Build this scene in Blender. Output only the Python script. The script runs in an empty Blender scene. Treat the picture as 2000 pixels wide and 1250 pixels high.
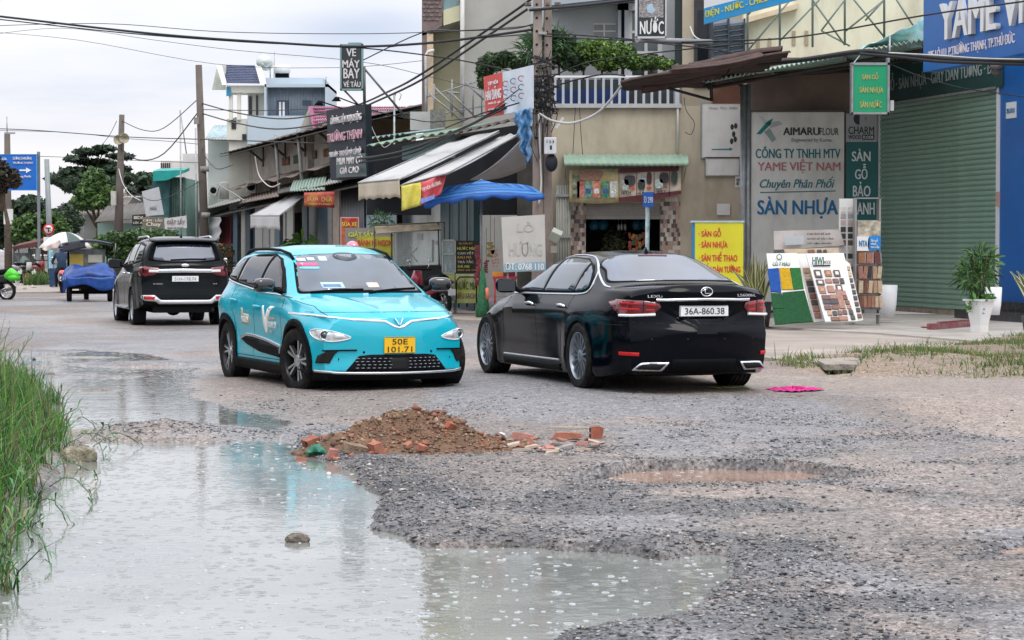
import bpy,bmesh,math,random
import numpy as np
from mathutils import Vector,Matrix,geometry
from mathutils.bvhtree import BVHTree
R=math.radians
SC=bpy.context.scene
COL=SC.collection
# ---------------------------------------------------------------- camera
FPX,YH,CH=4400.0,484.0,1.52
PITCH=math.atan((625-YH)/FPX)
cd=bpy.data.cameras.new('camera');cam=bpy.data.objects.new('camera',cd);COL.objects.link(cam)
cam.location=(0,0,CH);cam.rotation_euler=(R(90)-PITCH,0,0)
cd.sensor_fit='HORIZONTAL';cd.sensor_width=36;cd.lens=FPX/2000*36
cd.clip_start=0.5;cd.clip_end=4000
SC.camera=cam
# ---------------------------------------------------------------- sky
SUN_EL,SUN_ROT=R(58),R(150)
wd=bpy.data.worlds.new("World");SC.world=wd;wd.use_nodes=True
wn=wd.node_tree.nodes;wl=wd.node_tree.links;wn.clear()
def WN(t,**k):
 n=wn.new(t)
 for a,b in k.items():setattr(n,a,b)
 return n
wo=WN('ShaderNodeOutputWorld')
sky=WN('ShaderNodeTexSky',sky_type='NISHITA',sun_disc=False,sun_elevation=SUN_EL,sun_rotation=SUN_ROT)
bg1=WN('ShaderNodeBackground');bg1.inputs[1].default_value=0.1
wl.new(sky.outputs[0],bg1.inputs[0])
tc=WN('ShaderNodeTexCoord');sx=WN('ShaderNodeSeparateXYZ');wl.new(tc.outputs['Generated'],sx.inputs[0])
def wm(op,a,b=None,clamp=False):
 n=WN('ShaderNodeMath',operation=op,use_clamp=clamp)
 for i,v in enumerate((a,b)):
  if v is None:continue
  if isinstance(v,(int,float)):n.inputs[i].default_value=v
  else:wl.new(v,n.inputs[i])
 return n.outputs[0]
z=wm('MAXIMUM',sx.outputs[2],0.0)
zz=wm('ADD',z,0.10)
cx=wm('DIVIDE',sx.outputs[0],zz);cy=wm('DIVIDE',sx.outputs[1],zz)
cb=WN('ShaderNodeCombineXYZ');wl.new(cx,cb.inputs[0]);wl.new(cy,cb.inputs[1])
nz=WN('ShaderNodeTexNoise');nz.inputs['Scale'].default_value=0.55;nz.inputs['Detail'].default_value=6;nz.inputs['Roughness'].default_value=0.55
wl.new(cb.outputs[0],nz.inputs['Vector'])
rp=WN('ShaderNodeValToRGB');wl.new(nz.outputs[0],rp.inputs[0])
rp.color_ramp.elements[0].position=0.30;rp.color_ramp.elements[0].color=(0.52,0.59,0.74,1)
rp.color_ramp.elements[1].position=0.62;rp.color_ramp.elements[1].color=(0.90,0.89,0.92,1)
e=rp.color_ramp.elements.new(0.44);e.color=(0.76,0.78,0.85,1)
hz=wm('SUBTRACT',1.0,wm('MULTIPLY',z,11.0),True)
mx=WN('ShaderNodeMix',data_type='RGBA');wl.new(wm('MULTIPLY',hz,0.75),mx.inputs['Factor'])
wl.new(rp.outputs[0],mx.inputs['A']);mx.inputs['B'].default_value=(0.92,0.89,0.90,1)
yy=wm('MAXIMUM',sx.outputs[1],0.05)
gx=wm('DIVIDE',wm('ADD',wm('DIVIDE',sx.outputs[0],yy),.066),.034);gz=wm('DIVIDE',wm('SUBTRACT',wm('DIVIDE',sx.outputs[2],yy),.0965),.0085)
gap=wm('MULTIPLY',wm('POWER',2.718,wm('MULTIPLY',wm('ADD',wm('MULTIPLY',gx,gx),wm('MULTIPLY',gz,gz)),-1.0)),wm('MULTIPLY',nz.outputs[0],1.3),True)
mg=WN('ShaderNodeMix',data_type='RGBA');wl.new(gap,mg.inputs['Factor']);wl.new(mx.outputs['Result'],mg.inputs['A']);mg.inputs['B'].default_value=(0.40,0.50,0.68,1)
mx=mg
lum=wm('ADD',wm('MULTIPLY',z,1.5),1.0)
sc_=WN('ShaderNodeVectorMath',operation='SCALE');wl.new(mx.outputs['Result'],sc_.inputs[0]);wl.new(lum,sc_.inputs['Scale'])
bg2=WN('ShaderNodeBackground');wl.new(sc_.outputs[0],bg2.inputs[0]);bg2.inputs[1].default_value=1.0
ms=WN('ShaderNodeMixShader');ms.inputs[0].default_value=0.94
wl.new(bg1.outputs[0],ms.inputs[1]);wl.new(bg2.outputs[0],ms.inputs[2]);wl.new(ms.outputs[0],wo.inputs[0])
sl=bpy.data.lights.new('sun','SUN');sl.energy=1.3;sl.angle=R(25);sl.color=(1,0.96,0.9)
so=bpy.data.objects.new('sun',sl);COL.objects.link(so);so.location=(0,0,60)
so.rotation_euler=(R(90)-SUN_EL,0,R(25))
SC.view_settings.view_transform='Standard';SC.view_settings.look='None'
SC.view_settings.exposure=0.12;SC.view_settings.gamma=1.0;SC.view_settings.use_curve_mapping=False
SC.cycles.max_bounces=6;SC.cycles.transparent_max_bounces=8
SC.cycles.use_denoising=True
# ---------------------------------------------------------------- helpers
def P(px,py,d):
 """world point at distance d (metres along +Y) that the photograph shows at pixel px, py"""
 u=(px-1000)/FPX;v=(625-py)/FPX
 y=math.cos(PITCH)+v*math.sin(PITCH);zz=-math.sin(PITCH)+v*math.cos(PITCH)
 return Vector((u*d/y,d,CH+zz*d/y))
def G(px,py,z=0.0):
 u=(px-1000)/FPX;v=(625-py)/FPX
 y=math.cos(PITCH)+v*math.sin(PITCH);zz=-math.sin(PITCH)+v*math.cos(PITCH)
 d=(z-CH)/zz
 return Vector((u*d,y*d,z))
rnd=random.Random(7)
MATS={}
def mat(name,col,rough=0.6,metal=0.0,var=0.12,vs=3.0,bump=0.0,bs=40.0,coat=0.0,ior=1.45,grime=None,ga=0.0,gs=1.2,emit=0.0,alpha=1.0,trans=0.0,streak=1.0):
 if name in MATS:return MATS[name]
 m=bpy.data.materials.new(name);m.use_nodes=True
 nt=m.node_tree;N=nt.nodes;L=nt.links;b=N['Principled BSDF']
 b.inputs['Roughness'].default_value=rough;b.inputs['Metallic'].default_value=metal
 b.inputs['IOR'].default_value=ior;b.inputs['Coat Weight'].default_value=coat;b.inputs['Coat Roughness'].default_value=0.03
 b.inputs['Alpha'].default_value=alpha;b.inputs['Transmission Weight'].default_value=trans
 c=(*col,1)
 t=N.new('ShaderNodeTexCoord')
 src=None
 if var>0:
  n=N.new('ShaderNodeTexNoise');n.inputs['Scale'].default_value=vs;n.inputs['Detail'].default_value=5;L.new(t.outputs['Object'],n.inputs['Vector'])
  r=N.new('ShaderNodeMapRange');r.inputs['From Min'].default_value=0.3;r.inputs['From Max'].default_value=0.7
  r.inputs['To Min'].default_value=1-var;r.inputs['To Max'].default_value=1+var;L.new(n.outputs[0],r.inputs[0])
  v=N.new('ShaderNodeVectorMath');v.operation='SCALE';v.inputs[0].default_value=col;L.new(r.outputs[0],v.inputs['Scale']);src=v.outputs[0]
 if grime is not None:
  n=N.new('ShaderNodeTexNoise');n.inputs['Scale'].default_value=gs;n.inputs['Detail'].default_value=7;n.inputs['Roughness'].default_value=0.65
  mp=N.new('ShaderNodeMapping');mp.inputs['Scale'].default_value=(streak,streak,1);L.new(t.outputs['Object'],mp.inputs[0]);L.new(mp.outputs[0],n.inputs['Vector'])
  r=N.new('ShaderNodeMapRange');r.inputs['From Min'].default_value=0.45;r.inputs['From Max'].default_value=0.72;r.inputs['To Max'].default_value=ga;L.new(n.outputs[0],r.inputs[0])
  x=N.new('ShaderNodeMix');x.data_type='RGBA';L.new(r.outputs[0],x.inputs['Factor'])
  if src is not None:L.new(src,x.inputs['A'])
  else:x.inputs['A'].default_value=c
  x.inputs['B'].default_value=(*grime,1);src=x.outputs['Result']
 if src is not None:L.new(src,b.inputs['Base Color'])
 else:b.inputs['Base Color'].default_value=c
 if bump>0:
  n=N.new('ShaderNodeTexNoise');n.inputs['Scale'].default_value=bs;n.inputs['Detail'].default_value=4;L.new(t.outputs['Object'],n.inputs['Vector'])
  u=N.new('ShaderNodeBump');u.inputs['Strength'].default_value=bump;u.inputs['Distance'].default_value=0.02;L.new(n.outputs[0],u.inputs['Height']);L.new(u.outputs[0],b.inputs['Normal'])
 if emit>0:
  b.inputs['Emission Color'].default_value=c;b.inputs['Emission Strength'].default_value=emit
 MATS[name]=m;return m
OFF={}
def setp(o,label=None,cat=None,group=None,kind=None):
 if label:o['label']=label
 if cat:o['category']=cat
 if group:o['group']=group
 if kind:o['kind']=kind
 return o
def root(name,loc,label,cat,group=None,kind=None,rz=0.0,local=False):
 o=bpy.data.objects.new(name,None);COL.objects.link(o);o.location=loc;o.rotation_euler=(0,0,rz);o.empty_display_size=0.1
 setp(o,label,cat,group,kind)
 OFF[o]=Vector((0,0,0))if local else Vector(loc)
 return o
class MB:
 def __init__(s):s.v=[];s.f=[];s.m=[];s.sm=[]
 def add(s,vs,fs,mi=0,smooth=False):
  b=len(s.v);s.v+=[tuple(x)for x in vs]
  for f in fs:s.f.append([b+i for i in f]);s.m.append(mi);s.sm.append(smooth)
  return s
 def box(s,c,d,rot=None,mi=0):
  x,y,z=d[0]/2,d[1]/2,d[2]/2
  vs=[Vector((i*x,j*y,k*z))for i in(-1,1)for j in(-1,1)for k in(-1,1)]
  if rot is not None:vs=[rot@v for v in vs]
  c=Vector(c)
  return s.add([v+c for v in vs],[(0,1,3,2),(4,6,7,5),(0,4,5,1),(2,3,7,6),(0,2,6,4),(1,5,7,3)],mi)
 def bb(s,x0,x1,y0,y1,z0,z1,mi=0):
  return s.box(((x0+x1)/2,(y0+y1)/2,(z0+z1)/2),(abs(x1-x0),abs(y1-y0),abs(z1-z0)),None,mi)
 def tube(s,pts,r,n=8,mi=0,cap=True,smooth=True):
  pts=[Vector(p)for p in pts];k=len(pts)
  rs=r if isinstance(r,(list,tuple))else[r]*k
  t0=(pts[1]-pts[0]).normalized()
  up=Vector((0,0,1))if abs(t0.z)<0.9 else Vector((1,0,0))
  a=t0.cross(up).normalized();vs=[]
  for i,p in enumerate(pts):
   t=(pts[min(i+1,k-1)]-pts[max(i-1,0)]).normalized()
   a=(a-t*a.dot(t)).normalized();b=t.cross(a)
   for j in range(n):
    w=2*math.pi*j/n;vs.append(p+(a*math.cos(w)+b*math.sin(w))*rs[i])
  fs=[(i*n+j,i*n+(j+1)%n,(i+1)*n+(j+1)%n,(i+1)*n+j)for i in range(k-1)for j in range(n)]
  s.add(vs,fs,mi,smooth)
  if cap:
   b=len(s.v)-len(vs)
   s.f.append([b+j for j in range(n)][::-1]);s.m.append(mi);s.sm.append(False)
   s.f.append([b+(k-1)*n+j for j in range(n)]);s.m.append(mi);s.sm.append(False)
  return s
 def cyl(s,p0,p1,r0,r1=None,n=12,mi=0):return s.tube([p0,p1],[r0,r0 if r1 is None else r1],n,mi)
 def prism(s,pts,ext,mi=0):
  pts=[Vector(p)for p in pts];e=Vector(ext);n=len(pts)
  vs=pts+[p+e for p in pts]
  fs=[list(range(n))[::-1],list(range(n,2*n))]+[(i,(i+1)%n,n+(i+1)%n,n+i)for i in range(n)]
  return s.add(vs,fs,mi)
 def slab(s,pts,th,mi=0):
  """closed slab from a planar-ish outline; thickness goes away from the viewer"""
  pts=[Vector(p)for p in pts]
  nn=(pts[1]-pts[0]).cross(pts[-1]-pts[0]).normalized()
  if nn.y<0:nn=-nn
  return s.prism(pts,nn*th,mi)
 def grid(s,f,nu,nv,mi=0,smooth=True,wrap=False):
  vs=[f(i/nu,j/nv)for i in range(nu+1)for j in range(nv+1)]
  fs=[(i*(nv+1)+j,(i+1)*(nv+1)+j,(i+1)*(nv+1)+j+1,i*(nv+1)+j+1)for i in range(nu)for j in range(nv)]
  return s.add(vs,fs,mi,smooth)
 def sheet(s,f,nu,nv,th,mi=0,smooth=True):
  """thick sheet: two grids th apart plus skirts"""
  g=[[Vector(f(i/nu,j/nv))for j in range(nv+1)]for i in range(nu+1)]
  N=[[None]*(nv+1)for _ in range(nu+1)]
  for i in range(nu+1):
   for j in range(nv+1):
    a=g[min(i+1,nu)][j]-g[max(i-1,0)][j];b=g[i][min(j+1,nv)]-g[i][max(j-1,0)]
    N[i][j]=a.cross(b).normalized()
  vs=[g[i][j]for i in range(nu+1)for j in range(nv+1)]+[g[i][j]+N[i][j]*th for i in range(nu+1)for j in range(nv+1)]
  o=(nu+1)*(nv+1);ix=lambda i,j:i*(nv+1)+j
  fs=[]
  for i in range(nu):
   for j in range(nv):
    q=(ix(i,j),ix(i+1,j),ix(i+1,j+1),ix(i,j+1));fs.append(q[::-1]);fs.append(tuple(o+k for k in q))
  for i in range(nu):
   fs.append((ix(i,0),ix(i+1,0),o+ix(i+1,0),o+ix(i,0)));fs.append((ix(i+1,nv),ix(i,nv),o+ix(i,nv),o+ix(i+1,nv)))
  for j in range(nv):
   fs.append((ix(0,j+1),ix(0,j),o+ix(0,j),o+ix(0,j+1)));fs.append((ix(nu,j),ix(nu,j+1),o+ix(nu,j+1),o+ix(nu,j)))
  return s.add(vs,fs,mi,smooth)
 def ell(s,c,r,nu=12,nv=8,rot=None,mi=0,zmin=-1.0):
  c=Vector(c)
  def f(a,b):
   th=a*2*math.pi;ph=max(-math.pi/2+b*math.pi,math.asin(zmin))
   v=Vector((r[0]*math.cos(ph)*math.cos(th),r[1]*math.cos(ph)*math.sin(th),r[2]*math.sin(ph)))
   return(rot@v if rot is not None else v)+c
  return s.grid(f,nu,nv,mi)
 def lathe(s,c,prof,n=24,axis='z',mi=0,smooth=True):
  c=Vector(c);vs=[]
  for(r,h)in prof:
   for j in range(n):
    w=2*math.pi*j/n;a,b=r*math.cos(w),r*math.sin(w)
    vs.append(c+(Vector((a,b,h))if axis=='z' else Vector((a,h,b))if axis=='y' else Vector((h,a,b))))
  k=len(prof)
  return s.add(vs,[(i*n+j,i*n+(j+1)%n,(i+1)*n+(j+1)%n,(i+1)*n+j)for i in range(k-1)for j in range(n)],mi,smooth)
 def build(s,name,mats,parent=None,bevel=0.0,label=None,cat=None,group=None,kind=None,sharp=None):
  me=bpy.data.meshes.new(name)
  off=OFF.get(parent,Vector((0,0,0)))
  va=np.array([tuple(x)for x in s.v],dtype=float).reshape(-1,3)
  if parent is not None:va=va-np.array(off)
  me.from_pydata(va.tolist(),[],s.f)
  for m in(mats if isinstance(mats,(list,tuple))else[mats]):me.materials.append(m)
  me.polygons.foreach_set('material_index',s.m);me.polygons.foreach_set('use_smooth',s.sm);me.update()
  if sharp:me.set_sharp_from_angle(angle=R(sharp))
  o=bpy.data.objects.new(name,me);COL.objects.link(o)
  if parent is not None:o.parent=parent
  OFF[o]=off if parent is not None else Vector((0,0,0))
  if bevel>0:
   b=o.modifiers.new('b','BEVEL');b.width=bevel;b.segments=2;b.limit_method='ANGLE';b.angle_limit=R(40)
  setp(o,label,cat,group,kind);return o
TEXTS=[]
def text(s,ll,right,up,w,h,m,parent,ext=0.004,bold=0.0,off=0.003,name='lettering',fitx=True,local=False,shear=0.0):
 """lettering whose bounding box starts at ll and measures w by h, lying in the plane right x up"""
 c=bpy.data.curves.new(name,'FONT');c.body=s;c.extrude=ext;c.offset=0;c.shear=shear;c.resolution_u=3
 c.align_x='LEFT';c.space_line=0.9;c.materials.append(m)
 o=bpy.data.objects.new(name,c);COL.objects.link(o);o.parent=parent
 r=Vector(right).normalized();u=Vector(up);u=(u-r*u.dot(r)).normalized()
 TEXTS.append((o,parent,Vector(ll),r,u,w,h,off,fitx,local,bold));OFF[o]=Vector((0,0,0));return o
def finish_texts():
 bpy.context.view_layer.update()
 for(o,par,ll,r,u,w,h,off,fitx,local,bold)in TEXTS:
  bb=o.bound_box;x0=min(b[0]for b in bb);x1=max(b[0]for b in bb);y0=min(b[1]for b in bb);y1=max(b[1]for b in bb)
  sy=h/max(y1-y0,1e-5);sx=w/max(x1-x0,1e-5)if fitx else sy
  n=r.cross(u)
  M=Matrix(((r.x,u.x,n.x,0),(r.y,u.y,n.y,0),(r.z,u.z,n.z,0),(0,0,0,1)))
  MW=Matrix.Translation(ll+n*off)@M@Matrix.Diagonal((sx,sy,1,1))@Matrix.Translation((-x0,-y0,0))
  o.matrix_basis=MW if local else(par.matrix_world.inverted()@MW if par else MW)
def bv(mb_obj):
 me=mb_obj.data
 return BVHTree.FromPolygons([v.co[:]for v in me.vertices],[p.vertices[:]for p in me.polygons])
def cr(pts,n=6,closed=True):
 """Catmull-Rom smoothing of a 2D outline"""
 k=len(pts);out=[]
 rng=range(k)if closed else range(k-1)
 for i in rng:
  p=[pts[(i+j)%k]if closed else pts[min(max(i+j,0),k-1)]for j in(-1,0,1,2)]
  for t in range(n):
   t/=n;q=[]
   for d in range(len(p[0])):
    a,b,c,e=p[0][d],p[1][d],p[2][d],p[3][d]
    q.append(0.5*(2*b+(c-a)*t+(2*a-5*b+4*c-e)*t*t+(3*b-a-3*c+e)*t**3))
   out.append(tuple(q))
 if not closed:out.append(tuple(pts[-1]))
 return out
def sample_lin(pts,step,closed=True):
 out=[];k=len(pts)
 for i in range(k if closed else k-1):
  a=pts[i];b=pts[(i+1)%k];d=math.dist(a,b);n=max(1,int(math.ceil(d/step)))
  for j in range(n):out.append(tuple(a[q]+(b[q]-a[q])*j/n for q in range(len(a))))
 if not closed:out.append(tuple(pts[-1]))
 return out
def rcorner(pts,r,n=4):
 out=[];k=len(pts)
 for i in range(k):
  a,b,c=Vector(pts[i-1]),Vector(pts[i]),Vector(pts[(i+1)%k])
  ra=min(r,(a-b).length*.45);rc=min(r,(c-b).length*.45)
  p=b+(a-b).normalized()*ra;q=b+(c-b).normalized()*rc
  for j in range(n+1):
   t=j/n;out.append(tuple(p*(1-t)**2+b*2*t*(1-t)+q*t*t))
 return out
def ray(bvh,ax,sg,a,b):
 if ax=='y':o,d=Vector((a,sg*4,b)),Vector((0,-sg,0))
 elif ax=='x':o,d=Vector((sg*6,a,b)),Vector((-sg,0,0))
 else:o,d=Vector((a,b,4)),Vector((0,0,-1))
 h=bvh.ray_cast(o,d)
 if h[0]is None:
  tgt=Vector((a,sg*.85,b))if ax=='y' else Vector((sg*2.2,a,b))if ax=='x' else Vector((a,b,1.2))
  h=bvh.find_nearest(tgt)
  n=h[1];return h[0],n
 n=h[1]
 if n.dot(-d)<0:n=-n
 return h[0],n
def inpoly(p,poly):
 c=False;j=len(poly)-1
 for i in range(len(poly)):
  if(poly[i][1]>p[1])!=(poly[j][1]>p[1])and p[0]<(poly[j][0]-poly[i][0])*(p[1]-poly[i][1])/(poly[j][1]-poly[i][1])+poly[i][0]:c=not c
  j=i
 return c
def shell(bvh,poly,ax,sg,m,name,parent,off=0.004,th=0.008,res=0.06,mb=None,mi=0,**k):
 out=sample_lin(poly,res)
 xs=[p[0]for p in out];ys=[p[1]for p in out]
 ins=[]
 x=min(xs)+res/2
 while x<max(xs):
  y=min(ys)+res/2
  while y<max(ys):
   if inpoly((x,y),out)and min((x-p[0])**2+(y-p[1])**2 for p in out)>(res*.45)**2:ins.append((x,y))
   y+=res
  x+=res
 n=len(out)
 r=geometry.delaunay_2d_cdt([Vector(p)for p in out+ins],[],[list(range(n))],1,1e-6)
 V,E,Fc=r[0],r[1],r[2]
 top=[];bot=[]
 for v in V:
  h,nn=ray(bvh,ax,sg,v.x,v.y);top.append(h+nn*off);bot.append(h+nn*(off-th))
 mb2=mb or MB()
 K=len(top);fs=[]
 cnt={}
 for f in Fc:
  f=list(f)
  nn=(top[f[1]]-top[f[0]]).cross(top[f[2]]-top[f[0]])
  ref=Vector((0,sg,0))if ax=='y' else Vector((sg,0,0))if ax=='x' else Vector((0,0,1))
  if nn.dot(ref)<0:f=f[::-1]
  fs.append(f)
  for i in range(3):cnt[(f[i],f[(i+1)%3])]=1
 mb2.add(top+bot,fs,mi,True)
 b=len(mb2.v)-2*K
 for(i,j)in cnt:
  if(j,i)not in cnt:
   mb2.f.append([b+j,b+i,b+K+i,b+K+j]);mb2.m.append(mi);mb2.sm.append(False)
 return mb2 if mb is not None else mb2.build(name,m,parent,**k)
def strip(bvh,line,ax,sg,m,name,parent,w=0.02,hgt=0.008,off=0.002,res=0.04,mb=None,mi=0,closed=False,**k):
 ln=sample_lin(line,res,closed);pts=[];ns=[]
 for p in ln:
  h,n=ray(bvh,ax,sg,p[0],p[1]);pts.append(h);ns.append(n)
 K=len(pts);vs=[]
 for i in range(K):
  a=pts[(i-1)%K]if closed else pts[max(i-1,0)];c=pts[(i+1)%K]if closed else pts[min(i+1,K-1)]
  t=(c-a).normalized();s_=t.cross(ns[i]).normalized()
  for(u,v)in((-.5,off-.006),(-.5,off+hgt*.6),(-.25,off+hgt),(.25,off+hgt),(.5,off+hgt*.6),(.5,off-.006)):
   vs.append(pts[i]+s_*(u*w)+ns[i]*v)
 fs=[(i*6+j,i*6+j+1,((i+1)%K)*6+j+1,((i+1)%K)*6+j)for i in range(K if closed else K-1)for j in range(5)]
 if not closed:fs+=[tuple(range(6)),tuple((K-1)*6+j for j in range(5,-1,-1))]
 mb2=mb or MB();mb2.add(vs,fs,mi,True)
 return mb2 if mb is not None else mb2.build(name,m,parent,sharp=50,**k)
def arc_poly(cx,cz,r0,r1,a0,a1,n=16):
 o=[(cx+r1*math.cos(R(a0+(a1-a0)*i/n)),cz+r1*math.sin(R(a0+(a1-a0)*i/n)))for i in range(n+1)]
 return o+[(cx+r0*math.cos(R(a1+(a0-a1)*i/n)),cz+r0*math.sin(R(a1+(a0-a1)*i/n)))for i in range(n+1)]
def copy_tree(o,parent=None):
 c=o.copy();COL.objects.link(c);OFF[c]=OFF.get(o,Vector((0,0,0)))
 if parent:c.parent=parent
 for ch in list(o.children):copy_tree(ch,c)
 return c
 # ---------------------------------------------------------------- cars
M_TYRE=mat('tyre_rubber',(0.007,0.007,0.008),0.8,ior=1.3,var=.25,vs=20,bump=.2,bs=60,grime=(.09,.08,.07),ga=.35,gs=9)
M_BLACKP=mat('black_plastic',(0.007,0.0075,0.009),0.5,var=.15,ior=1.12)
M_DARK=mat('dark_recess',(0.004,0.004,0.005),0.8,var=0)
M_CHROME=mat('chrome',(0.75,0.77,0.8),0.12,1.0,var=0)
M_ALU=mat('machined_alloy',(0.62,0.64,0.68),0.28,0.9,var=.05)
M_GUN=mat('grey_alloy',(0.33,0.36,0.40),0.3,0.75,var=.05)
M_GLASS=mat('tinted_glass',(0.006,0.009,0.012),0.03,0.0,var=0,ior=1.5)
M_MIRG=mat('mirror_dark',(0.06,0.07,0.08),0.1,0.6,var=0)
M_WSGLASS=mat('windscreen_glass',(0.03,0.055,0.085),0.03,0.0,var=.7,vs=1.6,ior=2.2)  # colour noise paints cloud reflections into the glass
M_RGLASS=mat('sky_lit_glass',(0.04,0.06,0.10),0.04,0.0,var=.6,vs=1.6,ior=2.7)
M_RED=mat('tail_lamp_red',(0.13,0.003,0.010),0.12,0.0,var=.3,vs=14,ior=1.6,coat=.6)
M_REDG=mat('reflector_red',(0.5,0.01,0.01),0.2,var=0)
M_WHITEP=mat('white_plate',(0.75,0.77,0.78),0.4,var=.03)
M_INK=mat('black_ink',(0.01,0.01,0.012),0.5,var=0)
M_LAMPW=mat('lamp_clear',(0.82,0.84,0.86),0.08,0.0,var=0.05,ior=1.6,coat=1)
def smc(pts,x,s):
 px=[p[0]for p in pts];py=[p[1]for p in pts]
 o=np.argsort(px);px=np.array(px)[o];py=np.array(py)[o]
 g=np.linspace(-3,3,1201);v=np.interp(g,px,py)
 if s>0:
  k=int(3*s/0.005);w=np.exp(-0.5*(np.arange(-k,k+1)*0.005/s)**2);w/=w.sum()
  v=np.convolve(np.pad(v,k,mode='edge'),w,'valid')
 return np.interp(x,g,v)
def car_body(name,S,paint,parent):
 xf,xr=S['xf'],S['xr']
 xs=np.concatenate([xr+.5*(1-np.cos(np.linspace(0,math.pi/2,30))),np.linspace(xr+.5,xf-.5,86)[1:-1],xf-.5*(1-np.sin(np.linspace(0,math.pi/2,30)))])
 zt=smc(S['zt'],xs,.035);zb=smc(S['zb'],xs,.10);w=smc(S['w'],xs,.08);wb=smc(S['wb'],xs,.08);zs=smc(S['zs'],xs,.05);kx=smc(S['kx'],xs,.08)
 tum=S['tum'];Ht=S['Ht']
 fz=np.array([0,.05,.12,.22,.35,.5,.62,.74,.84,.91,.96,1.0])
 fy=np.interp(fz,[0,.05,.25,.55,.8,.92,1],S.get('side',[.93,.965,.985,1,.995,.985,.985]))
 rings=[]
 for i,x in enumerate(xs):
  H_=max(zb[i],zs[i]+.1);y=[];z_=[]
  for q in(0,.33,.66,.9):y.append(q*w[i]*.93);z_.append(zs[i])
  wl_=wb[i]
  for a,b in zip(fz,fy):
   yy=w[i]*b;t=max(0,(a-.78)/.22);yy=yy*(1-t*t)+min(wl_,yy)*t*t
   y.append(yy);z_.append(zs[i]+.0+a*(H_-zs[i]))
  hg=max(zt[i]-H_,.012);n=2.3+min(hg/.35,1)*S.get('nn',2.6)
  for j in range(1,27):
   t=j/26*math.pi/2
   zz=math.sin(t)**(2/n)*hg;yy=math.cos(t)**(2/n)*wl_*(1-tum*(zz/Ht))
   y.append(yy);z_.append(H_+zz)
  rings.append((np.array(y),np.array(z_)))
 NH=len(rings[0][0])
 V=[];cnt=2*NH-2
 def emit(x,y,z_,k):
  wm_=max(y.max(),.01)
  for a in range(NH):V.append([x-k*(y[a]/.9)**2,y[a],z_[a]])
  for a in range(NH-2,0,-1):V.append([x-k*(y[a]/.9)**2,-y[a],z_[a]])
 y0,z0=rings[0];zc=(z0.min()+z0.max())/2
 caps=[.15,.4,.65,.85,.95]
 for s_ in caps:emit(xr-S.get('rb',.0)*(1-s_**2),y0*s_,zc+(z0-zc)*s_,kx[0])
 for i,x in enumerate(xs):emit(x,*rings[i],kx[i])
 y1,z1=rings[-1];zc=(z1.min()+z1.max())/2
 for s_ in caps[::-1]:emit(xf+S.get('fb',.0)*(1-s_**2),y1*s_,zc+(z1-zc)*s_,kx[-1])
 V=np.array(V)
 X,Y,Z=V[:,0].copy(),V[:,1].copy(),V[:,2].copy()
 wf=np.clip((X-(xf-.55))/.35,0,1);wf=wf*wf*(3-2*wf)
 V[:,0]+=wf*np.interp(Z,*S['nose'])
 wr=np.clip(((xr+.5)-X)/.3,0,1);wr=wr*wr*(3-2*wr)
 V[:,0]-=wr*np.interp(Z,*S['tail'])
 sgn=np.sign(Y)
 for(cx,rr)in S['wheels']:
  d=np.hypot(X-cx,Z-rr[1])
  V[:,1]+=sgn*rr[2]*np.exp(-((d-rr[0]-.03)/.075)**2)*(np.abs(Y)>.6)*(Z>.1)
 if'disp' in S:S['disp'](V)
 nr=len(V)//cnt
 fs=[]
 for i in range(nr-1):
  for j in range(cnt):fs.append((i*cnt+j,(i+1)*cnt+j,(i+1)*cnt+(j+1)%cnt,i*cnt+(j+1)%cnt))
 fs.append(tuple(range(cnt)));fs.append(tuple(range((nr-1)*cnt,nr*cnt))[::-1])
 mb=MB();mb.add(V.tolist(),fs,0,True)
 o=mb.build(name,[paint,M_DARK,M_BLACKP],parent)
 for p in o.data.polygons:
  if p.center.z<S.get('zblk',0):p.material_index=2
 bm=bmesh.new();bm.from_mesh(o.data);bmesh.ops.recalc_face_normals(bm,faces=bm.faces);bm.to_mesh(o.data);bm.free()
 full=BVHTree.FromPolygons([v.co[:]for v in o.data.vertices],[p.vertices[:]for p in o.data.polygons])
 c=MB()
 for(cx,rr)in S['wheels']:
  for sg in(1,-1):c.lathe((cx,sg*.87,rr[1]),[(0.001,-.32),(rr[0],-.32),(rr[0],.32),(0.001,.32)],40,'y',0)
 co=c.build('well_cutter',[M_DARK])
 bm=bmesh.new();bm.from_mesh(co.data);bmesh.ops.remove_doubles(bm,verts=bm.verts,dist=.003);bmesh.ops.recalc_face_normals(bm,faces=bm.faces);bm.to_mesh(co.data);bm.free()
 o.parent=None
 md=o.modifiers.new('cut','BOOLEAN');md.object=co;md.operation='DIFFERENCE';md.solver='EXACT';md.material_mode='TRANSFER'
 dg=bpy.context.evaluated_depsgraph_get();dg.update()
 me=bpy.data.meshes.new_from_object(o.evaluated_get(dg),depsgraph=dg)
 o.modifiers.clear();o.data=me;o.parent=parent
 bpy.data.objects.remove(co)
 me.polygons.foreach_set('use_smooth',[True]*len(me.polygons));me.set_sharp_from_angle(angle=R(38))
 return o,full
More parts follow.
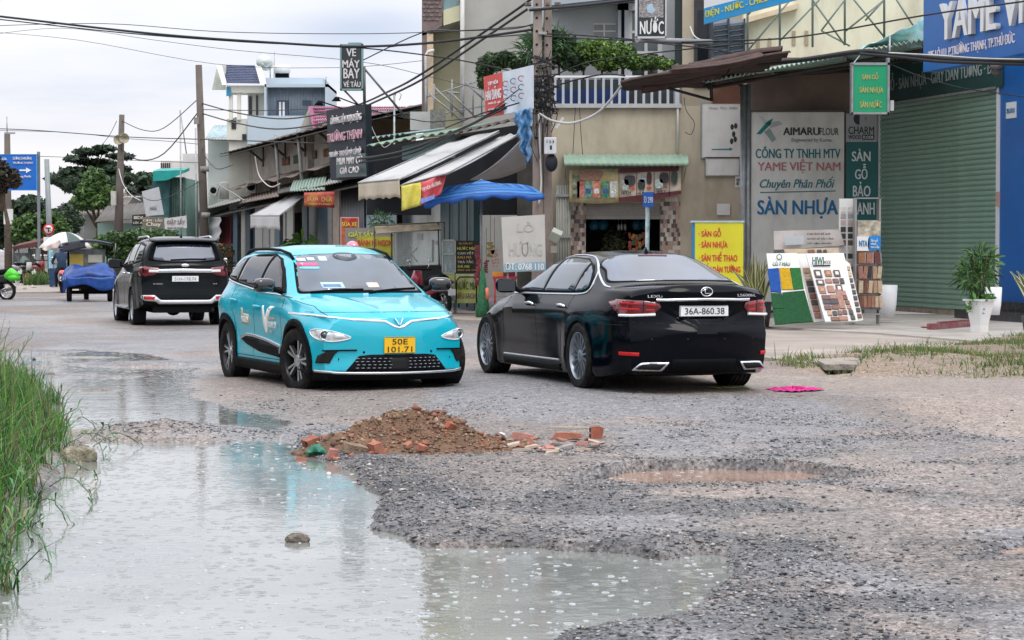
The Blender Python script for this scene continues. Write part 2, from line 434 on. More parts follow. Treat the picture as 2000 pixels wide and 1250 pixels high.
def wheel(parent,loc,rad,wid,rim_r,style,steer=0.0,side=1,dark=M_GUN,spk=None):
 """side=+1: outer face towards +y of the car"""
 e=bpy.data.objects.new('wheel',None);COL.objects.link(e);e.parent=parent;e.location=loc
 e.rotation_euler=(0,rnd.uniform(0,6),0)if not steer else(0,0,steer);OFF[e]=Vector((0,0,0))
 o_=side*wid/2;t=MB()
 pr=[(rim_r*.98,-wid/2*.93),(rim_r+.012,-wid/2),(rad-.035,-wid/2*1.03),(rad-.008,-wid/2*.86)]
 for k in range(5):
  a=-wid/2*.78+k*wid*.78/4;pr+=[(rad,a-.012),(rad,a+.008),(rad-.009,a+.010),(rad-.009,a+.016)]
 pr+=[(rad-.008,wid/2*.86),(rad-.035,wid/2*1.03),(rim_r+.012,wid/2),(rim_r*.98,wid/2*.93)]
 t.lathe((0,0,0),pr,48,'y');t.build('tyre',M_TYRE,e,sharp=40)
 r=MB()
 s=side
 r.lathe((0,0,0),[(rim_r,s*wid*.46),(rim_r*.965,s*wid*.47),(rim_r*.93,s*wid*.40),(rim_r*.9,s*wid*.1),(rim_r*.85,-s*wid*.1)],48,'y',1 if style=='multi' else 0)
 r.lathe((0,0,0),[(rim_r*.9,-s*wid*.05),(.001,-s*wid*.05)],24,'y',2)
 yo=s*wid*.36
 n={'double':5,'multi':15,'six':6}[style]
 for k in range(n):
  a=2*math.pi*k/n
  subs=((-.17,.010,1),(.17,.010,1),(0,.016,0))if style=='double' else((0,.010,1),)if style=='multi' else((-.12,.022,1),(.12,.022,1))
  for(da,wd_,mi)in subs:
   r0,r1=.045,rim_r*.96
   a0,a1=a+da*.9,a+da*(1.05 if style!='multi' else 1)+(.16 if style=='multi' else 0)
   p0=Vector((r0*math.cos(a0),yo*.95,r0*math.sin(a0)));p1=Vector((r1*math.cos(a1),yo*1.1,r1*math.sin(a1)))
   if style=='double' and mi==0:p0.y-=s*.012;p1.y-=s*.012
   d=(p1-p0).normalized();q=d.cross(Vector((0,1,0))).normalized()
   w0,w1=wd_*.8,wd_*(1.25 if style!='multi' else 1.0)
   vs=[p0-q*w0,p0+q*w0,p1+q*w1,p1-q*w1];bk=[v-Vector((0,s*.045,0))for v in vs]
   vs=[v*1 for v in vs]
   r.add(vs+bk,[(0,1,2,3),(4,7,6,5),(0,4,5,1),(1,5,6,2),(2,6,7,3),(3,7,4,0)],1 if mi else 0)
 r.lathe((0,0,0),[(.001,yo+s*.015),(.035,yo+s*.013),(.06,yo+s*.004),(.068,yo-s*.03)],20,'y',1)
 r.build('rim',[dark,M_ALU if style!='multi' else M_GUN,M_DARK],e,sharp=35)
 if style!='x':
  g=MB();g.lathe((0,0,0),[(.001,-s*.01),(rim_r*.62,-s*.01),(rim_r*.62,-s*.03),(.001,-s*.03)],24,'y');g.build('brake_disc',mat('brake_disc',(.2,.2,.21),.35,.8),e)
 return e
def seam(b,line,ax,sg,parent,mb):return strip(b,line,ax,sg,M_DARK,'x',parent,w=.007,hgt=.0012,off=.0005,res=.05,mb=mb)
def mirror(parent,c,sg,mats,sz=(.09,.13,.075)):
 m=MB();rot=Matrix.Rotation(sg*R(-12),3,'Z')
 def f(a,b):
  th=a*2*math.pi;ph=-math.pi/2+b*math.pi
  q=lambda v,n:math.copysign(abs(v)**n,v)
  v=Vector((sz[0]*q(math.cos(ph),.6)*q(math.cos(th),.8),sz[1]*q(math.cos(ph),.6)*q(math.sin(th),.6),sz[2]*q(math.sin(ph),.7)))
  if v.x<0:v.x*=.35
  v.z+=(abs(v.y)*.0)
  return rot@v+Vector(c)
 m.grid(f,24,14,0)
 o=m.build('wing_mirror',mats[0],parent)
 g=MB();nx=rot@Vector((-1,0,0))
 q=[rot@Vector((-.036,y_*sz[1]*.82,z_*sz[2]*.75))+Vector(c)for y_,z_ in((-1,-1),(1,-1),(1,1),(-1,1))]
 g.prism(q,nx*.004);g.build('mirror_glass',M_MIRG,o)
 a=MB();a.tube([Vector(c)+Vector((0,-sg*sz[1]*.8,-.03)),Vector(c)+Vector((-.02,-sg*(sz[1]+.10),-.09))],[.03,.022],8);a.build('mirror_arm',mats[1],o)
 return o
 # ---------------------------------------------------------------- turquoise taxi
M_TEAL=mat('turquoise_paint',(0.006,0.43,0.56),0.26,0.0,var=.03,vs=1.5,coat=.7,ior=1.4,grime=(.20,.26,.25),ga=.10,gs=3)
def build_taxi():
 t=root('taxi',(-2.0,25.36,-0.02),'turquoise compact crossover taxi with a yellow plate turning towards the camera','taxi',rz=R(-67.2),local=True)
 def disp(V):
  X,Y,Z=V[:,0],V[:,1],V[:,2]
  m=(Z>.78)&(X>.95)&(X<2.12)
  yc=.16+(2.05-X)*.34
  fade=np.clip((2.12-X)/.12,0,1)*np.clip((X-.95)/.25,0,1)
  V[:,2]+=m*fade*(.016*np.exp(-((np.abs(Y)-yc)/.045)**2)+.010*np.clip(1-np.abs(np.abs(Y)-.62)/.10,0,1))
  s=np.sign(Y)*(np.abs(Y)>.6)
  mid=np.clip((1.15-np.abs(X+.05))/.3,0,1)
  V[:,1]-=s*mid*.022*np.exp(-((Z-.60)/.12)**2)
  V[:,1]+=s*.018*np.exp(-((Z-(.86+.03*np.clip(-X,-1,2)))/.035)**2)*(X<1.9)*(X>-2.0)
  V[:,1]+=s*.03*np.exp(-((X+1.5)/.5)**2)*np.exp(-((Z-.88)/.14)**2)
 S=dict(zblk=.235,xf=2.14,xr=-2.15,fb=.012,rb=.02,zt=[(2.14,.80),(2.08,.865),(1.9,.915),(1.5,.985),(1.16,1.035),(1.05,1.07),(.30,1.475),(.0,1.545),(-.4,1.575),(-1.2,1.555),(-1.65,1.50),(-1.78,1.44),(-2.02,1.06),(-2.12,.98),(-2.15,.92)],zb=[(2.14,.72),(1.9,.82),(1.4,.93),(1.0,.985),(0,1.03),(-1,1.10),(-1.7,1.13),(-2.15,.95)],w=[(2.14,.74),(2.0,.815),(1.75,.865),(1.3,.885),(0,.885),(-1.3,.89),(-1.8,.86),(-2.15,.76)],wb=[(2.14,.66),(1.9,.73),(1.3,.80),(1.0,.825),(0,.84),(-1.3,.81),(-1.9,.75),(-2.15,.68)],zs=[(2.14,.17),(1.8,.16),(-1.8,.18),(-2.15,.28)],kx=[(2.14,.30),(1.7,.17),(1.3,.13),(1.1,.17),(.5,.13),(.1,.02),(-1.2,0),(-1.7,-.05),(-2.15,-.2)],tum=.26,Ht=.50,nn=2.3,side=[.955,.975,.99,1,.99,.97,.955],nose=([.1,.2,.27,.40,.55,.68,.76,.85],[-.035,.0,.01,-.012,.0,.004,-.015,-.05]),tail=([.1,.3,.5,.7,.9,1.1],[-.06,0,.0,-.02,-.05,-.08]),wheels=[(1.305,(.375,.345,.012)),(-1.305,(.375,.345,.014))],disp=disp)
 body,b=car_body('body',S,M_TEAL,t)
 ws=[(-.72,1.045),(-.55,1.455),(-.3,1.472),(0,1.477),(.3,1.472),(.55,1.455),(.72,1.045),(.4,1.05),(0,1.052),(-.4,1.05)]
 shell(b,rcorner(ws,.03,3),'x',1,M_BLACKP,'windscreen_surround',t,off=.0015,res=.06)
 ws2=[(y*.955,1.065+(z-1.045)*.93)for y,z in ws]
 W=shell(b,rcorner(ws2,.03,3),'x',1,M_WSGLASS,'windscreen',t,off=.006,res=.045)
 for(y,z,w,h,c,n)in((-.50,1.405,.085,.03,(.75,.85,.85),'sticker'),(-.40,1.41,.075,.03,(.75,.85,.85),'sticker'),(-.27,1.415,.09,.045,(.6,.8,.85),'sticker'),(-.46,1.352,.20,.035,(.8,.1,.25),'sticker'),(-.46,1.315,.20,.022,(.2,.7,.8),'sticker'),(-.32,1.13,.24,.06,(.5,.72,.85),'sticker'),(-.33,1.125,.19,.03,(.1,.2,.35),'sticker'),(.13,1.13,.13,.05,(.7,.62,.5),'dashboard_paper')):
  shell(b,[(y-w/2,z-h/2),(y+w/2,z-h/2),(y+w/2,z+h/2),(y-w/2,z+h/2)],'x',1,mat('sticker_%d'%int(c[0]*99+c[1]*9),c,.4,var=.1,vs=30),n,W,off=.0085 if h>.031 else .0095,th=.002,res=.05)
 h,n=ray(b,'x',1,-.54,1.337);text('TAXI',h+n*.004,(-.36,1,0),(-.5,0,.6),.17,.034,mat('taxi_sticker_white',(.8,.75,.78),.4,var=0),W,ext=.001,bold=.01,off=.012,local=True)
 shell(b,cr([(-.10,1.475),(.10,1.475),(.13,1.42),(.0,1.39),(-.13,1.42)],4),'x',1,mat('camera_housing',(.05,.06,.07),.4,var=.2),'mirror_housing',W,off=.008,th=.003)
 for(x0,z0,x1,z1)in((-.60,1.048,-.02,1.075),(.02,1.045,.62,1.082)):
  strip(b,[(x0,z0),((x0+x1)/2,(z0+z1)/2+.008),(x1,z1)],'x',1,M_BLACKP,'wiper',t,w=.022,hgt=.022,off=.006)
 for sg in(-1,1):
  win=[(.76,1.05),(.60,1.15),(.32,1.315),(.06,1.42),(-.3,1.475),(-.9,1.465),(-1.35,1.41),(-1.62,1.30),(-1.74,1.19),(-1.5,1.165),(-1.0,1.13),(0,1.055)]
  shell(b,win,'y',sg,M_BLACKP,'window_surround',t,off=.004,res=.03)
  for poly in([(.60,1.085),(.34,1.27),(.06,1.395),(-.17,1.45),(-.17,1.075),(.3,1.06)],[(-.26,1.455),(-.9,1.445),(-1.08,1.43),(-1.10,1.15),(-.9,1.135),(-.26,1.085)],[(-1.17,1.42),(-1.36,1.375),(-1.60,1.27),(-1.68,1.20),(-1.17,1.16)]):
   shell(b,rcorner(poly,.03,3),'y',sg,M_GLASS,'side_window',t,off=.010,res=.035)
  strip(b,[(.95,1.01),(.5,1.03),(0,1.042),(-1.0,1.115),(-1.74,1.175)],'y',sg,M_CHROME,'window_trim',t,w=.016)
  for ln in([(.78,1.03),(.80,.75),(.78,.33)],[(-.22,1.05),(-.22,.7),(-.26,.33)],[(-1.14,1.12),(-1.12,.95),(-.98,.76),(-.92,.6),(-.94,.40)],[(.78,.33),(-.9,.33)],[(1.05,.98),(1.5,.925),(1.95,.80)]):s=MB();seam(b,ln,'y',sg,t,s);s.build('door_gap',M_DARK,t)
  for hx in(-.06,-.98):
   hh,nn=ray(b,'y',sg,hx,.885 if hx>-.5 else .935)
   hm=MB();hm.tube([hh+Vector((.10,0,0)),hh+nn*.034+Vector((.06,0,.004)),hh+nn*.036+Vector((-.05,0,.006)),hh+Vector((-.10,0,.006))],[.012,.015,.015,.011],8);hm.build('door_handle',M_TEAL,t)
  for cx in(1.305,-1.305):
   shell(b,arc_poly(cx,.345,.373,.445,-18 if cx>0 else-12,200,22),'y',sg,M_BLACKP,'arch_cladding',t,off=.012,th=.02,res=.05)
  shell(b,[(.93,.30),(.93,.19),(-.92,.19),(-.92,.30)],'y',sg,M_BLACKP,'sill_cladding',t,off=.014,th=.02,res=.09)
  blade=[(.80,.355),(.80,.455),(.3,.505),(-.25,.54),(-.52,.545),(-.74,.51),(-.5,.455),(0,.39)]
  shell(b,blade,'y',sg,M_BLACKP,'door_insert',t,off=.008,res=.06)
  strip(b,[(.80,.40),(.80,.475),(.3,.525),(-.25,.56),(-.52,.562),(-.73,.52)],'y',sg,M_ALU,'door_trim',t,w=.03,hgt=.012,off=.006)
  WHT=mat('white_vinyl',(.82,.84,.82),.5,var=.05)
  def fl(pts):return[(x,z)for x,z in pts]
  shell(b,fl([(.32,.90),(.36,.90),(.30,.72),(.22,.62),(.27,.60),(.19,.60),(.20,.72)][:0]+[(.10,.90),(.16,.905),(.22,.76),(.30,.86),(.40,.905),(.56,.90),(.44,.85),(.34,.76),(.27,.60),(.20,.60),(.14,.70)]),'y',sg,WHT,'emblem',t,off=.003,th=.003,res=.05)
  for(s_,x,z,w,hh,c)in(('XANH SM',.36,.665,.30,.075,WHT),('GREEN',.36,.755,.24,.03,mat('tan_vinyl',(.55,.5,.4),.5,var=.1)),('1900',.38,.61,.12,.03,mat('tan_vinyl',(.55,.5,.4),.5,var=.1)),('V-GREEN',-.66,.70,.25,.07,WHT)):
   p0,n0=ray(b,'y',sg,x,z);p1,_=ray(b,'y',sg,x+w,z);p2,_=ray(b,'y',sg,x,z+hh)
   if sg<0:text(s_,p0+n0*.004,p1-p0,p2-p0,w,hh,c,t,ext=.0015,bold=.015,off=.008,local=True)
  if sg<0:shell(b,[(-.70,.68),(-.40,.68),(-.40,.79),(-.62,.80),(-.64,.86),(-.70,.86)],'y',sg,mat('tan_vinyl',(.55,.5,.4),.5,var=.1),'badge',t,off=.003,th=.003)
  mirror(t,(.66,sg*1.02,1.135),sg,[mat('gloss_black',(.012,.013,.016),.12,coat=1,var=0),M_BLACKP],(.085,.125,.078))
  r=MB();pts=[]
  for x in(.28,.15,-.2,-.7,-1.2,-1.5,-1.68):
   hh,nn=ray(b,'z',1,x,sg*(.565-.02*(x<-1.4)));lift=.035 if-1.55<x<.2 else .004;pts.append(hh+Vector((0,0,lift)))
  r.tube(pts,.017,8);r.build('roof_rail',M_BLACKP,t)
  hl=[(sg*y,z)for y,z in((.50,.612),(.58,.648),(.70,.682),(.81,.690),(.825,.64),(.78,.588),(.68,.572),(.57,.585))]
  L=shell(b,cr(hl,4),'x',1,mat('lamp_bezel',(.62,.64,.67),.15,.2,var=.25,vs=25,coat=1),'headlamp',t,off=.004,th=.02,res=.04)
  strip(b,cr(hl,4),'x',1,M_LAMPW,'lamp_rim',L,w=.009,hgt=.006,off=.004,closed=True)
  hp,nn=ray(b,'x',1,sg*.745,.635)
  q=MB();q.lathe((0,0,0),[(.055,-.02),(.055,.014),(.046,.018),(.040,.002),(.001,.002)],20,'x');o=q.build('projector',M_CHROME,L);o.location=hp;o.rotation_euler=(0,0,sg*.35)
  q=MB();q.ell((0,0,0),(.02,.034,.034),12,8);o=q.build('lens',mat('lens_dark',(.03,.035,.04),.05,ior=1.9,var=0),L);o.location=hp+Vector((.004,0,0))
  shell(b,[(sg*y,z)for y,z in((.54,.61),(.66,.60),(.66,.665),(.58,.65))],'x',1,M_LAMPW,'lamp_insert',L,off=.009,th=.004)
  vent=[(sg*y,z)for y,z in((.80,.345),(.785,.42),(.74,.468),(.62,.472),(.66,.43),(.70,.345))]
  shell(b,vent,'x',1,M_DARK,'air_vent',t,off=.012,th=.015,res=.025)
  strip(b,[(sg*.76,.476),(sg*.44,.482)],'x',1,M_BLACKP,'vent_lip',t,w=.014,hgt=.012)
 lb=[(-.87,.845),(-.80,.835),(-.5,.800),(-.22,.782),(-.14,.775),(-.055,.725),(0,.712),(.055,.725),(.14,.775),(.22,.782),(.5,.800),(.80,.835),(.87,.845)]
 strip(b,lb,'x',1,M_CHROME,'grille_trim',t,w=.024,hgt=.007,off=.001)
 for sg in(-1,1):strip(b,[(sg*y,z)for y,z in lb[6:]if y>.13],'x',1,M_LAMPW,'light_bar',t,w=.011,hgt=.006,off=.007)
 for sg in(-1,1):strip(b,[(sg*.005,.735),(sg*.045,.80)],'x',1,M_CHROME,'emblem',t,w=.014,hgt=.016,off=.01)
 G_=shell(b,[(-.56,.255),(-.42,.42),(-.30,.435),(.30,.435),(.42,.42),(.56,.255)],'x',1,M_BLACKP,'lower_grille',t,off=.006,res=.06)
 for r_ in range(4):
  z=.295+r_*.033
  for k in range(-8,9):
   y=k*.055+(r_%2)*.012
   if abs(y)<.53-(z-.26)*.75 and abs(y)>.09:
    q=MB();strip(b,[(y-.017,z),(y+.017,z)],'x',1,M_GUN,'x',t,w=.007,hgt=.006,off=.008,mb=q);q.build('grille_dash',M_GUN,G_)
 shell(b,[(-.10,.27),(.10,.27),(.10,.40),(-.10,.40)],'x',1,M_DARK,'radar_cover',G_,off=.014)
 shell(b,[(-.86,.265),(-.82,.165),(.82,.165),(.86,.265)],'x',1,M_BLACKP,'front_lip',t,off=.012,th=.02,res=.06)
 strip(b,[(-.80,.262),(-.6,.246),(0,.243),(.6,.246),(.80,.262)],'x',1,M_ALU,'skid_trim',t,w=.026,hgt=.014,off=.012)
 for y in(-.37,.37):
  hh,nn=ray(b,'x',1,y,.46);q=MB();q.lathe(hh,[(.013,-.005),(.013,.003),(.001,.003)],10,'x');q.build('parking_sensor',M_BLACKP,t)
 hh,nn=ray(b,'x',1,0,.53)
 x0=hh.x+.012
 q=MB();q.bb(x0-.02,x0,-.17,.17,.445,.615);pl=q.build('number_plate',mat('yellow_plate',(.82,.47,.01),.45,var=.04),t,bevel=.006)
 text('50E',(x0,-.085,.538),(0,1,0),(0,0,1),.17,.058,M_INK,pl,ext=.0015,bold=.006,local=True)
 text('101.71',(x0,-.135,.458),(0,1,0),(0,0,1),.27,.058,M_INK,pl,ext=.0015,bold=.006,local=True)
 for z in(.448,.612):q=MB();q.bb(x0-.001,x0+.002,-.165,.165,z-.002,z+.002);q.build('plate_border',M_INK,pl)
 for ln in([(-.80,.865),(-.4,.87),(0,.872),(.4,.87),(.80,.865)],):s=MB();seam(b,ln,'x',1,t,s);s.build('bonnet_gap',M_DARK,t)
 for cx in(1.305,-1.305):
  for sg in(-1,1):
   wheel(t,(cx,sg*.775,.345),.345,.215,.232,'double',steer=R(13)if cx>0 else 0,side=sg,dark=mat('rim_black',(.02,.02,.023),.3,.5,var=0))
 q=MB();q.bb(-2.0,2.0,-.62,.62,.19,.40);q.build('underbody',M_DARK,t)
 return t
TAXI=build_taxi()
# ---------------------------------------------------------------- black limousine, seen from behind
M_BLK=mat('black_paint',(0.0012,0.0022,0.005),0.10,0.0,var=0,coat=0.0,ior=1.24)
def build_sedan():
 t=root('sedan',(1.07,25.18,0.045),'glossy black saloon car seen from behind with twin chrome exhaust tips','car',rz=R(108.6),local=True)
 def disp(V):
  X,Y,Z=V[:,0],V[:,1],V[:,2]
  s=np.sign(Y)*(np.abs(Y)>.5)
  V[:,1]+=s*.016*np.exp(-((Z-.80)/.03)**2)*(X<2.0)*(X>-2.5)
  V[:,1]-=s*.018*np.exp(-((Z-.52)/.12)**2)*np.clip((1.2-np.abs(X))/.3,0,1)
  back=(X<-2.35)
  V[:,0]+=back*.045*np.exp(-(np.clip(np.abs(Z-.82)-.05,0,9)/.03)**2)*np.exp(-(np.clip(np.abs(Y)-.30,0,9)/.08)**2)
  V[:,0]-=back*.028*np.exp(-((Z-.635)/.035)**2)
  V[:,2]+=back*.02*np.exp(-((X+2.68)/.05)**2)*(Z>1.0)
 S=dict(xf=2.44,xr=-2.75,fb=.02,rb=.01,zt=[(2.44,.66),(2.35,.78),(1.6,.95),(1.10,1.02),(.98,1.05),(.12,1.385),(-.25,1.435),(-.8,1.445),(-1.25,1.41),(-2.10,1.125),(-2.2,1.105),(-2.66,1.095),(-2.72,1.08),(-2.75,1.0)],zb=[(2.44,.58),(2.0,.78),(1.0,.93),(0,.955),(-1.5,.985),(-2.2,1.02),(-2.66,1.01),(-2.75,.95)],w=[(2.44,.70),(2.1,.86),(1.5,.925),(0,.935),(-1.5,.9375),(-2.2,.905),(-2.45,.87),(-2.62,.82),(-2.75,.72)],wb=[(2.44,.62),(1.9,.76),(1.0,.83),(0,.85),(-1.3,.84),(-2.2,.81),(-2.75,.73)],zs=[(2.44,.2),(2,.15),(-2.2,.16),(-2.75,.24)],kx=[(2.44,.28),(1.7,.15),(1.0,.18),(.3,.10),(0,.02),(-.9,-.01),(-1.3,-.08),(-2.1,-.16),(-2.3,-.17),(-2.75,-.30)],tum=.30,Ht=.47,nn=1.9,side=[.95,.975,.99,1,.99,.97,.95],nose=([.1,.3,.7,.9],[-.05,0,0,-.08]),tail=([.1,.2,.35,.55,.64,.72,.85,.97,1.08],[-.09,-.05,.0,.01,.0,-.035,-.03,-.005,.015]),wheels=[(1.545,(.372,.352,.012)),(-1.545,(.372,.352,.014))],disp=disp)
 body,b=car_body('body',S,M_BLK,t)
 rg=[(-.70,1.135),(-.55,1.375),(-.3,1.395),(0,1.40),(.3,1.395),(.55,1.375),(.70,1.135),(.35,1.125),(0,1.122),(-.35,1.125)]
 rgt=[(-1.23,0)]
 g=[(-1.27,-.55),(-1.22,0),(-1.27,.55),(-1.55,.63),(-1.86,.70),(-2.03,.45),(-2.08,0),(-2.03,-.45),(-1.86,-.70),(-1.55,-.63)]
 shell(b,cr(g,5),'z',1,M_BLACKP,'screen_surround',t,off=.002,res=.07)
 g2=[(-1.66+(x+1.66)*.95,y*.96)for x,y in g]
 W=shell(b,cr(g2,5),'z',1,M_RGLASS,'rear_window',t,off=.007,res=.05)
 strip(b,[(-1.32,-.16),(-1.315,.16)],'z',1,M_RED,'high_brake_lamp',W,w=.025,hgt=.01,off=.006)
 for sg in(-1,1):
  strip(b,cr([(-1.20,sg*.57),(-1.5,sg*.67),(-1.85,sg*.745),(-2.02,sg*.74)],4,False),'z',1,M_ALU,'screen_trim',t,w=.022)
  win=[(1.0,.985),(.75,1.10),(.4,1.255),(.05,1.345),(-.4,1.375),(-.9,1.36),(-1.25,1.29),(-1.48,1.17),(-1.55,1.06),(-1.42,1.01),(-.8,.995),(.2,.985)]
  shell(b,win,'y',sg,M_BLACKP,'window_surround',t,off=.003,res=.06)
  for poly in([(.82,1.01),(.62,1.12),(.32,1.25),(.05,1.325),(-.12,1.345),(-.16,1.01)],[(-.23,1.35),(-.6,1.355),(-.95,1.34),(-1.1,1.31),(-1.14,1.02),(-.23,1.01)],[(-1.18,1.29),(-1.34,1.225),(-1.45,1.14),(-1.49,1.06),(-1.40,1.03),(-1.18,1.02)]):
   shell(b,rcorner(poly,.025,3),'y',sg,M_WSGLASS,'side_window',t,off=.007,res=.06)
  strip(b,cr([(1.02,.975),(.72,1.115),(.38,1.275),(.04,1.365),(-.4,1.395),(-.92,1.38),(-1.28,1.305),(-1.51,1.18),(-1.58,1.05),(-1.42,.995),(-.8,.98),(.2,.97)],4),'y',sg,M_ALU,'window_trim',t,w=.018,closed=True)
  for ln in([(.92,.97),(.95,.7),(.93,.33)],[(-.19,1.0),(-.2,.7),(-.24,.33)],[(-1.22,1.0),(-1.20,.86),(-1.06,.7),(-1.0,.5),(-1.02,.33)],[(-2.0,.70),(-2.45,.70)]):s=MB();seam(b,ln,'y',sg,t,s);s.build('door_gap',M_DARK,t)
  for hx in(.02,-1.02):
   hh,nn=ray(b,'y',sg,hx,.85)
   hm=MB();hm.tube([hh+Vector((.11,0,0)),hh+nn*.036+Vector((.07,0,.002)),hh+nn*.038+Vector((-.06,0,.004)),hh+Vector((-.11,0,.004))],[.012,.016,.016,.012],8);hm.build('door_handle',M_CHROME,t)
  strip(b,[(.90,.275),(-.97,.285)],'y',sg,M_ALU,'sill_trim',t,w=.02,hgt=.014)
  shell(b,[(.95,.24),(.95,.17),(-1.0,.17),(-1.0,.24)],'y',sg,M_BLACKP,'side_skirt',t,off=.01,res=.1)
  mirror(t,(.62,sg*.99,1.05),sg,[M_BLK,M_BLACKP],(.085,.12,.082))
  tl=[(sg*y,z)for y,z in((.47,.928),(.62,.948),(.80,.955),(.80,.80),(.60,.80),(.49,.83),(.45,.88))]
  L=shell(b,tl,'x',-1,M_RED,'tail_lamp',t,off=.012,th=.02,res=.04)
  shell(b,[(-2.50,.952),(-2.32,.945),(-2.22,.925),(-2.32,.86),(-2.42,.805),(-2.50,.80)],'y',sg,M_RED,'lamp_wrap',L,off=.012,th=.02,res=.04)
  strip(b,[(sg*.50,.808),(sg*.80,.795)],'x',-1,M_LAMPW,'lamp_base',L,w=.026,hgt=.014,off=.012)
  strip(b,[(-2.50,.795),(-2.42,.795)],'y',sg,M_LAMPW,'lamp_base',L,w=.026,hgt=.014,off=.012)
  strip(b,[(sg*.615,.96),(sg*.615,.80)],'x',-1,M_DARK,'lamp_gap',L,w=.008,hgt=.004,off=.012)
  for(ya,za,yb,zb)in((.50,.90,.59,.91),(.65,.915,.78,.92),(.65,.86,.78,.865),(.51,.85,.59,.855)):
   strip(b,[(sg*ya,za),(sg*yb,zb)],'x',-1,M_REDG,'lamp_bar',L,w=.018,hgt=.006,off=.012)
  strip(b,[(sg*.66,.41),(sg*.80,.415)],'x',-1,M_REDG,'reflector',t,w=.035,hgt=.008,off=.006)
  ex=[(sg*y,z)for y,z in((.37,.34),(.64,.335),(.72,.255),(.44,.25))]
  E_=shell(b,rcorner(ex,.02,3),'x',-1,M_CHROME,'exhaust_tip',t,off=.035,th=.06,res=.05)
  ex2=[(sg*y,z)for y,z in((.405,.325),(.63,.32),(.685,.27),(.46,.265))]
  shell(b,rcorner(ex2,.015,3),'x',-1,M_DARK,'exhaust_opening',E_,off=.037,th=.003,res=.05)
 strip(b,[(-.50,.955),(0,.965),(.50,.955)],'x',-1,M_CHROME,'boot_trim',t,w=.030,hgt=.02,off=.006)
 hh,nn=ray(b,'x',-1,0,1.035)
 q=MB();ring=[Vector((hh.x-.012,.062*math.cos(a),1.035+.043*math.sin(a)))for a in np.linspace(0,2*math.pi,24)]
 q.tube(ring,.006,6);q.tube([Vector((hh.x-.012,.02,1.07)),Vector((hh.x-.012,.018,1.018)),Vector((hh.x-.012,-.045,1.018))],.006,6);q.tube([Vector((hh.x-.012,.055,1.04)),Vector((hh.x-.012,-.01,1.068))],.005,6)
 q.build('emblem',M_CHROME,t)
 h1,_=ray(b,'x',-1,.52,.985);text('LEXUS',(h1.x,.60,.978),(0,-1,0),(0,0,1),.19,.026,M_CHROME,t,ext=.003,bold=.01,off=.022,local=True)
 h1,_=ray(b,'x',-1,-.40,.99);text('LS600hL',(h1.x,-.36,.984),(0,-1,0),(0,0,1),.20,.026,M_CHROME,t,ext=.003,bold=.01,off=.022,local=True)
 hh,nn=ray(b,'x',-1,0,.84);x0=hh.x-.02
 q=MB();q.bb(x0,x0+.05,-.26,.26,.785,.895);pl=q.build('number_plate',M_WHITEP,t,bevel=.006)
 text('36A-860.38',(x0,.215,.808),(0,-1,0),(0,0,1),.43,.064,M_INK,pl,ext=.0015,bold=.006,local=True)
 for z in(.789,.891):q=MB();q.bb(x0-.002,x0,-.255,.255,z-.0015,z+.0015);q.build('plate_border',M_INK,pl)
 s=MB();seam(b,[(-.80,.735),(-.4,.715),(0,.712),(.4,.715),(.80,.735)],'x',-1,t,s);seam(b,[(-.355,.96),(-.36,.80),(-.35,.72)],'x',-1,t,s)if 0 else None
 s.build('boot_gap',M_DARK,t)
 shell(b,[(-.34,.36),(-.38,.20),(.38,.20),(.34,.36)],'x',-1,M_BLACKP,'rear_valance',t,off=.004,res=.08)
 hh,nn=ray(b,'z',1,-1.08,0);q=MB()
 q.add([hh+Vector(v)for v in((.07,-.02,-.005),(.07,.02,-.005),(-.07,.026,-.005),(-.07,-.026,-.005),(-.045,0,.065),(-.06,0,.065))],[(0,1,4),(1,2,5,4),(2,3,5),(3,0,4,5)]);q.build('roof_antenna',M_BLK,t,bevel=.004)
 for k,y in enumerate((-.55,-.2,.2,.55)):
  hh,nn=ray(b,'x',-1,y,.56);q=MB();q.lathe(hh,[(.012,.005),(.012,-.003),(.001,-.003)],10,'x');q.build('parking_sensor',M_DARK,t)
 for cx in(1.545,-1.545):
  for sg in(-1,1):wheel(t,(cx,sg*.815,.352),.352,.245,.252,'multi',side=sg)
 q=MB();q.bb(-2.5,2.3,-.66,.66,.2,.45);q.build('underbody',M_DARK,t)
 return t
SEDAN=build_sedan()
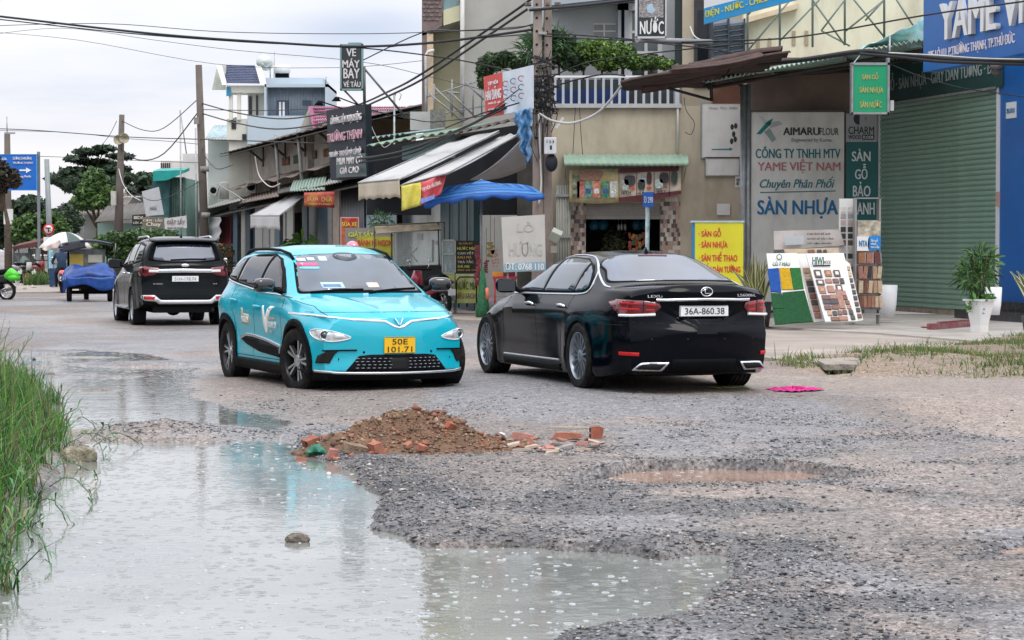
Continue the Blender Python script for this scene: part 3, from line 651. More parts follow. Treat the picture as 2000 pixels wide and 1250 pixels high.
# ---------------------------------------------------------------- dark seven-seat SUV
M_SUV=mat('dark_green_black_paint',(0.004,0.006,0.008),0.14,0.0,var=.1,coat=0.0,ior=1.25,grime=(.03,.035,.03),ga=.3,gs=1.8)
def build_suv():
 t=root('suv',(-7.13,46.7,-0.06),'large dark sport utility car driving away with silver skid trim under its bumper','car',rz=R(106.4),local=True)
 S=dict(xf=2.33,xr=-2.52,fb=.02,rb=.01,zt=[(2.33,.98),(2.25,1.08),(1.3,1.18),(1.0,1.22),(.15,1.70),(-.2,1.78),(-1.4,1.81),(-2.25,1.775),(-2.36,1.74),(-2.40,1.66),(-2.49,1.26),(-2.52,1.2)],zb=[(2.33,.90),(1.8,1.03),(1.0,1.12),(0,1.15),(-1.4,1.20),(-2.3,1.24),(-2.52,1.18)],w=[(2.33,.76),(2.0,.90),(1.4,.93),(0,.925),(-1.4,.93),(-2.2,.90),(-2.52,.84)],wb=[(2.33,.70),(1.8,.82),(1.0,.86),(0,.87),(-1.4,.86),(-2.2,.83),(-2.52,.80)],zs=[(2.33,.38),(1.9,.32),(-1.9,.34),(-2.52,.48)],kx=[(2.33,.22),(1.2,.14),(.6,.12),(.1,.02),(-2.0,0),(-2.3,-.08),(-2.52,-.13)],tum=.22,Ht=.62,nn=3.0,side=[.96,.98,.99,1,.99,.975,.955],nose=([.3,.6,1.0],[-.03,0,-.05]),tail=([.35,.5,.6,.75,.95,1.15],[-.04,.02,.03,-.01,-.03,-.02]),wheels=[(1.425,(.43,.39,.022)),(-1.425,(.43,.39,.024))])
 body,b=car_body('body',S,M_SUV,t)
 gl=[(-.72,1.33),(-.62,1.66),(-.3,1.68),(.3,1.68),(.62,1.66),(.72,1.33),(.3,1.29),(-.3,1.29)]
 shell(b,rcorner(gl,.05,3),'x',-1,M_BLACKP,'screen_surround',t,off=.003)
 W=shell(b,rcorner([(y*.86,1.345+(z-1.33)*.86)for y,z in gl],.05,3),'x',-1,M_RGLASS,'rear_window',t,off=.008)
 strip(b,[(-.42,1.35),(-.1,1.352),(.28,1.335)],'x',-1,M_BLACKP,'rear_wiper',W,w=.03,hgt=.02,off=.01)
 q=MB()
 q.sheet(lambda a,c:(-2.30-.19*a,(c-.5)*1.36*(1-.05*a),1.775-.045*a-.10*abs(c-.5)**2.5),3,14,.03);q.build('roof_spoiler',M_SUV,t)
 for sg in(-1,1):
  win=[(.95,1.17),(.55,1.43),(.15,1.62),(-.3,1.68),(-1.3,1.69),(-2.0,1.64),(-2.22,1.32),(-1.4,1.265),(0,1.205)]
  shell(b,win,'y',sg,M_BLACKP,'window_surround',t,off=.003)
  for poly in([(.72,1.23),(.45,1.42),(.12,1.58),(-.1,1.63),(-.1,1.225)],[(-.2,1.64),(-1.05,1.65),(-1.1,1.27),(-.2,1.235)],[(-1.2,1.65),(-1.95,1.60),(-2.12,1.35),(-1.2,1.285)]):
   shell(b,rcorner(poly,.03,3),'y',sg,M_GLASS,'side_window',t,off=.008)
  for ln in([(.82,1.15),(.85,.8),(.8,.45)],[(-.15,1.2),(-.17,.8),(-.17,.45)],[(-1.12,1.2),(-1.08,.95),(-.95,.7),(-.93,.45)]):s=MB();seam(b,ln,'y',sg,t,s);s.build('door_gap',M_DARK,t)
  for hx in(0,-.95):
   hh,nn=ray(b,'y',sg,hx,1.06);hm=MB();hm.tube([hh+Vector((.11,0,0)),hh+nn*.04+Vector((.06,0,0)),hh+nn*.04+Vector((-.06,0,0)),hh+Vector((-.11,0,0))],.015,8);hm.build('door_handle',M_CHROME,t)
  q=MB();q.bb(-.9,.9,sg*.84,sg*1.0,.36,.40);q.build('running_board',M_ALU,t,bevel=.01)
  q=MB();q.tube([(-.1,sg*.62,1.75),(-.2,sg*.62,1.79),(-1.6,sg*.62,1.81),(-1.9,sg*.62,1.77)],.02,8);q.build('roof_rail',M_ALU,t)
  mirror(t,(.80,sg*1.0,1.25),sg,[M_SUV,M_BLACKP],(.1,.14,.10))
  tl=[(sg*y,z)for y,z in((.50,1.19),(.80,1.215),(.84,1.10),(.80,1.015),(.62,1.035),(.50,1.10))]
  L=shell(b,rcorner(tl,.03,3),'x',-1,M_RED,'tail_lamp',t,off=.015,th=.02,res=.05)
  shell(b,[(-2.36,1.215),(-2.18,1.20),(-2.14,1.12),(-2.26,1.03),(-2.36,1.02)],'y',sg,M_RED,'lamp_wrap',L,off=.015,th=.02)
  strip(b,[(sg*.52,1.125),(sg*.70,1.128)],'x',-1,M_LAMPW,'lamp_insert',L,w=.05,hgt=.01,off=.016)
  q=MB();q.bb(-1.93,-1.90,sg*.72,sg*.95,.10,.36);q.build('mud_flap',M_BLACKP,t)
  strip(b,[(sg*.60,.595),(sg*.78,.60)],'x',-1,M_REDG,'reflector',t,w=.06,hgt=.01,off=.03)
 strip(b,[(-.52,1.125),(0,1.13),(.52,1.125)],'x',-1,M_CHROME,'tailgate_trim',t,w=.07,hgt=.02,off=.006)
 sk=[(-.84,.65),(-.60,.65),(-.48,.555),(.48,.555),(.60,.65),(.84,.65),(.84,.60),(.80,.545),(.58,.53),(.52,.485),(-.52,.485),(-.58,.53),(-.80,.545),(-.84,.60)]
 shell(b,sk,'x',-1,mat('silver_plastic',(.55,.56,.58),.3,.4,var=.05),'skid_trim',t,off=.022,th=.03,res=.05)
 for sg in(-1,1):shell(b,[(sg*.58,.625),(sg*.80,.63),(sg*.80,.575),(sg*.62,.565)],'x',-1,M_DARK,'skid_recess',t,off=.024,th=.004)
 shell(b,[(-.86,.52),(-.86,.37),(.86,.37),(.86,.52),(.5,.47),(-.5,.47)],'x',-1,M_BLACKP,'rear_valance',t,off=.012,res=.08)
 s=MB();seam(b,[(-.80,.76),(0,.74),(.80,.76)],'x',-1,t,s);s.build('tailgate_gap',M_DARK,t)
 q=MB();hh,_=ray(b,'x',-1,0,1.235);q.ell(hh,(.015,.085,.03),16,8);q.build('emblem',M_CHROME,t)
 h1,_=ray(b,'x',-1,.5,.87);text('EVEREST',(h1.x,.62,.86),(0,-1,0),(0,0,1),.26,.025,M_ALU,t,ext=.003,off=.006,local=True)
 h1,_=ray(b,'x',-1,-.5,.87);text('4x4',(h1.x,-.55,.86),(0,-1,0),(0,0,1),.08,.025,M_ALU,t,ext=.003,off=.006,local=True)
 hh,nn=ray(b,'x',-1,0,.97);x0=hh.x-.015
 q=MB();q.bb(x0,x0+.04,-.26,.26,.915,1.025);pl=q.build('number_plate',M_WHITEP,t,bevel=.006)
 text('51H-178.74',(x0,.21,.937),(0,-1,0),(0,0,1),.42,.064,mat('faded_ink',(.25,.27,.3),.5,var=0),pl,ext=.0015,local=True)
 hh,nn=ray(b,'z',1,-1.9,0);q=MB()
 q.add([hh+Vector(v)for v in((.07,-.02,-.005),(.07,.02,-.005),(-.07,.026,-.005),(-.07,-.026,-.005),(-.045,0,.07),(-.06,0,.07))],[(0,1,4),(1,2,5,4),(2,3,5),(3,0,4,5)]);q.build('roof_antenna',M_BLACKP,t)
 for cx in(1.425,-1.425):
  for sg in(-1,1):wheel(t,(cx,sg*.80,.39),.39,.25,.255,'six',side=sg)
 q=MB();q.bb(-2.3,2.1,-.6,.6,.3,.55);q.tube([(-1.5,-.7,.38),(-1.5,.7,.38)],.05);q.ell((-1.5,.1,.36),(.16,.16,.14));q.tube([(-1.9,-.5,.36),(-2.45,-.55,.36)],.03);q.build('underbody',M_DARK,t)
 return t
SUV=build_suv()
# ---------------------------------------------------------------- ground
NR=np.random.RandomState(11)
def vnoise(x,y,f,seed):
 x=x*f+seed*17.31;y=y*f-seed*9.77
 xi=np.floor(x).astype(np.int64);yi=np.floor(y).astype(np.int64);fx=x-xi;fy=y-yi
 fx=fx*fx*(3-2*fx);fy=fy*fy*(3-2*fy)
 def hsh(a,b):
  n=(a*374761393+b*668265263+seed*1442695041)&0xffffffff
  n=((n^(n>>13))*1274126177)&0xffffffff
  return((n^(n>>16))&0xffff)/65535.0
 return(hsh(xi,yi)*(1-fx)+hsh(xi+1,yi)*fx)*(1-fy)+(hsh(xi,yi+1)*(1-fx)+hsh(xi+1,yi+1)*fx)*fy
def fbm(x,y,f,seed,o=4,g=.5):
 s=0;a=1;t=0
 for k in range(o):s=s+a*vnoise(x,y,f*2**k,seed+k);t+=a;a*=g
 return s/t
def sdist(x,y,poly):
 """signed distance to a closed outline, positive inside"""
 d=np.full(x.shape,1e9);c=np.zeros(x.shape,bool);n=len(poly)
 for i in range(n):
  ax,ay=poly[i-1];bx,by=poly[i];ex,ey=bx-ax,by-ay
  t=np.clip(((x-ax)*ex+(y-ay)*ey)/(ex*ex+ey*ey+1e-12),0,1)
  d=np.minimum(d,(x-ax-t*ex)**2+(y-ay-t*ey)**2)
  m=((by>y)!=(ay>y));q=(ax-bx)*(y-by)/((ay-by)if abs(ay-by)>1e-12 else 1e-12)+bx
  c^=m&(x<q)
 return np.where(c,1,-1)*np.sqrt(d)
def gp(pts):return[tuple(G(a,b).xy)for a,b in pts]
LAKE=gp([(-420,1500),(-420,1000),(60,1010),(110,940),(150,885),(190,862),(300,864),(420,868),(500,858),(575,862),(600,890),(660,912),(700,935),(735,965),(742,985),(712,1012),(722,1036),(790,1046),(840,1072),(900,1070),(1000,1069),(1100,1078),(1200,1083),(1290,1095),(1325,1088),(1360,1082),(1400,1088),(1436,1112),(1430,1142),(1390,1182),(1330,1213),(1250,1222),(1170,1228),(1100,1240),(1060,1270),(1000,1500)])
FILM=gp([(-200,760),(20,690),(120,672),(200,682),(330,690),(430,716),(415,750),(440,775),(520,800),(640,822),(620,842),(540,850),(450,860),(430,838),(300,830),(215,842),(180,866),(100,880),(-200,900)])
HOLE=gp([(1178,936),(1230,924),(1300,919),(1420,918),(1520,920),(1600,928),(1610,934),(1540,943),(1430,947),(1300,948),(1210,945)])
HOLE2=gp([(1930,1078),(1990,1070),(2100,1072),(2100,1092),(1960,1092)])
BANK=gp([(-900,640),(-60,668),(0,700),(45,740),(95,790),(125,850),(112,905),(95,960),(50,1020),(20,1100),(-10,1180),(-300,1350),(-900,1350)])
VERGE=gp([(1500,712),(1580,700),(1640,696),(1760,688),(1850,672),(1960,662),(2300,650),(2300,742),(1900,744),(1700,740),(1640,741),(1540,726)])
WRECK=gp([(1588,712),(1660,708),(1690,712),(1660,738),(1618,738)])
def height(x,y):
 und=(fbm(x,y,.25,3,3)-.5)*.05
 h=.028+und*.5+(fbm(x,y,2.2,5,3)-.5)*.022
 h+=.05*np.exp(-(((x-1.2)/2.2)**2+((y-25.2)/3.0)**2))-.055*np.exp(-(((x+6.9)/4)**2+((y-47)/6)**2))
 nearg=np.clip((20-y)/6,0,1)
 h+=nearg*(fbm(x,y,22,9,2)-.5)*.022
 n=(fbm(x,y,3.0,21,4)-.5)
 s1=sdist(x,y,LAKE)+n*.22
 wid=np.where(x>-.75,.045,.10);t=np.clip((s1+wid)/(2*wid),0,1);t=t*t*(3-2*t);h=h*(1-t)+(-.05)*t
 s2=sdist(x,y,FILM);n2=fbm(x*.35,y*.8,1.6,31,5)
 t=np.clip((s2+.3)/.9,0,1)*np.clip((n2-.33)/.10,0,1);h=h*(1-t)+(-.014+(fbm(x,y,9,77,3)-.5)*.02)*t
 s3=sdist(x,y,HOLE)+n*.08
 h+=.04*np.exp(-(np.clip(-s3-.04,0,9)/.16)**2)*(s3<.0)*(y>G(1400,932).y)-.018*np.exp(-((s3+.15)/.2)**2)*(y<=G(1400,932).y)
 t=np.clip((s3+.02)/.03,0,1);h=h*(1-t)+(-.055)*t
 s4=sdist(x,y,HOLE2)+n*.08
 t=np.clip((s4+.05)/.15,0,1);h=h*(1-t)+(-.03)*t
 s5=sdist(x,y,BANK)+n*.3
 t=np.clip((s5+.1)/.8,0,1);h=np.maximum(h,h*(1-t)+(.10+.12*fbm(x,y,1.2,41,3))*t)
 s6=sdist(x,y,VERGE)+n*.4
 t=np.clip((s6)/1.2,0,1);h=h+t*(.05+.12*fbm(x,y,.8,51,3))
 s7=sdist(x,y,WRECK)+n*.1
 t=np.clip((s7+.05)/.15,0,1);h=h*(1-t)-.06*t
 bx,by=G(320,848).xy;e=((x-bx)/.62)**2+((y-by)/.30)**2
 h+=.075*np.exp(-e)*(.35+1.1*fbm(x,y,7,61,3))
 rim=np.exp(-((s1+.32)/.22)**2)*(x>-1.3)*np.clip((18-y)/2,0,1)
 h+=rim*.026
 return h,s1,s2,s3,s5,s6,t
def axis(segs):
 o=[segs[0][0]]
 for a,b,st in segs:
  n=max(1,int(round((b-a)/st)));o+=list(np.linspace(a,b,n+1)[1:])
 return np.array(o)
XS=axis([(-400,-60,40),(-60,-20,4),(-20,-5.5,.35),(-5.5,5.5,.033),(5.5,14,.25),(14,60,4),(60,400,40)])
YS=axis([(-30,6,3),(6,18,.033),(18,31,.08),(31,46,.25),(46,70,.8),(70,150,4),(150,900,50)])
GX,GY=np.meshgrid(XS,YS)
HT,S1,S2,S3,S5,S6,T7=height(GX,GY)
def build_ground():
 nx,ny=len(XS),len(YS)
 V=np.stack([GX,GY,HT],-1).reshape(-1,3)
 me=bpy.data.meshes.new('road');me.vertices.add(nx*ny);me.vertices.foreach_set('co',V.ravel())
 i=np.arange(ny-1)[:,None]*nx+np.arange(nx-1)[None,:]
 q=np.stack([i,i+1,i+nx+1,i+nx],-1).reshape(-1,4);nf=len(q)
 me.loops.add(nf*4);me.loops.foreach_set('vertex_index',q.ravel().astype(np.int32))
 me.polygons.add(nf);me.polygons.foreach_set('loop_start',(np.arange(nf)*4).astype(np.int32));me.polygons.foreach_set('loop_total',np.full(nf,4,np.int32))
 me.update(calc_edges=True);me.polygons.foreach_set('use_smooth',np.ones(nf,bool))
 x,y=GX,GY
 big=fbm(x*.6,y*.35,.9,71,4);med=fbm(x,y*.5,2.5,81,4)
 base=np.array([.190,.165,.150])
 mud=np.array([.31,.25,.21]);chip=np.array([.062,.066,.073]);grey=np.array([.20,.195,.20])
 C=np.empty(x.shape+(3,));C[:]=base
 def mixc(C,col,t):t=np.clip(t,0,1)[...,None];return C*(1-t)+np.array(col)*t
 C=mixc(C,grey,np.clip((big-.42)/.15,0,1))
 C=mixc(C,mud,np.clip((fbm(x*.5,y*.25,.8,91,4)-.50)/.12,0,1)*np.clip((x-0)/2+.4,0,1)*np.clip((y-12)/6,0,1)*.8)
 C=mixc(C,(.27,.215,.185),np.clip((fbm(x,y,.7,97,4)-.55)/.1,0,1)*.6)
 near=np.exp(-(np.clip(-S1-.15,0,9)/.42)**2)*(x>-1.6)*np.clip((17.5-y)/1.5,0,1)
 near2=np.exp(-(np.clip(-S3,0,9)/.35)**2)
 C=mixc(C,chip,(near*.9+near2*.7)*np.clip(.15+1.5*(fbm(x,y,5,131,4)-.2),0,1))
 C=mixc(C,chip,np.clip((fbm(x,y,1.1,121,5,.65)-.53)/.12,0,1)*np.clip((19-y)/5,0,1)*.7)
 C=mixc(C,(.15,.125,.10),np.clip(S1/.15+.3,0,1))
 C=mixc(C,(.16,.13,.10),np.clip(S5/.3+.3,0,1))
 C=mixc(C,(.24,.175,.12),np.clip(S6/.6+.5,0,1)*(.5+.8*med))
 C=mixc(C,(.05,.045,.04),T7)
 C*=(.82+.36*fbm(x,y,14,101,2))[...,None]
 wet=np.clip(1.0-np.abs(HT-0)/.022,0,1)*(S5<0)
 wet=np.maximum(wet,np.clip((fbm(x*.5,y*.35,1.0,111,4)-.50)/.12,0,1)*.65)
 A=np.concatenate([C,wet[...,None]],-1).reshape(-1,4)
 at=me.color_attributes.new('surf','FLOAT_COLOR','POINT');at.data.foreach_set('color',A.ravel())
 m=bpy.data.materials.new('road_surface');m.use_nodes=True;N=m.node_tree.nodes;L=m.node_tree.links;b=N['Principled BSDF']
 a=N.new('ShaderNodeVertexColor');a.layer_name='surf';t=N.new('ShaderNodeTexCoord')
 def noise(sc,det=3,r=.6):
  n=N.new('ShaderNodeTexNoise');n.inputs['Scale'].default_value=sc;n.inputs['Detail'].default_value=det;n.inputs['Roughness'].default_value=r;L.new(t.outputs['Object'],n.inputs['Vector']);return n
 n1=noise(38,5,.75);n2=noise(9,4)
 vo=N.new('ShaderNodeTexVoronoi');vo.inputs['Scale'].default_value=48;L.new(t.outputs['Object'],vo.inputs['Vector'])
 r1=N.new('ShaderNodeMapRange');r1.inputs['From Min'].default_value=.36;r1.inputs['From Max'].default_value=.64;r1.inputs['To Min'].default_value=.42;r1.inputs['To Max'].default_value=1.62;L.new(n1.outputs[0],r1.inputs[0])
 r2=N.new('ShaderNodeMapRange');r2.inputs['From Min'].default_value=.3;r2.inputs['From Max'].default_value=.7;r2.inputs['To Min'].default_value=.8;r2.inputs['To Max'].default_value=1.2;L.new(n2.outputs[0],r2.inputs[0])
 sp=N.new('ShaderNodeSeparateColor');L.new(vo.outputs['Color'],sp.inputs[0])
 r3=N.new('ShaderNodeMapRange');r3.inputs['To Min'].default_value=.6;r3.inputs['To Max'].default_value=1.45;L.new(sp.outputs[0],r3.inputs[0])
 mu=N.new('ShaderNodeMath');mu.operation='MULTIPLY';L.new(r1.outputs[0],mu.inputs[0]);L.new(r2.outputs[0],mu.inputs[1])
 m2=N.new('ShaderNodeMath');m2.operation='MULTIPLY';L.new(mu.outputs[0],m2.inputs[0]);L.new(r3.outputs[0],m2.inputs[1])
 v=N.new('ShaderNodeVectorMath');v.operation='SCALE';L.new(a.outputs['Color'],v.inputs[0]);L.new(m2.outputs[0],v.inputs['Scale']);L.new(v.outputs[0],b.inputs['Base Color'])
 rr=N.new('ShaderNodeMapRange');rr.inputs['To Min'].default_value=.72;rr.inputs['To Max'].default_value=.22;L.new(a.outputs['Alpha'],rr.inputs[0]);L.new(rr.outputs[0],b.inputs['Roughness'])
 bu=N.new('ShaderNodeBump');bu.inputs['Strength'].default_value=.85;bu.inputs['Distance'].default_value=.016
 ad=N.new('ShaderNodeMath');ad.operation='ADD';L.new(n1.outputs[0],ad.inputs[0]);iv=N.new('ShaderNodeMath');iv.operation='MULTIPLY';iv.inputs[1].default_value=-.6;L.new(vo.outputs['Distance'],iv.inputs[0]);L.new(iv.outputs[0],ad.inputs[1])
 L.new(ad.outputs[0],bu.inputs['Height']);L.new(bu.outputs[0],b.inputs['Normal'])
 me.materials.append(m);o=bpy.data.objects.new('road',me);COL.objects.link(o)
 setp(o,'broken wet road surface with loose chippings, dried mud and potholes',kind='structure');return o
build_ground()
def hat(x,y):return float(height(np.array([x]),np.array([y]))[0][0])
def GH(px,py):
 g=G(px,py)
 for _ in range(3):g=G(px,py,hat(g.x,g.y))
 return g
def stones(name,X,Y,Z,size,cols,label=None,group=None,kind='stuff',flat=.6,parent=None,cat=None,seed=1,rough=.55):
 """many small angular stones in one mesh, each with its own colour"""
 n=len(X);r=np.random.RandomState(seed)
 base=np.array([[1,0,0],[-1,0,0],[0,1,0],[0,-1,0],[0,0,1],[0,0,-1.0]])
 F=np.array([[0,2,4],[2,1,4],[1,3,4],[3,0,4],[2,0,5],[1,2,5],[3,1,5],[0,3,5]])
 V=base[None]*(1+r.uniform(-.35,.35,(n,6,1)))*size[:,None,None]*np.stack([r.uniform(.7,1.3,n),r.uniform(.7,1.3,n),r.uniform(.35,1.0,n)*flat],-1)[:,None,:]
 V+=r.uniform(-.25,.25,(n,6,3))*size[:,None,None]
 th=r.uniform(0,6.28,n);c,s=np.cos(th)[:,None],np.sin(th)[:,None]
 x=V[...,0]*c-V[...,1]*s;y=V[...,0]*s+V[...,1]*c
 V=np.stack([x+X[:,None],y+Y[:,None],V[...,2]+Z[:,None]],-1).reshape(-1,3)
 off=OFF.get(parent,Vector((0,0,0)));V=V-np.array(off)
 q=(F[None]+(np.arange(n)*6)[:,None,None]).reshape(-1,3);nf=len(q)
 me=bpy.data.meshes.new(name);me.vertices.add(len(V));me.vertices.foreach_set('co',V.ravel());me.loops.add(nf*3);me.loops.foreach_set('vertex_index',q.ravel().astype(np.int32))
 me.polygons.add(nf);me.polygons.foreach_set('loop_start',(np.arange(nf)*3).astype(np.int32));me.polygons.foreach_set('loop_total',np.full(nf,3,np.int32));me.update(calc_edges=True)
 cc=np.asarray(cols)[r.randint(0,len(cols),n)]*r.uniform(.7,1.3,(n,1));A=np.concatenate([np.repeat(cc,6,0),np.ones((n*6,1))],-1)
 at=me.color_attributes.new('tint','FLOAT_COLOR','POINT');at.data.foreach_set('color',A.ravel())
 me.materials.append(tintmat('stone_tint_%d'%int(rough*100),rough));o=bpy.data.objects.new(name,me);COL.objects.link(o)
 if parent:o.parent=parent
 setp(o,label,cat,group,kind);return o
def tintmat(name,rough=.6,sub=0.0,spec=.5):
 if name in MATS:return MATS[name]
 m=bpy.data.materials.new(name);m.use_nodes=True;N=m.node_tree.nodes;L=m.node_tree.links;b=N['Principled BSDF']
 a=N.new('ShaderNodeVertexColor');a.layer_name='tint';t=N.new('ShaderNodeTexCoord');n=N.new('ShaderNodeTexNoise');n.inputs['Scale'].default_value=30;L.new(t.outputs['Object'],n.inputs['Vector'])
 r=N.new('ShaderNodeMapRange');r.inputs['To Min'].default_value=.7;r.inputs['To Max'].default_value=1.3;L.new(n.outputs[0],r.inputs[0])
 v=N.new('ShaderNodeVectorMath');v.operation='SCALE';L.new(a.outputs[0],v.inputs[0]);L.new(r.outputs[0],v.inputs['Scale']);L.new(v.outputs[0],b.inputs['Base Color'])
 b.inputs['Roughness'].default_value=rough;b.inputs['Specular IOR Level'].default_value=spec
 if sub>0:
  tr=N.new('ShaderNodeBsdfTranslucent');L.new(v.outputs[0],tr.inputs[0]);mx=N.new('ShaderNodeMixShader');mx.inputs[0].default_value=sub
  L.new(b.outputs[0],mx.inputs[1]);L.new(tr.outputs[0],mx.inputs[2]);L.new(mx.outputs[0],N['Material Output'].inputs[0])
 MATS[name]=m;return m
def gravel():
 r=NR;n=190000
 x=r.uniform(-3.4,4.6,n);y=r.uniform(8.2,23,n)
 h,s1,s2,s3,s5,s6,t7=height(x,y)
 p=.07+.80*np.exp(-(np.clip(-s1-.1,0,9)/.55)**2)*(x>-1.7)+.6*np.exp(-(np.clip(-s3,0,9)/.4)**2)
 p+=.45*np.clip((fbm(x,y,1.1,121,4)-.56)/.07,0,1)
 bx,by=G(320,848).xy;p+=1.2*np.exp(-(((x-bx)/.75)**2+((y-by)/.35)**2))
 p*=np.clip((23-y)/6,.12,1)
 k=(h>-.012)&(s5<-.1)&(r.rand(n)<p)&(np.abs(x)<y*.25)
 x,y,h=x[k],y[k],h[k];sz=r.gamma(3.0,.0020,len(x))+.0022
 print('stones',len(x))
 stones('gravel',x,y,h+sz*.2,sz,[(.07,.075,.088),(.11,.115,.125),(.20,.195,.195),(.04,.045,.055),(.32,.31,.30),(.17,.14,.125)],'loose dark chippings scattered over the broken road',seed=3,rough=.38)
gravel()
def water(name,poly,z,col,label,seed=0.0,rings=True,sz=1.0):
 mb=MB();mb.add([(a,b,z)for a,b in poly],[list(range(len(poly)))])
 m=bpy.data.materials.new(name+'_surface');m.use_nodes=True;N=m.node_tree.nodes;L=m.node_tree.links;b=N['Principled BSDF']
 t=N.new('ShaderNodeTexCoord')
 def noise(sc,det=3,vec=None,r=.55):
  n=N.new('ShaderNodeTexNoise');n.inputs['Scale'].default_value=sc;n.inputs['Detail'].default_value=det;n.inputs['Roughness'].default_value=r;L.new(vec or t.outputs['Object'],n.inputs['Vector']);return n.outputs[0]
 def M(op,a_,b_=None,cl=False):
  n=N.new('ShaderNodeMath');n.operation=op;n.use_clamp=cl
  for i,v in enumerate((a_,b_)):
   if v is None:continue
   if isinstance(v,(int,float)):n.inputs[i].default_value=v
   else:L.new(v,n.inputs[i])
  return n.outputs[0]
 hgt=M('MULTIPLY',noise(3.5,3),.16);hgt=M('ADD',hgt,M('MULTIPLY',noise(17,3),.085))
 amp=M('ADD',.3,M('MULTIPLY',noise(.8,2),1.2))
 hgt=M('MULTIPLY',hgt,amp)
 for sc,fr,fall,am in((8.5,190.0,16.0,.028),(13.0,240.0,26.0,.024))if rings else():
  vo=N.new('ShaderNodeTexVoronoi');vo.inputs['Scale'].default_value=1.0
  mp=N.new('ShaderNodeMapping');mp.inputs['Scale'].default_value=(sc,sc,sc);mp.inputs['Location'].default_value=(seed*3.1,seed,0);L.new(t.outputs['Object'],mp.inputs[0]);L.new(mp.outputs[0],vo.inputs['Vector'])
  dd=M('DIVIDE',vo.outputs['Distance'],sc)
  s=N.new('ShaderNodeSeparateColor');L.new(vo.outputs['Color'],s.inputs[0])
  rad=M('ADD',.003,M('MULTIPLY',s.outputs[1],.030))
  env=M('POWER',2.718,M('MULTIPLY',M('POWER',M('DIVIDE',M('SUBTRACT',dd,rad),.011),2.0),-1.0))
  on=M('GREATER_THAN',s.outputs[0],.35)
  w=M('MULTIPLY',M('MULTIPLY',M('SINE',M('MULTIPLY',M('SUBTRACT',dd,rad),fr*1.6)),env),M('MULTIPLY',on,am*1.7))
  hgt=M('ADD',hgt,w)
 bu=N.new('ShaderNodeBump');bu.inputs['Strength'].default_value=.48;bu.inputs['Distance'].default_value=.022;L.new(hgt,bu.inputs['Height']);L.new(bu.outputs[0],b.inputs['Normal'])
 n=noise(1.1,4);r=N.new('ShaderNodeMapRange');r.inputs['From Min'].default_value=.3;r.inputs['From Max'].default_value=.7;r.inputs['To Min'].default_value=.8;r.inputs['To Max'].default_value=1.2;L.new(n,r.inputs[0])
 v=N.new('ShaderNodeVectorMath');v.operation='SCALE';v.inputs[0].default_value=col;L.new(r.outputs[0],v.inputs['Scale']);L.new(v.outputs[0],b.inputs['Base Color'])
 b.inputs['Roughness'].default_value=.04;b.inputs['IOR'].default_value=1.62
 o=mb.build(name,m);setp(o,label,kind='structure');return o
water('water',gp([(-900,1700),(-900,660),(700,660),(700,800),(900,1000),(1460,1040),(1700,1700)]),0.0,(.225,.235,.22),'wide muddy puddle flooding the left side of the road, pocked by raindrops')
water('pothole_water',gp([(1120,905),(1700,905),(1700,962),(1120,962)]),0.002,(.36,.23,.17),'reddish brown water in the long pothole',2.0)
water('pothole_water',gp([(1900,1060),(2200,1060),(2200,1105),(1900,1105)]),0.006,(.36,.24,.18),'reddish brown water in the small pothole at the edge',3.0)
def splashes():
 """raindrop crowns: small rings on the puddle, their white glints painted as pale colour"""
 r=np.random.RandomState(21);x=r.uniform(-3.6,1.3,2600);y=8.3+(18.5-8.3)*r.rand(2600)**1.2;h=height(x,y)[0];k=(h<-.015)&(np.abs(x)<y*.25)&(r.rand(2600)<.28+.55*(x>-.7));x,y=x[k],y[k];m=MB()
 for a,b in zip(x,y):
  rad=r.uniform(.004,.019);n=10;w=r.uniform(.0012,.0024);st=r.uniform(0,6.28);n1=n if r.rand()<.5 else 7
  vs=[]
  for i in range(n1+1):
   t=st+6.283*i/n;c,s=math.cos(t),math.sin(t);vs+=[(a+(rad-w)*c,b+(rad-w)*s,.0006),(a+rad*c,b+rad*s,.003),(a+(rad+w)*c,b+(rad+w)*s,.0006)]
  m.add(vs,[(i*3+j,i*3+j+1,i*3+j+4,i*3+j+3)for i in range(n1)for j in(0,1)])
 m.build('raindrop_rings',mat('ring_glint_pale',(.46,.50,.52),.25,var=0),kind='stuff',label='raindrop rings dotting the puddle, their glints painted pale')
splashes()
# ---------------------------------------------------------------- foliage helpers
def cloud_mesh(name,V,F,tint,parent,label,cat,group,kind,mname='leaf_tint',sub=.25,rough=.5):
 off=OFF.get(parent,Vector((0,0,0)));V=V-np.array(off);k=F.shape[1];nf=len(F)
 me=bpy.data.meshes.new(name);me.vertices.add(len(V));me.vertices.foreach_set('co',V.ravel());me.loops.add(nf*k);me.loops.foreach_set('vertex_index',F.ravel().astype(np.int32))
 me.polygons.add(nf);me.polygons.foreach_set('loop_start',(np.arange(nf)*k).astype(np.int32));me.polygons.foreach_set('loop_total',np.full(nf,k,np.int32));me.update(calc_edges=True)
 at=me.color_attributes.new('tint','FLOAT_COLOR','POINT');at.data.foreach_set('color',np.concatenate([tint,np.ones((len(V),1))],-1).ravel())
 me.materials.append(tintmat(mname,rough,sub));o=bpy.data.objects.new(name,me);COL.objects.link(o);OFF[o]=off
 if parent:o.parent=parent
 setp(o,label,cat,group,kind);return o
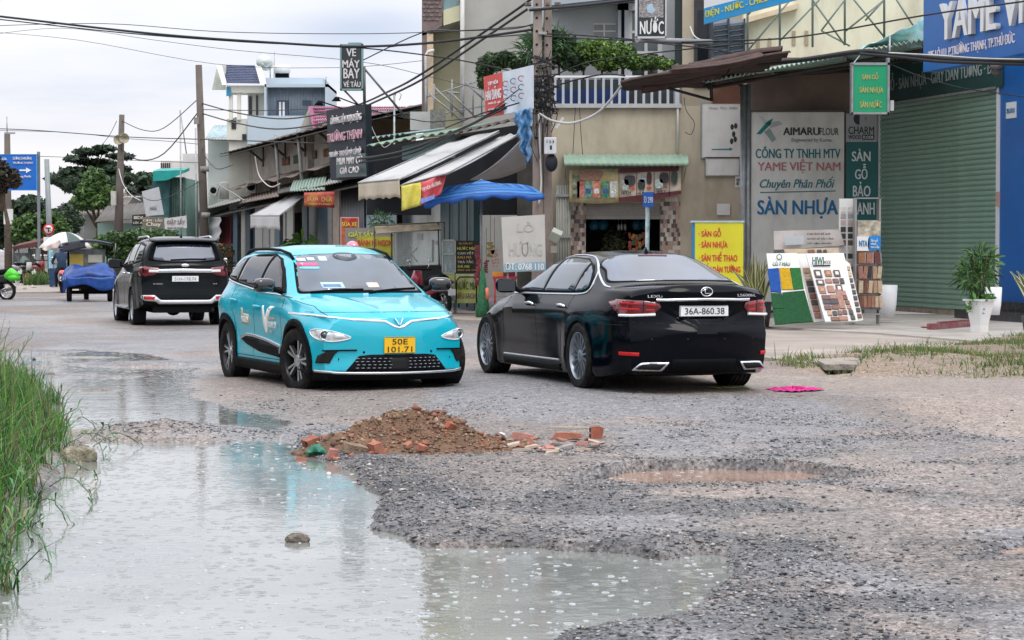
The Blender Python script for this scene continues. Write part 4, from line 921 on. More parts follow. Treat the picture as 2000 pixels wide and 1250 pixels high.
def _pts(blobs,n,r,shellish=.55):
 w=np.array([b[1][0]*b[1][1]*b[1][2]for b in blobs])**(2/3);w=w/w.sum();idx=r.choice(len(blobs),n,p=w)
 d=r.normal(size=(n,3));d/=np.linalg.norm(d,axis=1)[:,None];rad=shellish+(1-shellish)*r.rand(n)**.7
 rad=np.where(r.rand(n)<.15,r.rand(n),rad)*(1+.18*np.sin(d[:,0]*7+idx)*np.sin(d[:,2]*6+idx*2))
 C=np.array([b[0]for b in blobs])[idx];S=np.array([b[1]for b in blobs])[idx]
 return C+d*rad[:,None]*S,d,idx
def foliage(name,parent,blobs,n,size,cols,seed=1,label=None,cat=None,group=None,kind=None):
 """leaves as small bent quads spread through the volume of the blobs"""
 r=np.random.RandomState(seed);p,d,idx=_pts(blobs,n,r)
 a=r.normal(size=(n,3));a[:,2]*=.5;a/=np.linalg.norm(a,axis=1)[:,None];b=np.cross(a,d+r.normal(size=(n,3))*.6);b/=np.linalg.norm(b,axis=1)[:,None]+1e-9
 s=size*r.uniform(.6,1.4,n)[:,None]
 V=np.stack([p-a*s,p+b*s*.45,p+a*s-np.array([0,0,.3])*s,p-b*s*.45],1).reshape(-1,3)
 F=(np.arange(n)*4)[:,None]+np.arange(4)[None]
 c=np.asarray(cols)[r.randint(0,len(cols),n)]*(r.uniform(.75,1.25,(n,1)))
 return cloud_mesh(name,V,F,np.repeat(c,4,0),parent,label,cat,group,kind)
def blades(name,parent,blobs,n,ln,wd,cols,seed=1,**k):
 """long narrow leaves growing outwards from the middle of each blob"""
 r=np.random.RandomState(seed);p,d,idx=_pts(blobs,n,r,.2);o=d+r.normal(size=(n,3))*.45;o[:,2]+=.25;o/=np.linalg.norm(o,axis=1)[:,None]
 sd=np.cross(o,r.normal(size=(n,3)));sd/=np.linalg.norm(sd,axis=1)[:,None];L=ln*r.uniform(.6,1.3,n)[:,None];w=wd*r.uniform(.7,1.3,n)[:,None]
 g=np.array([0,0,-1.0]);V=np.stack([p-sd*w*.3,p+sd*w*.3,p+o*L*.5-sd*w+g*L*.06,p+o*L*.5+sd*w+g*L*.06,p+o*L+g*L*.3-sd*w*.1,p+o*L+g*L*.3+sd*w*.1],1).reshape(-1,3)
 b=(np.arange(n)*6)[:,None];F=np.concatenate([b+np.array([[0,1,3,2]]),b+np.array([[2,3,5,4]])]);c=np.asarray(cols)[r.randint(0,len(cols),n)]*r.uniform(.75,1.25,(n,1))
 return cloud_mesh(name,V,F,np.repeat(c,6,0),parent,k.get('label'),k.get('cat'),k.get('group'),k.get('kind'))
def grass(name,X,Y,Z,H,W,cols,seed=1,lean=.35,label=None,cat=None,kind='stuff',parent=None):
 r=np.random.RandomState(seed);n=len(X);a=r.uniform(0,6.28,n);dx,dy=np.cos(a),np.sin(a);b=r.uniform(0,6.28,n);sx,sy=np.cos(b),np.sin(b)
 lv=[];ln=lean*H*r.gamma(2,.5,n)
 for t,ww in((0,1.0),(.35,.95),(.7,.65),(1.0,.05)):
  px=X+dx*ln*t*t;py=Y+dy*ln*t*t;pz=Z+H*(t-.28*t*t*np.clip(ln/(H+1e-6),0,2))
  for q in(-1,1):lv.append(np.stack([px+sx*W*ww*q,py+sy*W*ww*q,pz],-1))
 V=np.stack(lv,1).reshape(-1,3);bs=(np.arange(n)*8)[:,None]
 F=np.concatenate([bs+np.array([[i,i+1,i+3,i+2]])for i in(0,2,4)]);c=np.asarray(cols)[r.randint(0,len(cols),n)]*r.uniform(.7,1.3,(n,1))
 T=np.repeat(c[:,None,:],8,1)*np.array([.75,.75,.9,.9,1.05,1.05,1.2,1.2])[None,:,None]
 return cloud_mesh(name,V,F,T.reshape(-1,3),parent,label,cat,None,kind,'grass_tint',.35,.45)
def trunk(parent,pts,r0,r1,m=None,name='trunk'):
 mb=MB();n=len(pts);mb.tube(pts,[r0+(r1-r0)*i/(n-1)for i in range(n)],9);return mb.build(name,m or mat('bark',(.10,.075,.055),.9,var=.3,vs=6,bump=.5,bs=20),parent)
def verge_grass():
 r=NR
 def inside(poly,n,xr,yr,thr,dens=None):
  x=r.uniform(*xr,n);y=r.uniform(*yr,n);s=sdist(x,y,poly)+(fbm(x,y,2.5,201,3)-.5)*.5
  k=(s>thr)&(np.abs(x)<y*.27+.6);
  if dens is not None:k&=r.rand(n)<dens(x,y)
  return x[k],y[k]
 x,y=inside(BANK,90000,(-7.5,-1.6),(8.5,25),.02);h=height(x,y)[0]
 s=np.clip(sdist(x,y,BANK)/.8,.25,1);H=r.gamma(6,.044,len(x))*(.45+.65*s)*(1+.5*fbm(x,y,1.1,205,2))
 k=r.rand(len(x))<.72;x,y,h,H=x[k],y[k],h[k],H[k];print('grass',len(x))
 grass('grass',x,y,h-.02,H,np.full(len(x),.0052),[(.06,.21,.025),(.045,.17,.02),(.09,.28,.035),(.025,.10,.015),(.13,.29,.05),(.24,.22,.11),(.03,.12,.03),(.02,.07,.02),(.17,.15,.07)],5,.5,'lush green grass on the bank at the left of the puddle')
 x,y=inside(VERGE,60000,(2.5,11),(25,40),.05,lambda x,y:np.clip((fbm(x,y,.9,211,3)-.47)/.10,.05,1));h=height(x,y)[0]
 H=r.gamma(4,.019,len(x))*(.3+1.3*fbm(x,y,.8,215,2));print('verge',len(x))
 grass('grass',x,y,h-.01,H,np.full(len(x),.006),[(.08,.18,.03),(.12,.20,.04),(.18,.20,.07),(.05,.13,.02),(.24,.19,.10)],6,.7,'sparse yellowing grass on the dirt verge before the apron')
 px,py=G(620,0.0+700)[:2]if 0 else(0,0)
verge_grass()
def creepers():
 """long runners of the bank grass reaching over the water"""
 r=random.Random(5);m=MB();GM=[mat('creeper_green',(.05,.15,.05),.45,var=.3,vs=10),mat('creeper_dry',(.20,.17,.10),.6,var=.3,vs=10)]
 def leaf(p,d,L,w,mi=0):
  s_=d.cross(Vector((0,0,1))).normalized()*w;u=Vector((0,0,L*.12))
  m.add([p-s_*.3,p+s_*.3,p+d*L*.45+s_+u,p+d*L*.45-s_+u,p+d*L-u],[(0,1,2,3),(3,2,4)],mi,True)
 starts=[((95,960),(185,985),.10),((60,1020),(130,1026),.12),((30,1060),(100,1110),.10),((0,1100),(55,1060),.15),((115,905),(215,870),.13),((120,880),(190,850),.18),((90,940),(170,925),.08),((150,860),(205,905),.1),((20,1080),(5,1160),.1),((-20,1140),(40,1150),.12),((70,990),(80,1040),.1),((185,880),(268,872),.10),((195,930),(180,985),.04),((190,860),(228,868),.12),((10,1020),(60,975),.2),((40,900),(140,830),.35),((60,850),(148,800),.35),((20,830),(120,770),.35),((0,760),(60,660),.45),((-5,730),(18,640),.4),((30,1120),(-10,1010),.25)]
 for(a,b,hh)in starts:
  A,B=G(*a),G(*b);B.y=A.y+(B.y-A.y)*(.35 if hh>.2 else 1.0);B=Vector((B.x,B.y,0))if hh<=.2 else P(b[0],b[1],A.y)
  if hh<=.2:A.z=.02
  n=9;pts=[]
  for i in range(n):
   u=i/(n-1);p=A*(1-u)+B*u+Vector((r.uniform(-.015,.015),r.uniform(-.02,.02),(hh*math.sin(u*3.0)if hh<=.2 else 0)+.01));pts.append(p)
  m.tube(pts,[.0035]*n,5,r.choice((0,0,1)))
  for i in range(2,n):
   for _ in range(r.choice((1,2))):
    d=(pts[i]-pts[i-1]).normalized()+Vector((r.uniform(-.7,.7),r.uniform(-.5,.5),r.uniform(-.2,.9)));d.normalize();leaf(pts[i],d,r.uniform(.05,.15),r.uniform(.004,.009),r.choice((0,0,0,1)))
 m.build('grass_runners',GM,kind='stuff',label='long grass runners trailing from the bank into the puddle')
creepers()
# ---------------------------------------------------------------- right side: pavement, corner house, flooring shop
M_CONC=mat('apron_concrete',(.42,.39,.35),.55,var=.18,vs=1.3,bump=.15,bs=30,grime=(.16,.14,.12),ga=.55,gs=.8)
M_CONC2=mat('rough_concrete',(.36,.31,.27),.75,var=.25,vs=1.8,bump=.4,bs=18,grime=(.12,.10,.085),ga=.7,gs=.9)
M_BEIGE=mat('beige_render',(.44,.39,.30),.85,var=.10,vs=.8,bump=.1,bs=25,grime=(.22,.19,.14),ga=.5,gs=.9,streak=2.5)
M_CREAM=mat('cream_wall',(.66,.62,.50),.8,var=.08,vs=.7,grime=(.34,.30,.22),ga=.55,gs=.7,streak=3)
M_WHITE=mat('white_panel',(.66,.66,.64),.5,var=.06,vs=1.2,grime=(.35,.33,.30),ga=.4,gs=1.0,streak=2)
M_WPAINT=mat('white_paint',(.74,.75,.76),.5,var=.05,grime=(.4,.4,.4),ga=.3,gs=3)
M_STEEL=mat('galvanised_steel',(.34,.36,.37),.45,.6,var=.2,vs=6,grime=(.2,.12,.08),ga=.3,gs=4)
M_RUST=mat('rusty_sheet',(.055,.034,.028),.7,.2,var=.35,vs=4,grime=(.03,.02,.018),ga=.7,gs=2)
M_GREENSH=mat('green_shutter',(.25,.39,.31),.5,.1,var=.08,vs=1.5,grime=(.16,.22,.18),ga=.5,gs=1.1,streak=.6)
M_GREENROOF=mat('mint_sheet',(.22,.33,.25),.5,.1,var=.12,vs=2.5,grime=(.14,.18,.14),ga=.5,gs=2)
M_BLUE=mat('shop_blue',(.006,.115,.40),.35,var=.06,vs=1.5,grime=(.01,.06,.22),ga=.4,gs=.9)
M_TEALSG=mat('sign_teal',(.008,.13,.13),.45,var=.08)
M_DKTEAL=mat('fascia_green',(.012,.055,.050),.5,var=.15,vs=2)
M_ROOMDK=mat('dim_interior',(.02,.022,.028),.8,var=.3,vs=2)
M_INKT=mat('teal_ink',(.008,.17,.21),.5,var=.05)
M_INKB=mat('blue_ink',(.008,.16,.36),.5,var=.05)
M_INKR=mat('faded_red_ink',(.52,.20,.22),.6,var=.3,vs=6)
M_INKK=mat('dark_ink',(.03,.035,.04),.5,var=.1)
def pbox(mb,x0,x1,y0,y1,d,th,mi=0):
 """block whose near face fills the pixel rectangle at distance d"""
 a=P(x0,y1,d);b=P(x1,y0,d);return mb.bb(a.x,b.x,d,d+th,a.z,b.z,mi)
def ptext(s,x0,x1,y0,y1,d,m,par,ext=.006,bold=.015,off=.004,**k):
 a=P(x0,y1,d);b=P(x1,y0,d);return text(s,(a.x,d-.001,a.z),(1,0,0),(0,0,1),b.x-a.x,b.z-a.z,m,par,ext=ext,bold=bold,off=off,**k)
def pave():
 r=MB();pts=[(1470,636),(1500,622),(1600,613),(1950,613),(2600,600),(2600,700),(2060,676),(1985,672),(1850,661),(1715,650),(1600,644)]
 q=[G(a,b,.10)for a,b in pts];r.prism([(p.x,p.y,.10)for p in q][::-1],(0,0,-.14));r.build('pavement',M_CONC,kind='structure',label='pale concrete apron in front of the roller shutter')
 r=MB();pts=[(1440,690),(1470,637),(1600,645.5),(1715,651.5),(1850,662.5),(1985,673.5),(1900,682),(1790,690),(1700,702),(1570,708)]
 q=[G(a,b,.07)for a,b in pts];r.prism([(p.x,p.y,.07)for p in q][::-1],(0,0,-.12));r.build('pavement',M_CONC2,kind='structure',label='worn rough concrete ramp below the apron')
 r=MB();q=[G(a,b,.10)for a,b in[(1596,703),(1650,705),(1690,704),(1742,701),(1790,697),(1786,701),(1752,704),(1728,707),(1700,709),(1672,712),(1640,711),(1612,712)]]
 r.prism([(p.x,p.y,.10)for p in q][::-1],(0,0,-.07));r.build('drain_slab',mat('crumbly_slab',(.33,.29,.25),.9,var=.3,vs=8,bump=1,bs=25,grime=(.10,.085,.07),ga=.8,gs=5),label='cracked concrete slab bridging the hollow at the verge',cat='slab')
 r=MB();pts=[(-300,560),(150,549),(400,560),(860,606),(1090,611),(1470,613),(1470,630),(1090,628),(900,624),(840,620),(460,571),(300,568),(-300,575)]
 q=[G(a,b,.06)for a,b in pts];r.prism([(p.x,p.y,.06)for p in q][::-1],(0,0,-.10));r.build('pavement',M_CONC2,kind='structure',label='broken concrete edge along the row of stalls')
pave()
D1=54.0
def corner_house():
 t=root('corner_house',(P(1230,608,D1).x,D1,0),'beige two storey corner house with a railed balcony full of shrubs','house')
 w=MB()
 x=lambda px:P(px,400,D1).x;z=lambda py:P(1000,py,D1).z
 xl,xr=x(1078),x(1462)
 ztop=z(207);zd=z(398);x0,x1=x(1144),x(1290)
 w.bb(xl,x0,D1,D1+.25,0,ztop);w.bb(x1,xr,D1,D1+.25,0,ztop);w.bb(x0,x1,D1,D1+.25,zd,ztop)
 w.bb(xl,xl+.2,D1+.25,D1+8,0,ztop);w.bb(xr-.2,xr,D1+.25,D1+8,0,ztop)
 w.build('wall',M_BEIGE,t)
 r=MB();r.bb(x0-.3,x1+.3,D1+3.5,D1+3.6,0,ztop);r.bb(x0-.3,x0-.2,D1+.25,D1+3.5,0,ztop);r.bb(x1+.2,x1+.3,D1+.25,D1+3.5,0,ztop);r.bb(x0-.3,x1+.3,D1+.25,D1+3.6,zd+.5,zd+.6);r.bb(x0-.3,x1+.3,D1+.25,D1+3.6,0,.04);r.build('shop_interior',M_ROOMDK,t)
 for(a,b)in((x(1115),x0),(x1,x(1329))):
  c=MB();tw=.074;th=.105;row=0;zz=0.0
  while zz<z(400)+.18:
   xx=a+(tw/2 if row%2 else 0)-tw
   while xx<b:
    u,v=max(xx,a),min(xx+tw*1.0,b)
    if v-u>.01:c.bb(u+.002,v-.002,D1-.012,D1,zz+.002,min(zz+th,z(400)+.18)-.002,rnd.choice([0,0,1,1,2,2,3]))
    xx+=tw
   zz+=th;row+=1
  c.build('tile_cladding',[mat('tile_cream',(.58,.52,.46),.35,var=.1),mat('tile_tan',(.38,.27,.22),.35,var=.1),mat('tile_dark',(.10,.08,.075),.35,var=.1),mat('tile_rose',(.44,.33,.28),.35,var=.1)],t,kind='stuff')
 sh=MB()
 for k in range(9):
  zz=zd+.02-k*.0;zz=z(424)+k*.043
  sh.bb(x0,x1,D1+.06+(k%2)*.008,D1+.10,zz,zz+.039)
 sh.bb(x0,x1,D1+.04,D1+.11,z(424)-.05,z(424));sh.build('door_shutter',mat('grey_shutter',(.36,.34,.31),.5,.3,var=.1,grime=(.15,.14,.12),ga=.5),t)
 s=MB();s.bb(x(1080),x(1330),D1-.12,D1+.3,z(211),z(203));s.build('balcony_slab',mat('grey_slab',(.45,.46,.46),.7,var=.1,grime=(.2,.2,.2),ga=.5,gs=3),t)
 ra=MB();ra.bb(x(1080),x(1325),D1-.08,D1-.02,z(152),z(148));rail=ra.build('balcony_rail',M_WPAINT,t)
 mp=mat('rail_paint',(.42,.46,.50),.5,var=.08,grime=(.3,.33,.36),ga=.4)
 for k in range(16):
  px=1084+k*15.7;b=MB();b.bb(x(px)-.03,x(px)+.03,D1-.075,D1-.03,z(203),z(152));b.build('baluster',mp,rail)
 pst=MB();pst.bb(x(1318),x(1326),D1-.09,D1+.02,z(203),z(146));pst.build('baluster',mp,rail)
 pan=MB();pan.bb(x(1085),x(1225),D1+.35,D1+.38,z(203),z(172));pan.build('blue_sheet',mat('blue_tarp_dark',(.004,.022,.10),.45,var=.3,vs=3),t)
 pan=MB();pan.bb(x(1080),x(1320),D1+.9,D1+.95,z(203),z(150));pan.build('balcony_screen',mat('dark_net',(.03,.035,.04),.9,var=.4,vs=5),t)
 pan=MB();pan.bb(x(1085),x(1318),D1-.02,D1+5,z(204),z(203.5));pan.build('balcony_floor',M_CONC2,t)
 pp=MB();pp.tube([(x(1323),D1-.06,z(140)),(x(1323),D1-.06,z(298))],.03,8);pp.build('drain_pipe',M_WHITE,t)
 du=D1+3.4
 x2=lambda px:P(px,400,du).x;z2=lambda py:P(1000,py,du).z
 u=MB();u.bb(x2(1040),x2(1225),du,du+6,z2(240),z2(-700));u.bb(x2(1225),x2(1335),du+.001,du+.3,z2(240),z2(165));u.bb(x2(1225),x2(1335),du+.001,du+.3,z2(-20),z2(-700));u.bb(x2(1292),x2(1336),du+.001,du+6,z2(165),z2(-20))
 u.build('upper_wall',mat('pale_grey_wall',(.50,.53,.55),.8,var=.06,vs=.6,grime=(.33,.35,.37),ga=.4,gs=.6),t)
 u=MB();u.bb(x2(1325),x2(1470),du-1.2,du+6,z2(240),z2(-700));u.build('upper_wall',mat('pale_tan_wall',(.52,.46,.36),.8,var=.06,grime=(.3,.26,.2),ga=.4),t)
 c=MB();c.prism([P(1070,0,du-.02),P(1070,24,du-.02),P(1240,6,du-.02),P(1240,-30,du-.02)],(0,-1.6,0));c.build('canopy_slab',mat('blue_grey_slab',(.35,.40,.45),.7,var=.08),t)
 wn_=MB();wn_.bb(x2(1228),x2(1293),du+.12,du+.2,z2(165),z2(-20));W=wn_.build('window',mat('window_glass_dim',(.05,.07,.08),.05,ior=1.8,var=.2),t)
 for a,b in((1226,1234),(1258,1264),(1284,1293)):f=MB();f.bb(x2(a),x2(b),du-.02,du+.14,z2(165),z2(-20));f.build('window_frame',M_WPAINT,W)
 for y in(60,100):f=MB();f.bb(x2(1226),x2(1293),du-.012,du+.135,z2(y+5),z2(y));f.build('window_frame',M_WPAINT,W)
 f=MB();f.bb(x2(1206),x2(1226),du-.25,du-.001,z2(165),z2(-40));f.bb(x2(1206),x2(1240),du-.25,du-.001,z2(22),z2(8));f.build('window_reveal',mat('blue_white',(.55,.60,.68),.6,var=.06),t)
 for a,b in((1212,1218),):f=MB();f.bb(x2(a),x2(b),du-.27,du-.25,z2(165),z2(20));f.build('dark_strip',M_BLACKP,t)  # narrow black strip down the front of the window reveal
 L=MB();L.bb(x2(1160),x2(1200),du-.03,du-.002,z2(88),z2(46));lw=L.build('window',mat('window_grey',(.30,.31,.32),.4,var=.1),t)
 for y in(46,60,74,86):f=MB();f.bb(x2(1158),x2(1202),du-.06,du-.03,z2(y+2.5),z2(y));f.build('window_frame',M_WPAINT,lw)
 f=MB();f.bb(x2(1178),x2(1181),du-.065,du-.03,z2(88),z2(46));f.build('window_frame',M_WPAINT,lw)
 f=MB();f.bb(x2(1347),x2(1380),du-1.26,du-1.2,z2(178),z2(10));w3=f.build('window',mat('dark_frame',(.05,.05,.06),.5,var=.2),t)
 f=MB();f.bb(x2(1354),x2(1374),du-1.28,du-1.26,z2(165),z2(30));f.build('pane',M_GLASS,w3)
 f=MB();f.bb(x2(1312),x2(1325),du-1.1,du-.9,z2(150),z2(-60));f.build('downpipe',mat('dark_green_post',(.02,.035,.035),.5),t)
 return t
corner_house()
def awning_corr(name,par,A,B,drop,out,mt,n,amp=.03,curve=True,th=.01):
 """corrugated sheet hung along the line A-B, falling 'drop' and standing 'out' metres from the wall (towards -n)"""
 A=Vector(A);B=Vector(B);e=(B-A);nn=Vector((e.y,-e.x,0)).normalized()
 if nn.y>0 and abs(nn.y)>.3:nn=-nn
 s=MB()
 def f(u,v):
  a=v*math.pi/2 if curve else None
  p=A+e*u
  o=(out*math.sin(a),drop*(1-math.cos(a)))if curve else(out*v,drop*v)
  return p+nn*o[0]-Vector((0,0,o[1]))+Vector((0,0,amp*abs(math.cos(u*n*math.pi))))
 s.sheet(f,n*4,6 if curve else 2,th);return s.build(name,mt,par)
def corner_things():
 x=lambda px,d=D1:P(px,400,d).x;z=lambda py,d=D1:P(1000,py,d).z
 t=root('door_awning',(x(1220),D1,z(305)),'mint green curved corrugated awning over the tiled shop door','awning')
 awning_corr('sheet',t,(x(1100),D1-.05,z(303)),(x(1340),D1-.05,z(303)),.30,.75,M_GREENROOF,22,.025)
 for px in(1104,1336):b=MB();b.tube([(x(px),D1,z(320)),(x(px),D1-.7,z(328))],.015,6);b.tube([(x(px),D1,z(345)),(x(px),D1-.7,z(328))],.012,6);b.build('bracket',M_STEEL,t)
 d=D1-.55
 def banner(nm,lab,px0,px1,y0a,y0b,y1a,y1b,mt,dd=d):
  t=root(nm,P((px0+px1)/2,y1a,dd),lab,'banner')
  s=MB();s.sheet(lambda u,v:P(px0+(px1-px0)*u,(y0a+(y0b-y0a)*u)*(1-v)+(y1a+(y1b-y1a)*u+3*math.sin(u*3.1))*v,dd)+Vector((0,.03*math.sin(u*9+v*2),0)),16,4,.006);s.build('cloth',mt,t);return t
 t=banner('banner','yellow banner printed with juice cartons hanging left over the tiled door',1112,1208,332,329,394,395,mat('banner_yellow',(.55,.50,.30),.6,var=.25,vs=9,grime=(.62,.40,.04),ga=.9,gs=2.2))
 k=0
 for px,c in((1118,(.10,.12,.06)),(1127,(.42,.08,.06)),(1142,(.01,.16,.09)),(1158,(.50,.16,.10)),(1175,(.01,.18,.08)),(1191,(.50,.52,.50))):
  m=MB();pbox(m,px,px+14,354-(k==0)*14,386,d-.05,.01);m.build('printed_carton',mat('carton_%d'%k,c,.5,var=.5,vs=14,grime=(.6,.6,.55),ga=.7,gs=9),t)
  if k>1:m=MB();pbox(m,px+2,px+12,368,378,d-.054,.003);m.build('printed_label',mat('label_pale_%d'%(k%2),(.6,.62,.6)if k%2 else(.04,.1,.25),.5,var=.6,vs=20),t)
  k+=1
 m=MB();m.prism(cr([P(a,b,d-.045)for a,b in((1130,336),(1175,334),(1174,346),(1166,352),(1134,352),(1127,345))]and[tuple(P(a,b,d-.045))for a,b in((1130,336),(1175,334),(1174,346),(1166,352),(1134,352),(1127,345))],3),(0,.004,0));m.build('printed_plate',mat('print_brown',(.30,.17,.12),.6,var=.4,vs=20),t)
 t=banner('banner','cream banner with crockery pictures and maroon edge hanging right over the tiled door',1209,1330,329,324,395,380,mat('banner_cream',(.60,.52,.42),.6,var=.12,vs=3))
 MAR=mat('banner_maroon',(.10,.02,.03),.6,var=.2)
 m=MB();m.slab([P(1209,329,d-.05),P(1325,323,d-.05),P(1326,333,d-.05),P(1209,338,d-.05)],.004);m.build('printed_band',MAR,t)
 m=MB();m.slab([P(1209,386,d-.05),P(1330,372,d-.05),P(1331,379,d-.05),P(1260,393,d-.05),P(1209,394,d-.05)],.004);m.build('printed_band',MAR,t)
 for k,(a,b,c,e,cc)in enumerate(((1219,342,1241,362,(.05,.05,.06)),(1214,350,1228,372,(.40,.46,.44)),(1246,350,1260,371,(.04,.05,.05)),(1250,342,1262,356,(.35,.42,.42)),(1263,336,1273,360,(.07,.03,.03)),(1288,337,1306,358,(.04,.035,.04)),(1279,349,1295,368,(.42,.50,.48)),(1311,334,1323,360,(.05,.07,.06)),(1231,364,1240,370,(.5,.08,.03)),(1263,364,1273,369,(.5,.08,.03)),(1296,363,1303,368,(.25,.1,.06)))):
  m=MB();m.prism([P((a+c)/2+(c-a)/2*math.copysign(abs(math.cos(w))**.6,math.cos(w)),(b+e)/2+(e-b)/2*math.copysign(abs(math.sin(w))**.6,math.sin(w)),d-.052)for w in np.linspace(0,2*math.pi,17)[:-1]],(0,.003,0));m.build('printed_picture',mat('pic_%d'%k,cc,.5,var=.5,vs=25),t)
 for px in(1243,1277,1307):m=MB();pbox(m,px,px+1.2,335,385,d-.05,.003);m.build('printed_line',MAR,t)
 ptext('14 KM',1214,1232,374,381,d-.05,M_INKK,t);ptext('14 K',1246,1258,373,380,d-.05,M_INKK,t);ptext('16 Đ.T',1283,1300,371,378,d-.05,M_INKK,t)
 t=root('plant_display',(x(1215,D1+1.2),D1+1.2,0),'dried greenery in a tall pot inside the dark tiled doorway','plant')
 m=MB();m.lathe((x(1200,D1+1.2),D1+1.2,0),[(.01,0),(.16,0),(.22,.9),(.2,.92),(.01,.9)],16);m.build('pot',M_WHITE,t)
 foliage('leaves',t,[((x(1200,D1+1.2),D1+1.2,z(478)),(.32,.25,.42))],420,.055,[(.12,.13,.06),(.20,.20,.10),(.07,.09,.04)],seed=4)
 t=root('goods_rack',(x(1250,D1+1.0),D1+1.0,0),'rack of red and yellow packets inside the dark tiled doorway','rack')
 m=MB();m.bb(x(1232),x(1270),D1+1,D1+1.3,0,1.2);m.build('stand',M_RUST,t)
 for k in range(16):
  a=x(1230+(k%6)*6.4,D1+1);b=z(462+(k//6)*13+rnd.uniform(-3,3),D1+1);m=MB();m.box((a,D1+.9-.02*k/6,b),(.07,.03,.15),Matrix.Rotation(rnd.uniform(-.5,.5),3,'Y'));m.build('packet',mat('packet_%d'%(k%4),((.5,.06,.03),(.6,.35,.03),(.55,.12,.08),(.08,.2,.06))[k%4],.4,var=.3,vs=20),t)
 for i_,(px,c)in enumerate(((1160,(.02,.16,.25)),(1178,(.03,.2,.3)),(1244,(.02,.22,.32)),(1262,(.02,.18,.28)))):
  t=root('hanging_bag',(x(px,D1+1.4),D1+1.4,z(430,D1+1.4)),('blue bag hanging at the left end of the dark doorway','second blue bag from the left in the dark doorway','blue bag hanging just left of the road marker post','blue bag hanging just right of the road marker post')[i_],'bag')
  m=MB();m.ell((x(px,D1+1.4),D1+1.4,z(440,D1+1.4)),(.14,.08,.13),12,8);m.build('bag_body',mat('blue_bag',c,.3,var=.5,vs=8),t)
  m=MB();m.tube([(x(px,D1+1.4),D1+1.4,z(398,D1+1.4)),(x(px,D1+1.4),D1+1.4,z(430,D1+1.4))],.006,5);m.build('string',M_INKK,t)
 for i_,px in enumerate((1208,1214,1221)):
  m=MB();m.tube([(x(px,D1+.8),D1+.8,z(400,D1+.8)),(x(px,D1+.8),D1+.8,z(436,D1+.8)),(x(px,D1+.8),D1+.8,z(440,D1+.8)),(x(px,D1+.8),D1+.8,z(450,D1+.8))],[.004,.006,.045,.03],8);m.build('ladle',M_STEEL,label='metal ladle hanging from the door head, %s of three'%('leftmost','middle','rightmost')[i_],cat='ladle')
 t=root('corrugated_panel',(x(1100),D1-.4,0),'weathered grey corrugated sheet standing beside the utility pole','panel')
 m=MB();a0,a1=x(1086,D1-.4),x(1114,D1-.4);m.sheet(lambda u,v:Vector((a0+(a1-a0)*u,D1-.4+.018*math.sin(u*5.5*2*math.pi),v*z(362,D1-.4))),44,1,.004);m.build('sheet',mat('old_zinc',(.33,.34,.31),.6,.3,var=.25,vs=3,grime=(.15,.12,.09),ga=.6,gs=3),t)
 for y in(380,460):m=MB();m.bb(a0-.03,a1+.03,D1-.46,D1-.43,z(y+4,D1-.4),z(y,D1-.4));m.build('batten',M_STEEL,t)
 dm=46
 t=root('marker_post',(P(1265,600,dm).x,dm,0),'blue numbered plate on a pale post in front of the tiled shop','sign')
 m=MB();m.tube([(P(1264,0,dm).x,dm,0),(P(1265,404,dm).x,dm,P(1265,404,dm).z)],.045,10);m.build('post',mat('flyer_post',(.36,.50,.50),.6,var=.4,vs=9,grime=(.6,.55,.5),ga=.8,gs=12),t)
 m=MB();pbox(m,1256,1277,375,404,dm-.07,.012);m.build('plate',mat('plate_blue',(.005,.12,.50),.35,var=.05),t,bevel=.005);ptext('Đ 290',1258,1275,384,396,dm-.07,M_WHITEP,t)
 dw=D1-.06
 for i,(a,b,c,e,lab)in enumerate(((1371,1448,201,307,'large faded white board fixed high on the beige wall'),(1379,1443,309,342,'small blank white board under the large faded board'),(1436,1450,344,366,'small notice pasted beside the steel post'),(1400,1426,398,420,'torn paper pasted on the beige wall'))):
  t=root('notice_board',P(a,e,dw),lab,'board');m=MB();pbox(m,a,b,c,e,dw,.05 if i<2 else .01);m.build('panel',M_WHITE,t,bevel=.004)
  if i<2:
   m=MB();pbox(m,a-2,b+2,c-2,c,dw-.02,.07);pbox(m,a-2,b+2,e,e+2,dw-.02,.07);pbox(m,a-2,a,c,e,dw-.02,.07);pbox(m,b,b+2,c,e,dw-.02,.07);m.build('frame',M_STEEL,t)
  if i==0:
   ptext('Shop  Phụ  Kiện',1385,1440,208,214,dw,mat('faint_ink',(.4,.42,.42),.6),t)
   for(a_,b_)in((1430,248),(1437,246),(1433,262),(1429,276),(1436,272)):m=MB();m.prism([P(a_+3.5*math.cos(w),b_+6*math.sin(w),dw-.004)for w in np.linspace(0,6,9)],(0,.003,0));m.build('printed_flower',M_INKK,t)
   m=MB();m.slab([P(1390,291,dw-.004),P(1425,290,dw-.004),P(1425,288,dw-.004),P(1432,291,dw-.004),P(1425,295,dw-.004),P(1425,293,dw-.004),P(1390,293,dw-.004)],.003);m.build('printed_arrow',M_INKT,t)
  if i==2:ptext('CHUYÊN\nVẬT TƯ',1438,1449,347,363,dw,M_INKK,t)
 dy=44
 t=root('standing_sign',P(1400,620,dy),'yellow standing sign listing floor types in red beside the black saloon','sign');t.location.z=0;OFF[t]=Vector(t.location)
 m=MB();pbox(m,1357,1452,434,560,dy,.3);m.build('face',mat('sign_yellow',(.72,.66,.03),.45,var=.06),t)
 m=MB();a=P(1351,432,dy);b=P(1357,560,dy);m.prism([P(1351,435,dy+.35),P(1357,434,dy-.005),P(1357,562,dy-.005),P(1351,560,dy+.35)],(.03,.3,0));m.build('side_panel',mat('sign_cyan',(.01,.30,.60),.4),t)
 m=MB();pbox(m,1350,1454,431,434.5,dy-.02,.35);m.build('frame',mat('sign_edge',(.45,.6,.65),.4),t)
